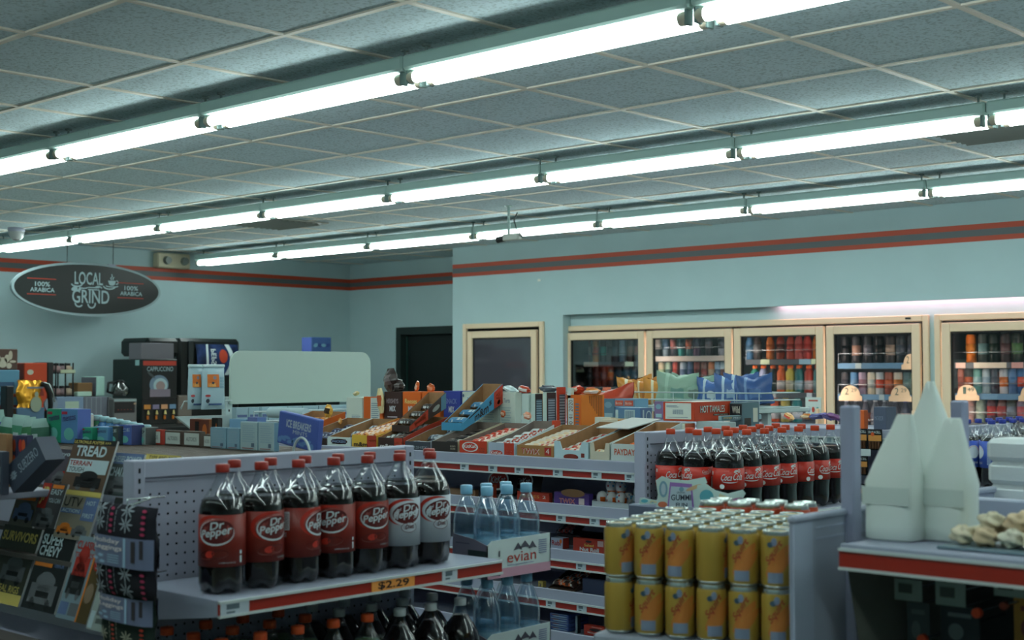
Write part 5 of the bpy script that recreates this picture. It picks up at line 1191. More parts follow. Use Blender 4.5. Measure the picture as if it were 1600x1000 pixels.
# leggings packs hanging at the pegboard edge
def leggings(pxl, pxr, pt, pb, y, label, z1f, z2f, base=(26, 26, 36), pat=((150, 160, 170), (176, 50, 90))):
    p0 = at(pxl, pb, y=y); p1 = at(pxr, pt, y=y); W, H = p1.x-p0.x, p1.z-p0.z
    e = empty('leggings_pack', (p0.x, y, p0.z), label, 'clothing pack', None)
    rn = random.Random(int(pb)); D_ = 0.045
    def fn(s):
        def g_(u, v):
            q = (4*u*(1-u))**0.35*(4*v*(1-v))**0.3
            return (W*u+0.004*math.sin(14*v), s*D_*0.5*q+rn.uniform(-0.002, 0.002), H*v)
        return g_
    m = MB(); m.grid(fn(-1), 16, 16, 0); m.grid(fn(1), 16, 16, 0); m.build('folded_fabric', mat('knit_%d' % base[0], base, 0.9), e)
    t = MB(); f = lambda a, b_: (a*W, -D_*0.5*((max(0, 4*a*(1-a)))**0.35)*((max(0, 4*b_*(1-b_)))**0.3)-0.0035, b_*H)
    for cx in (0.14, 0.62):
        for cz_ in [q for q in (0.08, 0.26, 0.80, 0.95) if not (z1f-0.05 < q < z2f+0.05)]:
            for k in range(8):
                a = k*PI/4; t.disc(f, cx+0.065*math.cos(a), cz_+0.05*math.sin(a), 0.05, 0.010, 0, 8, 1, a)
    for k in range(16):
        zz = k/16+0.02
        if z1f-0.02 < zz < z2f+0.02: continue
        for cx in (0.36, 0.88): t.disc(f, cx, zz, 0.035, 0.018, 1, 6, 1)
        for cx in (0.29, 0.43): t.rect(f, cx, zz, cx+0.008, zz+0.05, 0)
    t.build('knit_pattern', P1(*pat), e)
    b_ = MB(); b_.grid(lambda u, v: (W*(u*1.02-0.01), -D_*0.5*((max(0.001, 4*u*(1-u)))**0.35)-0.006, H*(z1f+(z2f-z1f)*v)), 12, 1, 0)
    b_.grid(lambda u, v: (W*(u*1.02-0.01), D_*0.5*((max(0.001, 4*u*(1-u)))**0.35)+0.004, H*(z1f+(z2f-z1f)*v)), 12, 1, 0)
    bo = b_.build('card_band', cm(112, 120, 150, rough=0.4), e)
    g = MB(); fb = lambda a, bb: (W*(a*1.02-0.01), -D_*0.5*((max(0.001, 4*a*(1-a)))**0.35)-0.0072, H*(z1f+(z2f-z1f)*bb))
    g.text('Holiday', fb, 0.06, 0.72, 0.50, 0.20, 0, bold=0.01); g.text('Leggings', fb, 0.10, 0.50, 0.50, 0.20, 0, bold=0.01)
    for cx, cz_ in ((0.12, 0.2), (0.22, 0.32), (0.25, 0.12)):
        for k in range(4): g.disc(fb, cx, cz_, 0.07, 0.018, 1, 8, 1, k*PI/4)
    for k in range(4): g.rect(fb, 0.35, 0.12+k*0.08, 0.55, 0.15+k*0.08, 1)
    g.rect(fb, 0.62, 0.02, 0.66, 0.98, 1); g.rect(fb, 0.74, 0.2, 0.80, 0.9, 2); g.rect(fb, 0.86, 0.35, 0.91, 0.95, 2)
    g.build('band_print', P1((236, 224, 224), (160, 190, 215), (60, 54, 60)), bo)
    MB().cyl((W*0.5, 0, H*0.98), (W*0.5, 0.06, H+0.01), 0.003, n=6).tube([(W*0.5, 0, H*0.97), (W*0.5, 0.0, H+0.012), (W*0.5, 0.10, H+0.012)], 0.002).build('hook', M_chrome, e)
    return e
leggings(154, 245, 794, 922, 1.73, 'patterned leggings folded in a HOLIDAY LEGGINGS card band, upper pack', 0.33, 0.66)
leggings(162, 243, 915, 1012, 1.75, 'lower leggings pack with red, green and white pattern', 0.45, 0.8, (30, 46, 40), ((170, 170, 150), (190, 60, 40)))

# ---- gum and mints on top (left to right)
def gumbox(a, b_, c, pt, pb, lab, cf, cs, items=None, mats=None, ct=None, zz=DZ1, y=None, nm='mint_box', grp=None, dep=None):
    y = y or at((a+b_)/2, pb, z=zz).y
    o, W, H, D = boxpx(nm, lab, 'box', a, b_, c, pt, pb, y, cm(*cf), cm(*cs), cm(*(ct or cs)), grp, z0=zz, dep=dep)
    if items: printon(o, 'print', items(fr(W, H), fr(W, H, 0.0014), rt(W, D, H)), mats)
    return o, W, H, D
AL = (196, 206, 200)
GYB = 2.52
for i, (a, b_, c, pt, pb) in enumerate([(228, 252, 257, 671, 692), (257, 283, 286, 673, 693), (286, 313, 318, 674, 695), (318, 330, 333, 679, 698)]):
    rim = (176, 56, 40) if i == 0 else (86, 74, 66)
    gumbox(a, b_, c, pt, pb, ['mint tin box with a red rim, leftmost of the four', 'mint tin box with a dark rim right of the red one', 'mint tin box with a dark rim, third of four', 'narrow mint tin box against the pale blue cartons'][i], rim, rim,
           lambda f, f2, r: [('r', f, 0.08, 0.12, 0.94, 0.88, 0), ('t', 'ALTOIDS', f2, 0.2, 0.36, 0.6, 0.26, 1)], P1(AL, (90, 96, 100)), y=GYB, grp=None)
PB = (136, 172, 190)
for i, (a, b_, c, pt) in enumerate([(328, 353, 356, 668), (354, 374, 377, 669), (375, 402, 405, 659), (403, 428, 434, 660)]):
    gumbox(a, b_, c, pt, 704, 'pale blue carton of fine print, %s of four in a row' % nth(i, 4), PB if i < 2 else (168, 192, 196), (110, 150, 170),
           lambda f, f2, r: lines(f, 0.15, 0.30, 0.85, 0.92, 0, 8)+[('r', f, 0.14, 0.06, 0.8, 0.09, 1), ('r', f, 0.66, 0.12, 0.84, 0.26, 2)], P1((150, 176, 190), (150, 90, 90), (90, 110, 130)), y=GYB, grp='pale blue cartons on the slatted top')
# tilted blue mint display with a ring handle
p0 = at(432, 706, y=2.50); p1 = at(494, 666, y=2.50)
e = empty('mint_display', (p0.x, 2.50, DZ1+0.0), 'blue tilted mint display box with crystal print', 'box')
Wd = p1.x-p0.x; Hd = 0.095
m = MB().box((0, 0, 0), (Wd, 0.022, Hd), 0, 0.003); bo = m.build('carton', cm(74, 96, 168), e); bo.rotation_euler = (0, 0.13, 0); bo.location = (0, 0, 0.028)
e.location.z = DZ1+0.002
f = lambda a, b_: (a*Wd, -0.001, b_*Hd)
printon(bo, 'print', [('t', 'ICE BREAKERS', f, 0.22, 0.56, 0.62, 0.24, 0, 0.02), ('t', 'MINTS', f, 0.40, 0.40, 0.36, 0.12, 0)]+[('e', f, 0.08+0.09*k, 0.14+0.1*((k*7) % 3)/2, 0.05, 0.09, 1, k*0.7) for k in range(10)], P1((186, 200, 210), (100, 140, 190)))
pr_ = at(471, 715, y=2.40)
e = empty('wire_ring', (pr_.x, 2.40, DZ1), 'white curved wire loop in front of the blue mint display', 'wire loop')
MB().tube([(0.038*math.cos(PI*k/14), 0, 0.055*math.sin(PI*k/14)) for k in range(15)], 0.0035, n=8).build('loop', M_wire, e)
# upright gum packs
MG, MBL = (40, 150, 116), (90, 140, 190)
gz_ = DZ1
def gump(a, b_, c, pt, pb, lab, cf, cs, st, tc=(70, 60, 110), y=2.36, zz=None):
    zz = zz if zz is not None else DZ1
    return gumbox(a, b_, c, pt, pb, lab, cf, cs, lambda f, f2, r: [('t', st, f, 0.12, 0.62, 0.78, 0.16, 0, 0.01, 0.1), ('r', f, 0.06, 0.84, 0.4, 0.92, 1), ('e', f, 0.5, 0.28, 0.3, 0.18, 2)], P1(tc, (176, 50, 70), (110, 190, 180)), y=y, nm='gum_pack', dep=0.05, zz=zz)
gump(73, 95, 99, 639, 684, 'tall green gum pack with violet lettering at left', MG, (20, 120, 92), 'mentos')
gump(95, 121, 128, 639, 684, 'tall blue gum pack beside the tall green one', MBL, (90, 110, 180), 'mentos')
gump(125, 144, 146, 668, 688, 'small green gum pack in the front', (50, 160, 130), (30, 130, 100), 'mentos', y=2.38)
gump(145, 168, 171, 667, 690, 'small pale blue gum pack in the front', (100, 160, 196), (80, 130, 180), 'mentos', y=2.40)
gump(169, 184, 186, 666, 691, 'small dark grey gum pack lettered ICE', (70, 84, 80), (60, 70, 80), 'ICE', (200, 214, 210), y=2.42)
gump(185, 205, 218, 664, 691, 'small blue gum pack lettered ICE', (84, 110, 180), (56, 64, 110), 'ICE', (190, 210, 220), y=2.44)
gump(218, 227, 230, 668, 692, 'thin dark and pale pack left of the red rimmed tin', (150, 170, 168), (80, 84, 84), 'o', (60, 60, 60), y=2.48)
# row of small gum bottles behind
gb = [(138, (40, 140, 110)), (152, (50, 150, 110)), (163, (70, 130, 190)), (174, (80, 140, 190)), (185, (90, 120, 190)), (196, (100, 140, 180)), (206, (90, 130, 180)), (216, (70, 120, 170)), (228, (80, 130, 170))]
for i, (px, c) in enumerate(gb):
    p = at(px, 660, y=2.68); m = MB(); hh = 0.085-0.004*i
    m.lathe([(0, 0), (0.02, 0), (0.024, 0.01), (0.023, hh*0.6), (0.017, hh*0.72), (0.017, hh*0.76)], n=14, mi=0); m.lathe([(0.0185, hh*0.74), (0.0185, hh*0.96), (0.015, hh), (0, hh)], n=14, mi=1)
    m.disc(wrap(0.0235, CAM_A(p.x, 2.68)), 0, hh*0.4, 0.012, 0.012, 1, 10, 1)
    tag(m.build('gum_bottle', [cm(*c, rough=0.25), cm(150, 190, 200, rough=0.3)], None, (p.x, 2.68, DZ1)), 'small flip-top gum bottle behind the gum packs, %s' % nth(i, 9), 'bottle', 'gum bottles in a row behind the packs')
gumbox(127, 139, 141, 648, 662, 'small red and white gum box behind the packs', (176, 50, 50), (200, 200, 190), y=2.62, zz=DZ1)
# far blue card behind
p = at(160, 645, y=2.74)
# white topped gum pouches at far left
pouches = [(-6, 640, (70, 80, 140)), (14, 652, (50, 110, 80)), (30, 648, (70, 140, 110)), (46, 652, (60, 120, 80)), (62, 654, (60, 110, 90))]
for i, (px, pt, c) in enumerate(pouches):
    y_ = 2.25+0.02*i; p = at(px, pt, y=y_); H = p.z-DZ1; m = MB(); wd = 0.085
    def fn(s): return lambda u, v: ((u-0.5)*wd*(0.75+0.25*math.sin(PI*min(v*1.1, 1))), s*0.025*((4*u*(1-u))**0.5)*((max(0, 1-v**3))**0.5)+s*0.001, H*v)
    m.grid(fn(-1), 8, 8, 0); m.grid(fn(1), 8, 8, 0)
    for k in range(128):
        if (k % 64)//8 >= 5: m.m[k] = 1
        elif (k % 64) % 8 in (3, 4) and (k % 64)//8 in (1, 2): m.m[k] = 2
    o = m.build('gum_pouch', P1(c, (150, 184, 176), (170, 190, 190)), None, (p.x, y_, DZ1)); o.rotation_euler = (0, random.uniform(-0.15, 0.15), 0.5)
    tag(o, 'gum pouch with a white top at far left, %s' % nth(i, 5), 'gum pouch', 'white-topped gum pouches')
# slate display boxes lettered SUBZERO
ZS1 = EYE-0.325
e = empty('gum_display', (at(12, 735, y=1.80).x, 1.80, ZS1), 'slate grey display box with slanted pale lettering, tipped up', 'box')
W_, H_ = 0.16, 0.07
m = MB(); m.box((0, 0, 0), (W_, 0.004, H_)).box((0, 0.06, 0), (W_, 0.064, H_)).box((0, 0.004, 0), (0.004, 0.06, H_)).box((W_-0.004, 0.004, 0), (W_, 0.06, H_)).box((0, 0.0, -0.003), (W_, 0.064, 0.001))
m.add([(0.004, 0.0595, 0.002), (W_-0.004, 0.0595, 0.002), (W_-0.004, 0.0595, H_), (0.004, 0.0595, H_)], [(0, 1, 2, 3)], 1)
ct_ = m.build('carton', [cm(64, 72, 88), M_kraft], e); ct_.rotation_euler = (0, -0.62, 0.18); ct_.location = (0.03, 0.0, 0.006)
f = lambda a, b_: (a*W_, -0.001, b_*H_)
it = [('t', 'SUBZERO', f, 0.36, 0.34, 0.56, 0.36, 0, 0.0)]+[('e', f, 0.18+0.05*math.cos(k*PI/4), 0.5+0.11*math.sin(k*PI/4), 0.05, 0.035, 0, k*PI/4) for k in range(8)]
printon(ct_, 'print', it, P1((150, 164, 180)))
o, W, H, D = boxpx('gum_display', 'slate grey display box cut by the left edge, below the tipped one', 'box', -50, 4, 9, 704, 740, 1.77, cm(58, 66, 82), cm(54, 60, 74), None, None, z0=ZS1)
printon(o, 'print', [('r', fr(W, H), 0.80, 0.30, 0.95, 0.65, 0), ('r', fr(W, H, 0.0014), 0.83, 0.36, 0.92, 0.59, 1)], P1((120, 130, 146), (58, 66, 82)))
o, W, H, D = boxpx('gum_carton', 'tan carton at the left edge beside blue and red packs', 'box', -40, 10, 14, 677, 703, 1.90, M_kraft, M_kraft, None, None, z0=ZS1)
for i, (a, b_) in enumerate(((14, 27), (28, 42))):
    o, W, H, D = boxpx('gum_pack', 'blue pack with red berries, %s of two beside the tan carton' % ['left', 'right'][i], 'gum pack', a, b_, b_+2, 680, 704, 1.93, cm(54, 56, 84), cm(54, 56, 84), None, 'blue packs with red berries', z0=ZS1)
    printon(o, 'print', [('e', fr(W, H), 0.3+0.35*(k % 2), 0.2+0.3*(k//2), 0.2, 0.12, k % 2) for k in range(6)], P1((176, 50, 40), (206, 90, 50)))

# ================================================================== HEADER RACK AT THE END OF THE CANDY UNIT
HX = -6.12
ya, yb_ = at(358, 600, x=HX).y, at(577, 600, x=HX).y
zt_, zb2 = at(470, 549, x=HX).z, at(470, 629, x=HX).z
e = empty('header_rack', (HX, ya, 0), 'white rack with a blank rounded header board at the left of the candy', 'display rack')
Wh = yb_-ya; Rr = 0.07
pl = []
for (cy, cz2, a0) in ((Wh-Rr, zt_-Rr, 0), (Rr, zt_-Rr, 90)):
    for k in range(7): a = math.radians(a0+15*k); pl.append((cy+Rr*math.cos(a), cz2+Rr*math.sin(a)))
pl += [(0, zb2), (Wh, zb2)]
MB().prism(pl, lambda a, b_, d_: (d_, a, b_), 0.012).build('header_board', mat('header_white', (180, 198, 188), 0.4), e)
m = MB()
for yy in (-0.02, Wh-0.03):
    m.box((-0.04, yy, 0), (-0.002, yy+0.045, zb2+0.04), 0, 0.003)
    for k in range(12): m.box((-0.003, yy+0.018, zb2-0.0-k*0.04), (-0.0012, yy+0.026, zb2+0.012-k*0.04), 1)
m.build('post', [M_wire, M_dark], e)
m = MB(); zc = at(450, 640, x=HX).z; zd = at(450, 648, x=HX+0.25).z
for xx, zz in ((0.22, zc), (0.22, zc-0.05)): m.cyl((xx, 0, zz), (xx, Wh, zz), 0.005, n=6)
for k in range(5): m.cyl((0.22, Wh*k/4, zc-0.05), (0.22, Wh*k/4, zc), 0.003, n=5); m.cyl((0, Wh*k/4, zc-0.05), (0.22, Wh*k/4, zc-0.05), 0.003, n=5)
m.box((0, 0, zc-0.058), (0.22, Wh, zc-0.052)); m.build('wire_shelf', M_wire, e)
MB().box((-0.3, 0, 0), (0, Wh, 0.1), 0, 0.004).build('foot', M_wire, e)
for i, (a, b_) in enumerate(((362, 381), (382, 398), (402, 412), (413, 442), (443, 465), (466, 490), (491, 506), (508, 538))):
    p0 = at(a, 636, x=HX+0.12); p1 = at(b_, 622, x=HX+0.12)
    o = MB().box((0, 0, 0), (0.04, p1.y-p0.y, 0.075), 0, 0.002).build('snack_carton', cm(150, 176, 186), None, (HX+0.12, p0.y, zc-0.0515))
    tag(o, 'pale blue carton under the blank header board, %s in the row' % nth(i, 8), 'box', 'cartons under the header board')
    printon(o, 'print', [('r', lambda q, v: (0.0405, q*(p1.y-p0.y), v*0.075), 0.1, 0.30, 0.9, 0.48, 0)], P1((96, 110, 150)))
# hanging white bags with orange pictures, left of the post
y0_ = at(296, 600, x=HX+0.02).y
for i, (a, b_, lab, oc) in enumerate(((294, 318, 'white hanging snack bag with an orange picture, left one', 0), (316, 350, 'white hanging snack bag with orange panel and blue text, right one', 1))):
    p0 = at(a, 640, x=HX+0.06+0.05*i); p1 = at(b_, 573, x=HX+0.06+0.05*i); W, H = p1.y-p0.y, p1.z-p0.z
    e = empty('snack_bag', tuple(p0), lab, 'snack bag', None); rn = random.Random(i)
    m = MB()
    def fn(s): return lambda u, v: (s*0.028*((max(0, 4*u*(1-u)))**0.5)*((max(0, 4*v*(1-v)))**0.4)+rn.uniform(-0.002, 0.002), W*(0.5+(u-0.5)*(1.0+0.10*(1-v))), H*v)
    m.grid(fn(1), 10, 12); m.grid(fn(-1), 10, 12); m.build('pouch', cm(168, 194, 202, rough=0.3), e)
    MB().box((-0.01, 0, H-0.004), (0.012, W, H+0.012), 0, 0.004).build('clip_strip', cm(190, 210, 212), e)
    f = lambda a, b_: (0.030*((max(0, 4*a*(1-a)))**0.5)*((max(0, 4*b_*(1-b_)))**0.4)+0.003, a*W, b_*H)
    g = MB(); g.grid(lambda u, v: f(0.12+0.5*u, 0.52+0.30*v), 6, 4, 0); g.grid(lambda u, v: f(0.16+0.3*u, 0.53+0.08*v), 4, 2, 1); g.disc(f, 0.42, 0.74, 0.08, 0.04, 2, 12, 1); g.disc(f, 0.34, 0.62, 0.06, 0.03, 3, 12, 1)
    for k in range(8): g.grid(lambda u, v: f(0.66+0.24*u, 0.5+0.035*k+0.012*v), 3, 1, 4)
    g.grid(lambda u, v: f(0.2+0.6*u, 0.10+0.04*v), 6, 1, 5); g.disc(f, 0.15, 0.32, 0.1, 0.03, 6, 12, 1); g.disc(f, 0.15, 0.2, 0.07, 0.05, 3, 12, 1)
    g.build('pouch_print', P1((206, 110, 40), (226, 170, 90), (120, 140, 160), (56, 60, 70), (100, 150, 176), (70, 96, 140), (176, 70, 70)), e)
MB().tube([(0, -0.30, zb2-0.02), (0.03, -0.30, zb2+0.02), (0.03, 0, zb2+0.02)], 0.004).build('hook_arm', M_wire, bpy.data.objects['header_rack'])
MB().add([(0.0, -0.34, zc-0.02), (0.0, 0, zc-0.02), (0.0, 0, zc-0.16), (0.0, -0.14, zc-0.16), (0.02, -0.34, zc-0.02), (0.02, 0, zc-0.02), (0.02, 0, zc-0.16), (0.02, -0.14, zc-0.16)], [(0, 1, 2, 3), (7, 6, 5, 4), (0, 4, 5, 1), (1, 5, 6, 2), (2, 6, 7, 3), (3, 7, 4, 0)]).build('side_bracket_or_shade', M_wire, bpy.data.objects['header_rack'])
# blue box seen over the header board, on top of a dark cabinet at the wall
XW = -10.6
def boxx(name, label, cat, s, a, b_, pt, zb, x, mf, ms=None, group=None, r=0.006, dep=None):
    """box whose face looking to +x spans image a..b; its left side reaches back to image s"""
    p0 = at(a, pt, x=x); p1 = at(b_, pt, x=x); W = p1.y-p0.y; H = at((a+b_)/2, pt, x=x).z-zb
    D = dep or max(0.05, x-at(s, pt, y=p0.y).x)
    m = MB().box((-D, 0, 0), (0, W, H), 0, r)
    m.add([(-D+r, -0.0004, r), (-r, -0.0004, r), (-r, -0.0004, H-r), (-D+r, -0.0004, H-r)], [(0, 1, 2, 3)], 1)
    o = m.build(name, [mf, ms or mf], None, (x, p0.y, zb)); tag(o, label, cat, group)
    return o, W, H, D, (lambda q, v, e=0.0015: (e, q*W, v*H)), (lambda q, v: (-D+q*D, -0.0015, v*H))
CT = EYE-0.44
cc = empty('coffee_counter', (XL+0.02, 4.7, 0), 'long counter along the left wall carrying the coffee machines', 'counter')
MB().box((0, 0, CT-0.04), (0.80, 3.22, CT), 0, 0.004).build('worktop', mat('counter_grey', (90, 96, 98), 0.4), cc)
MB().box((0.02, 0.02, 0), (0.74, 3.20, CT-0.04)).build('cabinet', mat('counter_front', (70, 74, 76), 0.6), cc)
M_mach = mat('machine_black', (18, 26, 26), 0.35)
o, W, H, D, F, S = boxx('soda_fountain', 'wide black soda fountain with rounded top, behind the cappuccino machine', 'drink machine', 214, 279, 376, 529, CT, -10.57, M_mach, r=0.03, dep=0.45)
yh = at(230, 530, x=-10.57).y-o.location.y; zh = at(250, 556, x=-10.40).z-CT
MB().box((-0.45, yh, zh), (-0.004, 0.02, H-0.002), 0, 0.03).build('hood', M_mach, o)
cvm = MB()
def mer(u, v): # curved backlit panel
    return (0.004+0.03*math.sin(PI*v), W*(0.26+0.68*u), H*(0.55+0.38*v))
cvm.grid(mer, 12, 8, 0); pn = cvm.build('merchandiser', mat('blue_splash_panel', (40, 56, 96), 0.25, var=0.5, vscale=9), o)
g = MB(); M_ = lambda a, b_: (0.008+0.03*math.sin(PI*b_), W*(0.26+0.68*a), H*(0.55+0.38*b_))
g.grid(lambda u, v: M_(0.22+0.05*u+0.14*(v*v)-0.12*v+0.02, 1-v*0.98), 2, 10, 0); g.grid(lambda u, v: M_(0.70+0.10*u+0.16*math.sin(PI*v)*0.6-0.02, 1-v*0.98), 2, 10, 0)
g.disc(M_, 0.62, 0.62, 0.10, 0.22, 1, 18, 2); g.text('PEPSI', lambda a, b_: M_(0.45-b_*0.12, 0.85-a*0.55), 0, 0, 1, 1, 0, bold=0.02)
g.grid(lambda u, v: M_(0.32+0.34*u, 0.02+0.2*v), 2, 2, 2)
g.build('panel_graphic', P1((206, 220, 224), (190, 66, 40), (90, 130, 150)), pn)
MB().box((0.0, W*0.14, H*0.5), (0.02, W*0.22, H*0.97), 0, 0.004).build('chrome_edge', mat('dark_steel', (70, 76, 80), 0.2, 0.8), o)
boxx('cardboard_box', 'grey-brown box standing on top of the cappuccino machine', 'box', 221, 221, 272, 536, at(240, 562, x=-10.35).z, -10.35, cm(106, 104, 110), cm(100, 98, 104), dep=0.2)
zt3 = at(240, 562, x=-10.35).z
o, W, H, D, F, S = boxx('cappuccino_machine', 'black CAPPUCCINO machine with red band and saucer picture', 'coffee machine', 176, 222, 277, 561, CT, -10.30, M_mach, mat('machine_side', (22, 32, 30), 0.5), dep=None)
zf = lambda py: (at(250, py, x=-10.30).z-CT)/H
g = MB(); g.rect(F, 0.03, zf(571), 0.97, zf(564), 0); g.text('CAPPUCCINO', F, 0.14, zf(580), 0.74, zf(574)-zf(581), 1, bold=0.0)
g.disc(F, 0.26, zf(586), 0.12, 0.022, 3, 14, 1, -0.4)
g.disc(F, 0.48, zf(601), 0.27, zf(586)-zf(601), 2, 28, 2); g.disc(lambda a, b_: F(a, b_, 0.002), 0.52, zf(602), 0.20, (zf(586)-zf(601))*0.75, 1, 24, 1); g.disc(lambda a, b_: F(a, b_, 0.0025), 0.52, zf(603), 0.13, (zf(586)-zf(601))*0.5, 4, 20, 1)
g.rect(lambda a, b_: F(a, b_, 0.003), 0.22, zf(620), 0.80, zf(608), 5)
g.build('front_print', P1((176, 60, 44), (160, 184, 190), (110, 130, 150), (70, 78, 80), (150, 130, 128), (130, 118, 130)), o)
MB().box((0.0, W*0.02, H*zf(624)), (0.012, W*0.98, H*zf(622)), 0).build('shelf_lip', M_black, o)
for k in range(4):
    MB().box((0.001, W*(0.06+0.24*k), H*zf(639)), (0.006, W*(0.24+0.24*k), H*zf(632)), 0).build('flavour_label', cm(*[(200, 130, 60), (130, 120, 150), (206, 150, 110), (110, 140, 170)][k]), o)
    MB().cyl((0.02, W*(0.15+0.24*k), H*zf(647)), (0.02, W*(0.15+0.24*k), H*zf(641)), 0.012, 0.006, n=10).build('nozzle', cm(220, 200, 130), o)
    MB().box((0.008, W*(0.12+0.24*k), H*zf(655)), (0.02, W*(0.17+0.24*k), H*zf(649)), 0, 0.002).build('lever', cm(200, 110, 34), o)
MB().box((-0.10, -0.004, H*zf(571)), (-0.04, -0.0008, H*zf(562.5))).build('sticker', cm(140, 180, 180), o)
boxx('paper_stand', 'tan board stand right of the cappuccino machine', 'stand', 278, 279, 300, 618, CT, -10.30, mat('tan_board', (118, 108, 100), 0.8), dep=0.3)
# pale bins and what stands on them
bz = at(120, 620, x=-10.25).z
o, W, H, D, F, S = boxx('lid_bin', 'pale bin with a light label window on the coffee counter', 'bin', 86, 88, 131, 620, CT, -10.25, cm(120, 140, 166), dep=0.4)
g = MB(); g.rect(F, 0.32, 0.55, 0.82, 0.85, 0); g.build('label_window', cm(170, 190, 170), o)
o, W, H, D, F, S = boxx('lid_bin', 'grey ribbed bin right of the pale labelled one', 'bin', 131, 131, 168, 620, CT, -10.25, cm(104, 108, 120), dep=0.4)
g = MB()
for k in range(4): g.rect(F, 0.1+0.2*k, 0.1, 0.14+0.2*k, 0.98, 0)
g.build('ribs', cm(130, 134, 142), o)
boxx('carton', 'small brown open carton on the bins', 'box', 120, 121, 145, 598, bz, -10.35, mat('brown_carton', (120, 88, 56), 0.8), dep=0.15)
boxx('carton', 'low pale box in front of the brown carton', 'box', 121, 121, 144, 612, bz+0.0005, -10.28, cm(170, 196, 180), dep=0.06)
boxx('carton', 'upright pale box left of the glass coffee pot', 'box', 140, 151, 164, 588, bz, -10.35, cm(160, 196, 186), cm(96, 96, 106), dep=0.25)
p = at(188, 619, x=-10.36); e = empty('coffee_pot', (-10.36, p.y, bz), 'round glass coffee pot with highlights left of the cappuccino machine', 'coffee pot')
sz = at(188, 596, x=-10.36).z-bz; Rp = sz*0.62
boxx('lid_bin', 'grey bin under the glass coffee pot', 'bin', 169, 169, 175, 620, CT, -10.25, cm(96, 98, 102), dep=0.4)
MB().lathe([(0, 0.0), (Rp*0.8, 0.0), (Rp*1.05, sz*0.25), (Rp*0.95, sz*0.6), (Rp*0.5, sz*0.85), (Rp*0.45, sz)], n=24).build('glass_body', clear_mat('pot_glass', (0.5, 0.5, 0.5), 0.12, 0.8, 0.05), e)
MB().lathe([(Rp*0.47, sz*0.93), (Rp*0.5, sz), (Rp*0.2, sz*1.12), (0, sz*1.12)], n=20).build('lid', M_black, e)
MB().tube([(0, -Rp*0.5, sz*0.95), (0, -Rp*1.5, sz*0.9), (0, -Rp*1.6, sz*0.3), (0, -Rp*1.0, sz*0.2)], 0.012, n=8).build('handle', M_black, e)
o, W, H, D, F, S = boxx('coffee_brewer', 'steel coffee brewer with dark panel of red lights', 'coffee machine', 168, 178, 214, 623, CT, -10.18, mat('steel_front', (110, 112, 112), 0.35, 0.3), dep=0.3)
zf2 = lambda py: (at(195, py, x=-10.18).z-CT)/H
g = MB(); g.rect(F, 0.02, zf2(645), 0.9, zf2(628), 0); g.rect(F, 0.0, zf2(627), 0.98, zf2(624), 1)
for k in range(5): g.disc(lambda a, b_: F(a, b_, 0.003), 0.18+0.14*k, zf2(640), 0.03, 0.012, 2, 8, 1)
g.disc(lambda a, b_: F(a, b_, 0.004), 0.90, zf2(631), 0.06, 0.03, 3, 12, 1)
g.build('control_panel', P1((34, 30, 32), (150, 168, 170), (150, 50, 36), (190, 160, 130)), o)
# wire rack of jars
p0 = at(85, 629, x=-10.3); p1 = at(116, 567, x=-10.3)
e = empty('jar_rack', (-10.3, p0.y, bz), 'black two-tier wire rack of small topping jars', 'rack'); W = p1.y-p0.y; H = p1.z-bz
m = MB()
for yy in (0.01, W-0.01, W*0.55): m.cyl((0, yy, 0), (0, yy, H), 0.006, n=6); m.cyl((-0.12, yy, 0), (-0.12, yy, H), 0.006, n=6)
for zz in (0.01, H*0.70): m.box((-0.13, 0, zz-0.005), (0.01, W, zz+0.005))
m.build('frame', M_black, e)
MB().box((0.012, W*0.25, H*0.70), (0.018, W*1.0, H*0.80), 0).build('name_strip', cm(180, 190, 160), e)
for zz in (0.016, H*0.70+0.006):
    for k in range(3):
        j = MB().lathe([(0, 0), (0.035, 0), (0.038, 0.02), (0.036, H*0.16), (0.02, H*0.19), (0.02, H*0.26), (0, H*0.26)], n=12).build('jar', cm(*[(150, 120, 120), (120, 100, 104), (170, 150, 130)][k]), e, (-0.04, W*(0.2+0.3*k), zz))
        MB().lathe([(0.022, H*0.2), (0.022, H*0.27), (0, H*0.27)], n=10).build('lid', M_black, j)
# boxes further left
o, W, H, D, F, S = boxx('snack_carton', 'orange-red carton with a pale oval and an arch print', 'box', 30, 38, 74, 567, CT, -10.15, cm(190, 66, 30), cm(160, 50, 28), dep=0.2)
g = MB(); g.disc(F, 0.26, 0.86, 0.14, 0.04, 0, 16, 1); g.disc(F, 0.5, 0.52, 0.36, 0.14, 1, 20, 1); g.rect(lambda a, b_: F(a, b_, 0.002), 0.1, 0.3, 0.9, 0.5, 2); g.build('print', P1((190, 190, 170), (130, 46, 30), (190, 66, 30)), o)
boxx('dark_display', 'dark upright display between the orange carton and the jar rack', 'display', 74, 75, 84, 566, CT, -10.25, cm(40, 40, 40), dep=0.25)
e = boxx('picture_carton', 'blue picture carton at the left edge', 'box', -30, -25, 31, 578, CT, -10.05, cm(90, 140, 166), cm(90, 120, 140), dep=0.2)
g = MB(); F = e[4]
for k in range(8): g.disc(F, 0.3+0.08*k, 0.55+0.03*(k % 3), 0.05, 0.03, k % 2, 10, 1)
g.rect(F, 0.0, 0.2, 0.97, 0.42, 2); g.rect(F, 0.3, 0.72, 0.85, 0.80, 3); g.build('print', P1((40, 60, 90), (150, 60, 60), (130, 60, 56), (50, 80, 110)), e[0])
ztop = e[0].location.z+e[2]
e = boxx('picture_carton', 'brown picture carton with white ice cream shapes at far left', 'box', -30, -25, 28, 545, ztop, -10.10, cm(84, 60, 52), cm(80, 60, 50), dep=0.15)
g = MB(); F = e[4]
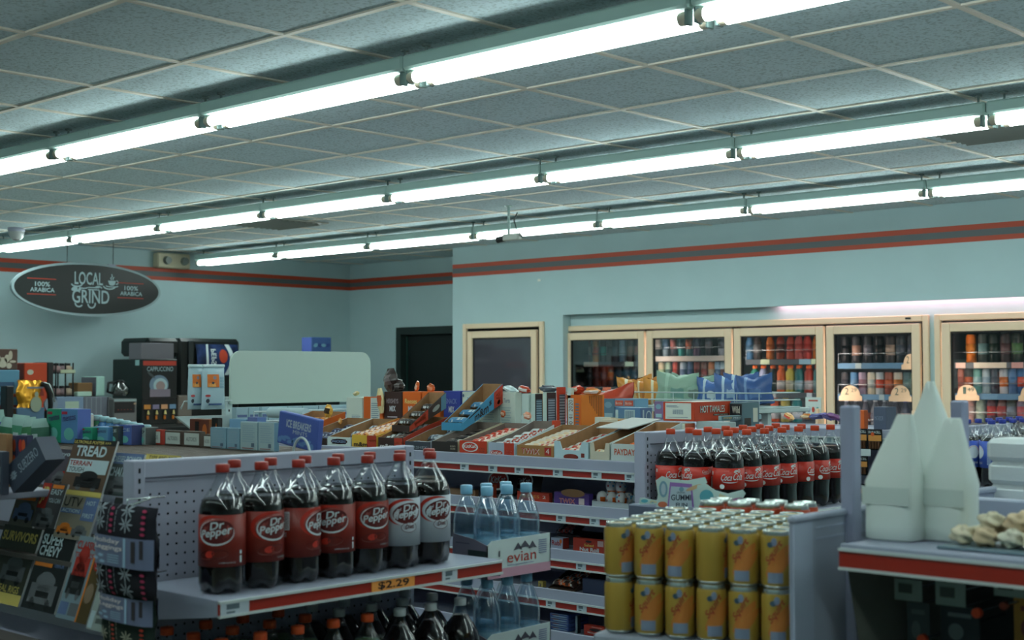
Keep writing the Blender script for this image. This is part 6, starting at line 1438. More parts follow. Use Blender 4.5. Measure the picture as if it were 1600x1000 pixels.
for a, b_, ra, rb in ((0.78, 0.7, 0.06, 0.22), (0.68, 0.55, 0.08, 0.18), (0.55, 0.35, 0.14, 0.25), (0.74, 0.2, 0.08, 0.14), (0.85, 0.4, 0.10, 0.06), (0.4, 0.5, 0.1, 0.2)): g.disc(F, a, b_, ra, rb, 0, 14, 1)
g.build('print', P1((190, 180, 160)), e[0])
# gold bag, curved chrome black tap, low picture carton, round white lid
bx_ = boxx('picture_carton', 'low blue and brown picture carton under the gold bag', 'box', 22, 26, 70, 637, CT, -9.95, cm(80, 110, 136), cm(90, 70, 50), dep=0.2)
zg = bx_[0].location.z+bx_[2]
p0 = at(26, 636, x=-10.0); p1 = at(64, 594, x=-10.0); W, H = p1.y-p0.y, p1.z-zg
e = empty('gold_bag', (-10.0, p0.y, zg), 'shiny gold foil bag with a pale figure print at far left', 'bag')
rn = random.Random(5); m = MB()
def gf(s): return lambda u, v: (s*0.05*((max(0, 4*u*(1-u)))**0.5)*((max(0, 1-v*v))**0.5)+rn.uniform(-0.008, 0.008), W*u+0.01*math.sin(9*v), H*v+rn.uniform(-0.004, 0.004))
m.grid(gf(1), 14, 14); m.grid(gf(-1), 14, 14); m.build('foil', mat('gold_foil', (226, 160, 50), 0.25, 0.6), e)
g = MB(); F = lambda a, b_: (0.062, a*W, b_*H); g.disc(F, 0.66, 0.48, 0.08, 0.10, 0, 14, 1); g.disc(F, 0.64, 0.12, 0.24, 0.28, 0, 16, 1); g.rect(F, 0.25, 0.70, 0.95, 0.76, 1); g.build('print', P1((140, 150, 130), (90, 100, 120)), e)
p = at(68, 600, x=-9.98); pz_ = at(73, 632, x=-9.98)
e = empty('dispenser_tap', (-9.98, p.y, CT), 'black curved dispenser arm with chrome edge beside the gold bag', 'dispenser'); h0 = p.z-CT
MB().tube([(0, -0.02, h0), (0, 0.02, h0-0.01), (0, 0.05, h0-0.07), (0, 0.06, h0-0.16), (0, 0.05, 0.01)], 0.02, n=10).build('arm', M_black, e)
MB().tube([(0.02, -0.01, h0+0.012), (0.02, 0.035, h0-0.0), (0.02, 0.072, h0-0.07), (0.02, 0.082, h0-0.14)], 0.006, n=6).build('chrome_edge', M_chrome, e)
p = at(78, 632, x=-10.0)
e = tag(MB().cyl((0, 0, 0), (0.02, 0, 0), 0.055, n=24).build('round_lid', cm(130, 146, 160), None, (-10.0, p.y, p.z)), 'round pale blue lid standing upright beside the dispenser arm', 'lid')
boxx('lid_holder', 'small dark holder carrying the round pale lid', 'holder', 72, 73, 84, 641, CT, -9.97, cm(50, 52, 52), dep=0.05)
o, W, H, D, F, S = boxx('black_display', 'black slim display stand at far left in front of the gold bag', 'display', 8, 10, 22, 603, CT, -9.85, M_black, dep=0.1)
# blue box on the wall shelf
zb_ = at(500, 552, x=-9.9).z
p0 = at(471, 550, x=-9.9)
e = empty('cabinet_shelf', (XL+0.01, at(455, 552, x=-10.9).y, zb_), 'dark cabinet with a flat top behind the blank header board', 'cabinet')
ye = at(528, 552, x=-9.9).y-e.location.y; ys_ = max(at(385, 552, x=-9.9).y, 7.95)-e.location.y
MB().box((0, ys_, -0.03), (1.42, ye, 0)).build('board', M_mach, e); MB().box((0.02, ys_+0.02, -(zb_)+0.0), (1.38, ye-0.02, -0.03)).build('cabinet', M_mach, e)
o, W, H, D, F, S = boxx('blue_carton', 'blue patterned carton standing above the blank header board', 'box', 471, 487, 518, 527, zb_, -9.95, cm(64, 96, 150), cm(90, 110, 190), dep=None)
g = MB(); 
for k in range(4): g.disc(F, 0.2+0.2*k, 0.5, 0.14, 0.10, k % 2, 10, 1, 1.0+k)
g.build('print', P1((120, 170, 190), (50, 70, 130)), o)
for a, b_, c, pt, lab, cf, cs in [(296, 326, 340, 655, 'brown box with orange and black print on the slatted top', (110, 60, 44), (150, 90, 50)), (330, 340, 347, 653, 'small black box beside the white rack post', (24, 26, 26), (40, 40, 40))]:
    gumbox(a, b_, c, pt, 690, lab, cf, cs, lambda f, f2, r: [('r', f, 0.3, 0.2, 0.5, 0.9, 0), ('e', f, 0.8, 0.5, 0.12, 0.3, 1)], P1((30, 26, 26), (200, 110, 50)), y=2.70)
# ================================================================== LOWER SHELVES OF THE CANDY UNIT
SY = GY0+0.03
def sb(a, b_, c, pt, lab, cf, cs=None, z=None, y=SY, name='candy_box', cat='box', items=None, mats=None, dep=None, ct=None, grp=None):
    o, W, H, D = boxpx(name, lab, cat, a, b_, c, pt, 0, y, cm(*cf), cm(*(cs or cf)), cm(*ct) if ct else None, grp, z0=z+0.001, dep=dep)
    if items: printon(o, 'print', items(fr(W, H), fr(W, H, 0.0014), rt(W, D, H)), mats)
    return o, W, H, D
z2, z3, z4, z5 = gz[1], gz[2], gz[3], zlast
DK = (60, 40, 34)
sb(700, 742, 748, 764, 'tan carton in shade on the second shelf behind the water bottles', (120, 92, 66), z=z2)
def tilt_round(px, py, y, lab, c1, c2, zz, s=0.07):
    p = at(px, py, y=y); W = s*1.9
    e = empty('candy_bag', (p.x-W/2, y, zz+0.001), lab, 'candy bag', None)
    m = MB()
    def fn(sg): return lambda u, v: (W*u, sg*0.02*((max(0, 4*u*(1-u)))**0.4)*((max(0, 4*v*(1-v)))**0.4), s*1.3*v)
    m.grid(fn(-1), 10, 8); m.grid(fn(1), 10, 8); b_ = m.build('pouch', cm(*c1, rough=0.3), e)
    f = lambda a, bb: (a*W, -0.0235, bb*s*1.3)
    g = MB(); g.disc(f, 0.45, 0.5, 0.36, 0.38, 0, 24, 1, 0.15); g.disc(lambda a, bb: (a*W, -0.0238, bb*s*1.3), 0.45, 0.5, 0.31, 0.31, 1, 24, 1, 0.15); g.text('KitKat', lambda a, bb: (a*W, -0.0243, bb*s*1.3), 0.2, 0.36, 0.5, 0.26, 0, bold=0.02, slope=0.1)
    g.build('print', P1((200, 206, 200), c2), e); e.rotation_euler = (-0.25, 0, 0); e.location.z += 0.003
    return e
tilt_round(783, 758, 4.10, 'black pouch with a white oval and red center on the second shelf', (30, 26, 26), (176, 50, 30), z2, 0.085)
tilt_round(822, 762, 4.14, 'black pouch with a brown oval on the second shelf', (34, 28, 26), (96, 50, 40), z2, 0.08)
sb(752, 770, 776, 757, 'orange-red carton behind the water bottle caps', (180, 66, 36), z=z2)
sb(806, 858, 862, 769, 'orange-red candy box left of the violet one', (176, 56, 34), (150, 50, 34), z=z2, items=lambda f, f2, r: [('t', 'REESES', f, 0.1, 0.4, 0.6, 0.3, 0)]+[('t', '2', f, 0.8, 0.4, 0.1, 0.3, 1)], mats=P1((206, 150, 70), (200, 200, 190)))
o, W, H, D = sb(863, 920, 927, 770, 'violet candy box with torn kraft front and red lettering', (78, 54, 120), (84, 60, 140), z=z2,
   items=lambda f, f2, r: [('e', f, 0.55, 0.98, 0.34, 0.34, 2), ('t', 'TWIX', f2, 0.16, 0.10, 0.46, 0.42, 0, 0.03), ('t', 'TWIX', lambda a, b_: (f2(a, b_)[0], -0.0019, f2(a, b_)[2]), 0.17, 0.13, 0.44, 0.38, 1, 0.0), ('r', f2, 0.72, 0.08, 0.88, 0.6, 0)], mats=P1((196, 180, 180), (170, 50, 50), (140, 104, 70)))
# foil eggs in a tray
p0 = at(925, 797, y=SY); p1 = at(982, 797, y=SY); We = p1.x-p0.x
e = empty('egg_tray', (p0.x, SY, z2+0.001), 'low white tray holding orange and white foil eggs', 'tray')
MB().box((0, 0, 0), (We, 0.003, 0.022)).box((0, 0.16, 0), (We, 0.163, 0.03)).box((0, 0.003, 0), (0.003, 0.16, 0.026)).box((We-0.003, 0.003, 0), (We, 0.16, 0.026)).box((0, 0, 0), (We, 0.163, 0.002)).build('tray_walls', cm(170, 180, 184), e)
me = None
eggs = [(0, 0, 0), (1, 0, 0), (2, 0, 0), (0, 1, 0), (1, 1, 0), (2, 1, 0), (0.6, 0.5, 1), (1.6, 0.5, 1)]
for i, (a, b_, l) in enumerate(eggs):
    R_ = 0.0215
    m = MB(); pr = [(R_*math.sin(PI*k/12)*(1-0.10*math.cos(PI*k/12)), R_*1.3*(1-math.cos(PI*k/12))) for k in range(13)]; pr[0] = (0, 0); pr[-1] = (0, R_*2.6)
    m.lathe(pr, n=20, mi=0)
    for k in range(len(m.m)):
        j = k//20; q = k % 20
        m.m[k] = 1 if j < 4 or (j < 7 and q in (2, 3, 4)) else (2 if (j, q) in ((6, 16), (7, 16), (7, 17), (8, 15), (6, 14), (8, 12)) else (3 if (j, q) in ((5, 18), (6, 11), (8, 18)) else 0))
    o = m.build('foil_egg', [cm(206, 208, 206, rough=0.25), cm(214, 96, 34, rough=0.25), cm(80, 150, 190), cm(180, 50, 50)], None,
                (p0.x+0.027+a*0.045, SY+0.028+b_*0.045, z2+0.004+l*0.044)); o.rotation_euler = (0, 0, -1.9+0.5*i)
    tag(o, 'orange and white foil egg, %s' % (['front row, left', 'front row, middle', 'front row, right', 'second row, left', 'second row, middle', 'second row, right', 'upper layer, left', 'upper layer, right'][i]), 'foil egg', 'foil eggs in the white tray')
for i, (a, b_, pt) in enumerate(((983, 1004, 784), (984, 1003, 774), (985, 1002, 764))):
    zz = z2 if i == 0 else zl_
    o, W, H, D = boxpx('foil_pack', 'silver-grey flat pack right of the foil eggs, %s' % ['lowest', 'middle', 'topmost'][i], 'candy pack', a, b_, b_+3, pt, 0, SY+0.01, cm(120, 140, 146, rough=0.3), cm(110, 120, 130), None, 'silver-grey flat packs', z0=zz+0.001, dep=0.12)
    zl_ = zz+0.001+H
# third shelf
sb(858, 879, 889, 840, 'pale box with red lettering and an orange dot', (160, 170, 190), (170, 56, 40), z=z3, items=lambda f, f2, r: [('t', 'Rubi', f, 0.1, 0.3, 0.75, 0.45, 0, 0.02), ('e', f2, 0.85, 0.7, 0.1, 0.2, 1)], mats=P1((160, 46, 40), (220, 110, 40)))
o, W, H, D = sb(892, 945, 947, 842, 'orange-red box with yellow and white lettering, third shelf', (170, 54, 36), z=z3, items=lambda f, f2, r: [('t', 'Salted', f, 0.36, 0.42, 0.30, 0.2, 0, 0.02), ('t', 'Nut Roll', f, 0.22, 0.06, 0.60, 0.3, 1, 0.03), ('e', f, 0.50, 0.80, 0.10, 0.09, 2), ('r', f, 0.78, 0.5, 0.96, 0.92, 3)], mats=P1((220, 190, 90), (190, 204, 206), (60, 40, 40), (196, 170, 170)))
for i in range(5):
    me_ = bar_mesh(0.10, 0.036, (34, 30, 32), (150, 60, 50), (120, 130, 134)); o = bpy.data.objects.new('candy_bar', me_); C.objects.link(o)
    p = at(872+3*i, 835, y=4.12+0.03*i); o.location = (p.x, 4.12+0.03*i, z3+0.04+0.006*i); o.rotation_euler = (0.2, 0, 0.05*i)
    tag(o, 'black and red foil bar above the orange dot box, %s' % ['frontmost', 'second', 'third', 'fourth', 'rearmost'][i], 'candy bar', 'black and red foil bars on the third shelf')
tag(MB().box((0, 0, 0), (0.12, 0.14, 0.039)).build('bar_carton', cm(50, 36, 34), None, (at(872, 835, y=4.11).x-0.005, 4.11, z3+0.0005)), 'dark carton under the black and red foil bars', 'box')
# fourth shelf
sb(838, 848, 850, 908, 'yellow box edge with a dark figure 2', (190, 170, 90), (170, 150, 80), z=z4, items=lambda f, f2, r: [('t', '2', f, 0.3, 0.15, 0.45, 0.5, 0, 0.03)], mats=P1((50, 44, 80)))
e, W, H = tray(856, 897, 920, 'low brown tray of orange and black bars on the fourth shelf', (80, 62, 48), (70, 56, 46), cm(60, 46, 38), 'orange and black bar', bars=((60, 40, 32), (206, 96, 34), (180, 180, 170)), nb=4, y=SY, zf=z4+0.001, dep=0.2, tilt=0.12, side=0.04, group='trays of candy bars')
sb(906, 944, 950, 905, 'slate blue box on the fourth shelf beside the brown tray', (50, 60, 84), (40, 46, 64), z=z4)
# fifth shelf
zz = z5
for i in range(4):
    o, W, H, D = boxpx('candy_box', 'blue box with pale wave print on the lowest shelf, %s in the stack' % ['lowest', 'second', 'third', 'topmost'][i], 'box', 859+i*0.4, 887+i*0.4, 893, 0, 0, SY+0.01, cm(70, 96, 150), cm(60, 80, 130), cm(80, 100, 150), 'stack of blue boxes', z0=zz+0.001, dep=0.12) if False else (None, 0, 0, 0)
    p0 = at(859, 960, y=SY); p1 = at(888, 960, y=SY); Wb, Hb_ = p1.x-p0.x, (at(870, 957, y=SY).z-z5-0.004)/4
    o = MB().box((0, 0, 0), (Wb, 0.12, Hb_-0.001), 0, 0.002).build('candy_box', cm(66, 88, 146), None, (p0.x, SY, zz+0.001))
    tag(o, 'blue box with pale wave print on the lowest shelf, %s in its stack' % ['lowest', 'second', 'third', 'topmost'][i], 'box', 'stack of blue boxes')
    f = lambda a, b_: (a*Wb, -0.001, b_*Hb_)
    printon(o, 'print', [('e', f, 0.55, 0.35, 0.4, 0.14, 0, 0.05), ('e', f, 0.3, 0.6, 0.22, 0.1, 1), ('r', f, 0.05, 0.82, 0.95, 0.95, 0)], P1((150, 180, 200), (120, 80, 70)))
    zz += Hb_
sb(895, 902, 906, 962, 'thin pale board edge between the blue stack and the red box', (120, 140, 150), (40, 50, 60), z=z5)
sb(908, 944, 950, 978, 'red box with a cut-out front on the lowest shelf', (176, 54, 36), z=z5, items=lambda f, f2, r: [('e', f, 0.6, 0.62, 0.32, 0.16, 0), ('t', 'Mounds', f, 0.2, 0.25, 0.6, 0.16, 1, 0.02), ('t', 'Almonds', f, 0.4, 0.84, 0.5, 0.1, 1)], mats=P1((40, 30, 30), (200, 190, 180)))

# ---- items at the left end of the candy unit
for a, b_, c, pt, lab, cf, cs in [(362, 385, 396, 655, 'small pale blue box at the left end of the candy deck', (110, 150, 180), (90, 130, 160)), (390, 402, 416, 652, 'small violet-blue box on the candy deck', (96, 110, 160), (90, 120, 170))]:
    boxpx('candy_box', lab, 'box', a, b_, c, pt, 0, 4.12, cm(*cf), cm(*cs), None, None, z0=gz[0]+0.045)
p = at(412, 652, y=4.36)
o = tag(MB().cyl((0, 0, 0.028), (0.26, 0.03, 0.028), 0.027, n=16).build('paper_roll', cm(170, 192, 196), None, (p.x, 4.40, RZ)), 'pale paper roll lying behind the orange candy tray', 'roll')

# ================================================================== WATER PACKS
WX, WY = -2.70, 2.80
x0w = at(712, 840, y=WY).x
y1w = at(860, 860, x=WX).y
wz0 = at(770, 905, x=WX).z; wzt = at(815, 838, x=WX).z
capz = at(800, 755, x=WX-0.045).z
def water_bottle():
    H, R = capz-wz0-0.006, 0.040
    e = empty('water_bottle', (0, 0, 0), 'x', 'bottle')
    pr = [(R*0.8, 0), (R, 0.008), (R, H*0.42), (R*0.96, H*0.45), (R, H*0.48), (R*0.98, H*0.60), (R*0.86, H*0.70), (R*0.62, H*0.80), (R*0.42, H*0.865), (0.014, H*0.89), (0.014, H*0.93)]
    MB().lathe(pr, n=26).build('shell', clear_mat('water_bottle_plastic', (0.80, 0.90, 0.96), 0.07, 0.75, 0.05, haze=0.10, hz=(120, 160, 185)), e)
    MB().lathe([(0.0165, H*0.895), (0.0175, H*0.90), (0.0175, H*0.99), (0.015, H), (0, H)], n=20).build('cap', cm(120, 176, 206, rough=0.3), e)
    lb = MB().lathe([(R*1.01, H*0.12), (R*1.01, H*0.42)], n=26).build('label', clear_mat('water_label', (0.8, 0.9, 0.95), 0.05, 0.3, 0.2, haze=0.55, hz=(130, 175, 200)), e)
    g = MB(); f = wrap(R*1.01, 0.2, 0.001); g.text('evian', f, -0.018, H*0.22, 0.036, 0.014, 0)
    for q in (-0.010, 0.001, 0.011): g.add([f(q-0.006, H*0.30), f(q+0.006, H*0.30), f(q, H*0.37)], [(0, 1, 2)], 1)
    g.rect(f, 0.030, H*0.2, 0.044, H*0.34, 0, 2)
    g.build('label_print', P1((190, 90, 120), (90, 110, 150)), lb)
    return e
wp = Proto(water_bottle())
def water_pack(zb, tier, lab):
    e = empty('water_carton', (x0w-0.012, WY, zb), lab, 'carton')
    Wx, Wy, Hh = WX-x0w+0.012, y1w-WY, wzt-wz0
    t = 0.003; Mc = cm(196, 210, 210); Mg = cm(120, 116, 132)
    # face to +x with print
    m = MB(); m.prism([(0.0, 0), (Wy, 0), (Wy, Hh), (0.02, Hh*0.97), (0.0, Hh*0.86)], lambda a, b_, d_: (Wx-d_, a, b_), t)
    fp = m.build('front_panel', Mc, e); F = lambda a, b_: (Wx+0.001, a*Wy, b_*Hh); F2 = lambda a, b_: (Wx+0.0016, a*Wy, b_*Hh)
    g = MB(); g.rect(F, 0.004, 0.0, 0.996, 0.24, 0); g.text('evian', F2, 0.30, 0.36, 0.46, 0.26, 1, bold=0.0)
    for a, b_, s in ((0.47, 0.66, 0.07), (0.58, 0.69, 0.09), (0.70, 0.66, 0.07)): g.add([F2(a-s, b_), F2(a+s*0.2, b_+0.03), F2(a+s, b_), F2(a+s*0.5, b_+0.10), F2(a, b_+0.2)], [(0, 1, 4), (1, 2, 3), (1, 3, 4)], 2)
    for k in range(7): g.rect(F2, 0.80, 0.50+k*0.055, 0.93, 0.53+k*0.055, 3)
    g.rect(F2, 0.17, 0.55, 0.19, 0.70, 2); g.rect(F2, 0.30, 0.29, 0.72, 0.31, 3); g.rect(F2, 0.1, 0.45, 0.25, 0.46, 3)
    g.build('carton_print', P1((196, 150, 168), (176, 60, 50), (80, 80, 92), (140, 150, 176)), fp)
    m = MB(); m.prism([(0, 0), (Wx, 0), (Wx, Hh*0.86), (Wx*0.62, Hh*1.0), (0, Hh*1.1)], lambda a, b_, d_: (a, d_, b_), t)
    sp = m.build('side_panel', Mg, e); g = MB(); g.rect(lambda a, b_: (a*Wx, -0.0008, b_*Hh), 0.45, 0.1, 0.98, 0.72, 0, 1); g.rect(lambda a, b_: (a*Wx, -0.0012, b_*Hh), 0.80, 0.2, 0.83, 0.5, 1); g.rect(lambda a, b_: (a*Wx, -0.0012, b_*Hh), 0.1, 0.86, 0.5, 0.89, 2)
    g.build('side_print', P1((40, 60, 60), (150, 170, 170), (90, 90, 110)), sp)
    MB().box((0, Wy-t, 0), (Wx, Wy, Hh)).build('back_panel', Mg, e); MB().box((0, t, 0), (t, Wy-t, Hh)).build('far_panel', Mg, e)
    MB().box((t, t, 0), (Wx-t, Wy-t, 0.002)).build('carton_floor', Mg, e)
    for c_ in range(2):
        for k in range(3):
            x = WX-0.046-c_*0.083; y = WY+0.047+k*0.0835
            wp.put((x, y, zb+0.003), CAM_A(x, y)+0.4*k-0.3, 'clear water bottle with pale blue cap in the %s carton, %s row, %s' % (tier, ['front', 'rear'][c_], nth(k, 3)), 'water bottles in the stacked cartons')
    return e
water_pack(wz0, 'upper', 'white water carton with red lettering and dark peaks, upper of two stacked')
zlow = wz0-(capz-wz0)-0.002
water_pack(zlow, 'lower', 'white water carton cut by the bottom edge, lower of two stacked')
tag(MB().box((x0w-0.014, WY, 0), (WX, y1w, zlow-0.001), 0, 0.003).build('display_base', cm(150, 160, 170)), 'plain board base under the stacked water cartons', 'display base')

# ================================================================== CANS, GUMMY BAGS
ctop = EYE-0.334; CH = 0.122; CR = 0.0328
pl_ = at(967, 815, z=ctop); pr2 = at(1213, 828, z=ctop)
ang = math.atan2(pr2.y-pl_.y, pr2.x-pl_.x); step = math.hypot(pr2.x-pl_.x, pr2.y-pl_.y)/5.0
CR = min(CR, step/2-0.0004)
ux, uy = math.cos(ang), math.sin(ang)
def soda_can():
    e = empty('soda_can', (0, 0, 0), 'x', 'can')
    b = MB().lathe([(CR*0.72, 0), (CR*0.82, 0.003), (CR, 0.012), (CR, CH-0.016), (CR*0.86, CH-0.005), (CR*0.84, CH-0.003)], n=26).build('body', mat('can_yellow', (178, 146, 64), 0.35, 0.25), e)
    MB().lathe([(CR*0.99, CH-0.0165), (CR*0.86, CH-0.004), (CR*0.87, CH-0.001), (CR*0.85, CH), (CR*0.80, CH-0.001), (CR*0.78, CH-0.005), (0, CH-0.005)], n=26).lathe([(CR*0.74, -0.0002), (CR*0.845, 0.003), (CR*0.93, 0.0075)], n=26).build('lid', mat('can_metal', (190, 200, 196), 0.25, 0.8), e)
    MB().disc(lambda a, b_: (a, b_, CH-0.0035), 0.008, 0, 0.008, 0.006, 0, 12, 1).disc(lambda a, b_: (a, b_, CH-0.003), -0.004, 0, 0.009, 0.005, 0, 12, 1).build('pull_tab', mat('tab_metal', (160, 170, 170), 0.3, 0.8), e)
    g = MB(); f = wrap(CR, 0, 0.0006); f2 = wrap(CR, 0, 0.001); f3 = wrap(CR, 0, 0.0014)
    g.disc(f, -0.002, 0.060, 0.012, 0.042, 0, 24, 2, -0.65); g.disc(f, 0.010, 0.052, 0.008, 0.034, 0, 20, 2, -0.7)
    g.text('Squirt', lambda a, b_: f2(-0.020+a*0.030-b_*0.010, 0.046+a*0.045+b_*0.018), 0, 0, 1, 1, 1, bold=0.02)
    g.disc(f2, -0.018, 0.094, 0.007, 0.006, 2, 14, 1); g.disc(f2, -0.010, 0.100, 0.006, 0.009, 3, 14, 1)
    g.rect(f2, -0.024, 0.014, 0.008, 0.036, 3, 4)
    for k in range(8): g.rect(f, 0.046, 0.02+k*0.011, 0.062, 0.026+k*0.011, 4, 2)
    g.rect(f, 0.070, 0.03, 0.078, 0.10, 4, 1); g.disc(f, 0.088, 0.05, 0.008, 0.022, 0, 14, 1)
    g.build('can_print', P1((196, 122, 56), (160, 60, 44), (60, 84, 100), (126, 140, 164), (150, 130, 60)), b)
    return e
cn = Proto(soda_can())
rots = [0.9, 0.2, -0.15, 1.7, 0.1, 0.15]
rots2 = [1.6, 0.15, 0.25, 0.45, 0.1, 0.3]
for lay in range(2):
    for j in range(6):
        for i in range(6):
            x = pl_.x+ux*step*i-uy*step*j; y = pl_.y+uy*step*i+ux*step*j
            r0 = (rots if lay == 0 else rots2)[i] if j == 0 else random.uniform(-3, 3)
            cn.put((x, y, ctop-CH*(lay+1)), CAM_A(x, y)+r0, 'yellow soda can in the %s layer of the block, %s row, %s' % (['upper', 'lower'][lay], ['front', 'second', 'third', 'fourth', 'fifth', 'rear'][j], nth(i, 6)), 'yellow soda cans stacked in a block')
# second pack behind, orange cans
oc = MB(); oc.lathe([(CR*0.8, 0), (CR, 0.01), (CR, CH-0.016), (CR*0.86, CH-0.005)], n=22, mi=0); oc.lathe([(CR*0.99, CH-0.0165), (CR*0.86, CH-0.002), (CR*0.84, CH), (CR*0.8, CH-0.004), (0, CH-0.004)], n=22, mi=1)
ocm = oc.build('soda_can', [cm(176, 70, 40, rough=0.3), mat('can_metal', (190, 200, 196))]).data
bpy.data.objects.remove([o for o in bpy.data.objects if o.data == ocm][0])
p9 = at(1112, 787, z=ctop+0.012); qr = p9.x/p9.y; NB = 0.455
sx = (qr*(pl_.y+ux*NB)-(pl_.x-uy*NB))/(ux-qr*uy)
p9 = Vector((pl_.x+ux*sx-uy*NB, pl_.y+uy*sx+ux*NB, ctop))
for j in range(2):
    for i in range(4):
        x = p9.x+ux*step*i-uy*step*j; y = p9.y+uy*step*i+ux*step*j
        o = bpy.data.objects.new('soda_can', ocm); C.objects.link(o); o.location = (x, y, ctop+0.012-CH)
        tag(o, 'orange soda can with silver lid behind the yellow block, %s row, %s' % (['front', 'rear'][j], nth(i, 4)), 'can', 'orange cans behind the yellow block')
x9, y9 = p9.x, p9.y
st = tag(MB().box((-0.04, -0.04, 0), (step*4-0.02, step*2-0.02, ctop+0.012-CH-0.0005), 0, 0.004).build('display_base', cm(110, 112, 126), None, (x9, y9, 0)), 'plain display base under the orange cans', 'display base'); st.rotation_euler = (0, 0, ang)
# stand under the yellow block
bs = MB().box((-0.045, -0.045, 0), (step*5+0.045, step*5+0.05, ctop-2*CH-0.0005), 0, 0.005).build('display_base', cm(150, 156, 170), None, (pl_.x, pl_.y, 0)); bs.rotation_euler = (0, 0, ang)
tag(bs, 'pale display base carrying the block of yellow cans', 'display base')
# gummy bag cards
def card(pxc, pt, pb, wpx, lab, kind, y):
    p = at(pxc, pb, y=y); top = at(pxc, pt, y=y); H = top.z-p.z; dpt = p.dot(FW) - Vector((0, 0, EYE)).dot(FW)
    W = wpx/FPX*dpt
    e = empty('gummy_bag', (p.x, p.y, p.z), lab, 'candy bag', None); e.rotation_euler = (0, 0, math.atan2(-p.y, -p.x)+PI/2+0.0)
    if kind == 0: pl = [(-0.5, 0), (0.5, 0), (0.46, 0.35), (0.36, 0.62), (0.5, 0.80), (0.46, 0.98), (0.28, 0.92), (0.1, 0.86), (-0.2, 0.90), (-0.38, 1.0), (-0.5, 0.86), (-0.46, 0.4)]
    else: pl = [(-0.5, 0), (0.45, 0), (0.42, 0.35), (0.5, 0.62), (0.44, 0.76), (0.15, 0.60), (-0.1, 0.72), (-0.28, 0.98), (-0.46, 0.92), (-0.5, 0.5)]
    MB().prism([(a*W*1.08, b_*H*1.04-0.0) for a, b_ in pl], lambda a, b_, d_: (a, d_, b_), 0.004).build('backing_card', cm(190, 214, 208), e)
    f = lambda a, b_: (a*W, -0.0012, b_*H); f2 = lambda a, b_: (a*W, -0.0018, b_*H); f3 = lambda a, b_: (a*W, -0.0024, b_*H)
    g = MB()
    if kind == 0:
        g.add([f(-0.30, 0), f(0.26, 0), f(0.22, 0.78), (f(-0.24, 0.84))], [(0, 1, 2, 3)], 3)
        g.add([f2(-0.27, 0), f2(0.22, 0), f2(0.19, 0.66), f2(-0.22, 0.70)], [(0, 1, 2, 3)], 4)
        g.text('GUMMI', f3, -0.22, 0.22, 0.42, 0.20, 0, bold=0.02); g.text('ORIGINAL', f3, -0.10, 0.46, 0.18, 0.06, 0); g.text('FUN', f3, -0.12, 0.0, 0.24, 0.14, 0, bold=0.02)
        g.disc(f3, 0.0, 0.60, 0.05, 0.08, 1, 14, 1); g.disc(f2, -0.38, 0.60, 0.09, 0.28, 1, 18, 1); g.disc(f3, -0.38, 0.6, 0.05, 0.2, 4, 14, 1); g.disc(f2, 0.38, 0.28, 0.09, 0.28, 5, 16, 1); g.disc(f3, 0.26, 0.66, 0.20, 0.06, 2, 16, 1, 0.6); g.disc(f2, -0.40, 0.08, 0.1, 0.1, 6, 12, 1)
    else:
        g.disc(f2, -0.30, 0.50, 0.15, 0.28, 5, 20, 1); g.add([f2(-0.1, 0.2), f2(0.34, 0.2), f2(0.28, 0.4), f2(-0.02, 0.62)], [(0, 1, 2, 3)], 7); g.disc(f3, 0.34, 0.38, 0.16, 0.07, 8, 16, 1, 0.5); g.disc(f3, 0.05, 0.28, 0.05, 0.09, 1, 12, 1)
    g.build('card_print', P1((50, 60, 76), (120, 160, 180), (206, 170, 130), (150, 110, 180), (176, 196, 206), (90, 170, 184), (196, 110, 80), (206, 200, 160), (160, 110, 150)), e)
    return e
gy = 3.30
c1_ = card(1065, 746, 792, 74, 'white die-cut gummy bag card lettered GUMMI', 0, gy)
c2_ = card(1126, 757, 795, 72, 'white die-cut card with a blue shape, right of the GUMMI card', 1, gy+0.03)
zz = min(c1_.location.z, c2_.location.z)
c3_ = card(1018, 782, 792, 36, 'low pale gummy bag with a pink corner left of the GUMMI card', 1, gy+0.01)
tag(MB().box((-0.30, -0.02, 0), (0.10, 0.10, zz-0.0015), 0, 0.004).build('display_base', cm(100, 110, 130), None, (c2_.location.x, gy, 0)), 'slim display base under the gummy bag cards', 'display base')
for q in (c1_, c2_, c3_): q.location.z = zz-0.0

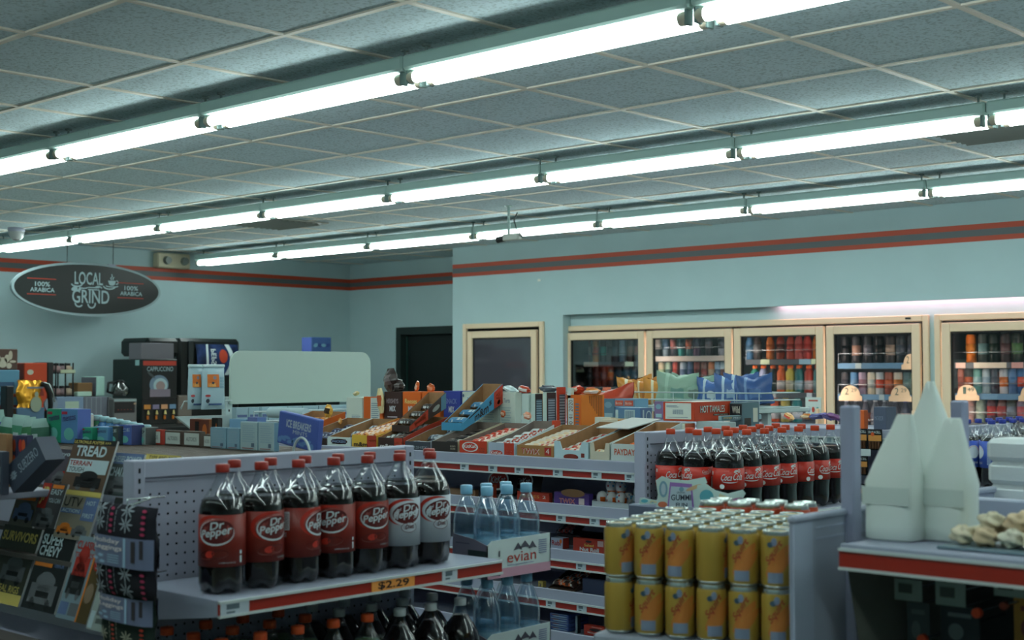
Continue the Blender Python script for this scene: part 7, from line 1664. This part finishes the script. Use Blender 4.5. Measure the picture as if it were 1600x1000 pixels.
# ================================================================== REAR UNIT: BATTERIES, PACKS
yb2 = G3Y0-0.018
for i, (a, b_, pt, pb, lab) in enumerate([(1334, 1355, 670, 702, 'upper battery blister left one, black and copper'), (1356, 1378, 671, 703, 'upper battery blister right one, black and copper'), (1334, 1356, 713, 742, 'middle battery blister partly behind the white wrapped cones'), (1334, 1352, 756, 782, 'lowest battery blister near the bottom of the gap')]):
    p0 = at(a, pb, y=yb2); p1 = at(b_, pt, y=yb2); W, H = p1.x-p0.x, p1.z-p0.z
    e = empty('battery_pack', (p0.x, yb2, p0.z), lab, 'battery pack', None)
    MB().box((0, 0, 0), (W, 0.003, H), 0).build('card', M_black, e)
    m = MB()
    for k in range(4): m.cyl((W*(0.2+0.2*k), -0.006, H*0.08), (W*(0.2+0.2*k), -0.006, H*0.42), 0.007, n=8)
    m.build('cells', mat('copper_cells', (90, 60, 40), 0.4, 0.4), e)
    f = lambda aa, bb: (aa*W, -0.001, bb*H); g = MB(); g.rect(f, 0.05, 0.44, 0.95, 0.72, 0); g.text('DURACELL', f, 0.06, 0.80, 0.86, 0.12, 1, bold=0.02); g.disc(lambda aa, bb: (aa*W, -0.0015, bb*H), 0.35, 0.76, 0.12, 0.1, 2, 10, 1)
    g.build('card_print', P1((200, 140, 70), (190, 200, 200), (210, 90, 40)), e)
    MB().cyl((W*0.5, 0.003, H*0.96), (W*0.5, 0.018, H*0.96), 0.003, n=6).build('hook', M_chrome, e)
for i, (a, b_) in enumerate(((1345, 1360),)):
    p0 = at(a, 712, y=yb2-0.03); p1 = at(b_, 702, y=yb2-0.03)
    e = empty('price_ticket', tuple(p0), 'pale price ticket on a hook between the battery packs', 'price ticket'); W, H = p1.x-p0.x, p1.z-p0.z
    MB().box((0, 0, 0), (W, 0.002, H)).build('ticket', M_tag, e); MB().cyl((W/2, 0.002, H/2), (W/2, 0.045, H/2), 0.003, n=6).build('hook', M_chrome, e)
zt3_ = g3top.z-0.029
boxpx('snack_box', 'orange box on the rear unit behind the grey post', 'box', 1333, 1350, 1356, 641, 0, G3Y0+0.03, cm(214, 100, 40), cm(190, 90, 40), None, None, z0=zt3_)
o, W, H, D = boxpx('snack_box', 'grey-blue box with faint lettering right of the orange box', 'box', 1357, 1384, 1400, 636, 0, G3Y0+0.04, cm(80, 90, 110), cm(76, 84, 100), None, None, z0=zt3_)
printon(o, 'print', [('t', 'MATADOR', fr(W, H), 0.1, 0.4, 0.7, 0.2, 0)], P1((130, 140, 160)))
boxpx('snack_box', 'dark grey flat box at the foot of the right cooler mullion', 'box', 1459, 1485, 1500, 640, 0, G3Y0+0.05, cm(70, 74, 90), cm(66, 70, 84), None, None, z0=zt3_) if False else None

# ================================================================== FOREGROUND SHELF UNIT
PX = -1.5
fg = empty('near_gondola', (PX, 2.45, 0), 'out-of-focus white shelf unit at lower right with two grey posts', 'store shelf')
zp = EYE-0.298
M_fg = mat('near_enamel', (158, 166, 184), 0.5)
m = MB().box((-0.010, 0.0, 0.0), (0.0, 1.1, zp), 0, 0.004).box((-0.012, -0.004, zp-0.012), (0.006, 1.1, zp+0.004), 0, 0.005)
m.build('end_panel', M_fg, fg)
m = MB()
for k in range(2): m.box((0.0, 0.09, zp-0.030-k*0.022), (0.0015, 1.0, zp-0.026-k*0.022))
m.box((0.0, 0.0, 0.0), (0.004, 0.075, zp-0.014))
m.build('panel_trim', cm(166, 176, 196), fg)
for yy, zt__ in ((2.665, at(1322, 634, x=PX).z), (3.20, at(1494, 626, x=PX).z)):
    MB().box((-0.012, yy-2.45, 0.05), (0.022, yy-2.45+0.034, zt__), 0, 0.004).build('post', mat('near_post', (150, 156, 180), 0.5), fg)
fz = at(1315, 850, y=2.5).z
fx0 = at(1315, 850, y=2.5).x
LX = 0.75-fx0
MB().box((fx0-PX, 0.05, fz-0.02), (LX, 0.60, fz), 0, 0.003).box((fx0-PX, 0.044, fz-0.045), (LX, 0.056, fz+0.002), 0, 0.002).build('shelf', M_deck, fg)
sh = [c for c in fg.children if c.name.startswith('shelf')][0]
strip_on(sh, lambda a, o_, zz: (fx0-PX+a, 0.043-o_, fz-0.046+zz), LX-(fx0-PX), 0.036, [])
MB().box((0.0, 0.62, 0.0), (LX, 0.66, fz+0.055), 0, 0.004).build('divider', M_fg, fg)
MB().box((0.0, 0.66, fz-0.02), (LX, 1.6, fz+0.0), 0, 0.003).build('rear_shelf', M_deck, fg)
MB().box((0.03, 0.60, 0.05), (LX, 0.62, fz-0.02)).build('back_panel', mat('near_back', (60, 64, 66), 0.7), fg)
m = MB(); m.add([(fx0-PX+0.002, 0.06, fz-0.02), (fx0-PX+0.002, 0.60, fz-0.02), (fx0-PX+0.002, 0.60, fz-0.6), (fx0-PX+0.002, 0.22, fz-0.6)], [(0, 1, 2, 3)])
m.build('side_bracket_or_shade', mat('near_bracket', (96, 100, 92), 0.6), fg)  # dark slant-edged sheet: the shadow under the shelf, put in as colour
MB().box((0.03, 0.08, 0.0), (LX, 0.60, 0.3), 0, 0.005).build('base', M_fg, fg)
MB().box((0.03, 0.22, fz-0.36), (LX, 0.60, fz-0.34)).build('lower_shelf', M_deck, fg)
# hanging tickets and packs below the shelf
for i, (a, b_, pt, pb) in enumerate(((1398, 1440, 908, 936), (1462, 1508, 913, 944), (1553, 1600, 905, 930))):
    yy = 2.64; p0 = at(a, pb, y=yy); p1 = at(b_, pt, y=yy); W, H = p1.x-p0.x, p1.z-p0.z
    e = empty('price_ticket', tuple(p0), 'pale price ticket in shade under the near shelf, %s' % nth(i, 3), 'price ticket')
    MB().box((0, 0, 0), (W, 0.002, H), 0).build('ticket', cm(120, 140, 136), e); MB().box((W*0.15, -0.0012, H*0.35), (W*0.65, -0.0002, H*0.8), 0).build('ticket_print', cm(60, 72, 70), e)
    MB().cyl((W/2, 0.002, H/2), (W/2, 3.05-yy, H/2), 0.003, n=6).build('hook', M_chrome, e)
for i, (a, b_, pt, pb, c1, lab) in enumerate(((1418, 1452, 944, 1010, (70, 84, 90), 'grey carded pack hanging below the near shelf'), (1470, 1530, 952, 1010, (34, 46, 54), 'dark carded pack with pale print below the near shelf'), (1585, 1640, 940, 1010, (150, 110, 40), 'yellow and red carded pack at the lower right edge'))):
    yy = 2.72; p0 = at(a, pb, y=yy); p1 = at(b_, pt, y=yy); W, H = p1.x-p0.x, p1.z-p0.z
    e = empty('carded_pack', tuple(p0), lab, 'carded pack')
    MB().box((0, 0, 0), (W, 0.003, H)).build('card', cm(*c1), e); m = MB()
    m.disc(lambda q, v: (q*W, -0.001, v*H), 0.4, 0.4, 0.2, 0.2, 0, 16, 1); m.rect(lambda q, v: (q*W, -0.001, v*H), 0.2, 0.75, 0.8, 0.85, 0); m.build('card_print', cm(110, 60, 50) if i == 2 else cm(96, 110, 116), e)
    MB().cyl((W/2, 0.002, H*0.96), (W/2, 3.05-yy, H*0.96), 0.003, n=6).build('hook', M_chrome, e)
for i, (px, py) in enumerate(((1444, 998), (1529, 957), (1571, 946))):
    yy = 2.66; p = at(px, py, y=yy)
    o = MB().cyl((0, 0, 0), (0, -0.012, 0), 0.010 if i < 2 else 0.008, n=14).cyl((0, 0.0, 0), (0, 3.05-yy, 0), 0.003, n=6, mi=1).build('hook_cap', [cm(206, 70, 34) if i < 2 else cm(130, 50, 34), M_chrome], None, tuple(p))
    tag(o, 'red-orange round cap on a hook end under the near shelf, %s' % nth(i, 3), 'hook cap', 'red hook caps')
# white tapered stacks (wrapped cones) on the shelf
M_cone = clear_mat('x', ) if False else mat('wrapped_white', (214, 224, 218), 0.5)
def cone(px0, px1, pxt, pbot, psh, ptop, y, lab, tw=0.02):
    p0 = at(px0, pbot, y=y); p1 = at(px1, pbot, y=y); W = p1.x-p0.x; zb = fz+0.0005
    hs = at(px0, psh, y=y).z-zb; ht = at(pxt, ptop, y=y).z-zb; xt = at(pxt, ptop, y=y).x-p0.x
    e = empty('cone_stack', (p0.x, y, zb), lab, 'cone stack'); D = 0.085
    def sec(z):
        if z <= hs: return 0, W, D
        q = (z-hs)/(ht-hs); w0 = xt-tw/2; w1 = xt+tw/2
        return w0*q, W+(w1-W)*q, D*(1-q)+0.012*q
    n = 20; prof = [0, 0.004, hs*0.25, hs*0.5, hs*0.75, hs, hs+(ht-hs)*0.25, hs+(ht-hs)*0.5, hs+(ht-hs)*0.75, ht*0.985, ht]
    rn = random.Random(int(px0)); m = MB(); vs = []
    for j, z in enumerate(prof):
        a, b_, dd = sec(z); cx = (a+b_)/2; rx = (b_-a)/2*(0.9 if j in (0, len(prof)-1) else 1); ry = dd/2*(0.9 if j in (0, len(prof)-1) else 1)
        for k in range(n):
            t = 2*PI*k/n; c_, s_ = math.cos(t), math.sin(t); ex = 0.55
            vs.append((cx+rx*math.copysign(abs(c_)**ex, c_)+rn.uniform(-1, 1)*0.0015, D/2+ry*math.copysign(abs(s_)**ex, s_)+rn.uniform(-1, 1)*0.0015, z))
    fs = [(j*n+k, j*n+(k+1) % n, (j+1)*n+(k+1) % n, (j+1)*n+k) for j in range(len(prof)-1) for k in range(n)]+[tuple(range(n-1, -1, -1)), tuple((len(prof)-1)*n+k for k in range(n))]
    m.add(vs, fs, 0, True)
    m.build('wrapped_body', M_cone, e)
    b2 = MB(); a, b_, dd = sec(hs*0.55)
    b2.box((0.004, -0.0015, hs*0.62), (W-0.004, 0.0, hs*0.92), 0).build('band', cm(194, 206, 200), e)
    MB().tube([(W*0.5, D*0.2, hs), (W*0.5+(xt-W*0.5)*0.5, D*0.34, (hs+ht)/2), (xt, D*0.46, ht)], 0.004).build('seam', M_cone, e)
    return e
cone(1345, 1424, 1399, 845, 752, 648, 2.60, 'white wrapped tapered stack at the left of the group of three', 0.034)
cone(1430, 1510, 1474, 842, 755, 654, 2.66, 'white wrapped tapered stack at the right of the group of three', 0.034)
cone(1384, 1496, 1440, 838, 738, 596, 2.77, 'tallest white wrapped tapered stack, rising behind the other two', 0.014)
# white foam stack at the right edge
p0 = at(1541, 795, y=3.42)
e = empty('foam_stack', (p0.x, 3.42, fz+0.0005), 'stack of white foam trays at the right edge', 'foam stack'); zz = 0.0
rn = random.Random(3); Hf = at(1570, 686, y=3.42).z-fz
for k in range(3):
    w0 = 0.15+rn.uniform(-0.003, 0.003); dz_ = Hf/3
    MB().box((rn.uniform(0, 0.004), 0, zz), (w0, 0.14, zz+dz_-0.0005), 0, 0.012).build('foam_tray', mat('foam_white', (206, 214, 214), 0.6, bump=0.3, vscale=60), e); zz += dz_
# clear tray of pastries with popcorn-like bumps
tx0 = at(1468, 852, y=2.57).x
tr = empty('pastry_tray', (tx0, 2.555, fz+0.0005), 'clear tray of rounded cream pastries on the near shelf', 'tray')
MB().box((0, 0, 0), (0.34, 0.20, 0.006), 0, 0.002).build('tray_base', cm(110, 130, 140, rough=0.3), tr)
rn = random.Random(11); k = 0
pos = [(0.03, 0.06, 0), (0.08, 0.05, 0), (0.13, 0.06, 0), (0.18, 0.05, 0), (0.23, 0.06, 0), (0.28, 0.05, 0), (0.05, 0.11, 0), (0.10, 0.11, 0), (0.15, 0.11, 0), (0.20, 0.11, 0), (0.25, 0.11, 0), (0.30, 0.11, 0), (0.08, 0.08, 1), (0.13, 0.085, 1), (0.19, 0.08, 1), (0.25, 0.085, 1), (0.14, 0.13, 1.2)]
for i, (a, b_, l) in enumerate(pos):
    m = MB(); R_ = 0.024; nn = 12
    def fn(u, v):
        t = 2*PI*u; q = PI*v; rr = R_*(1+0.20*math.sin(5*t+3*q)*math.sin(q)+0.16*math.sin(6*q+2*t))
        return (rr*math.sin(q)*math.cos(t), rr*math.sin(q)*math.sin(t), R_*0.72-rr*0.72*math.cos(q))
    m.grid(fn, 30, 16, 0)
    o = m.build('pastry', mat('pastry_cream_%d' % (i % 3), [(214, 204, 176), (206, 184, 150), (220, 216, 196)][i % 3], 0.7, var=0.15, vscale=30), None, (tx0+a, 2.555+b_, fz+0.008+l*0.028)); o.rotation_euler = (0, 0, i)
    tag(o, 'rounded cream pastry on the clear tray, %s' % (['front row', 'rear row', 'on top'][0 if i < 6 else (1 if i < 12 else 2)]+', '+nth(i if i < 6 else (i-6 if i < 12 else i-12), 6 if i < 12 else 5)), 'pastry', 'cream pastries on the clear tray')
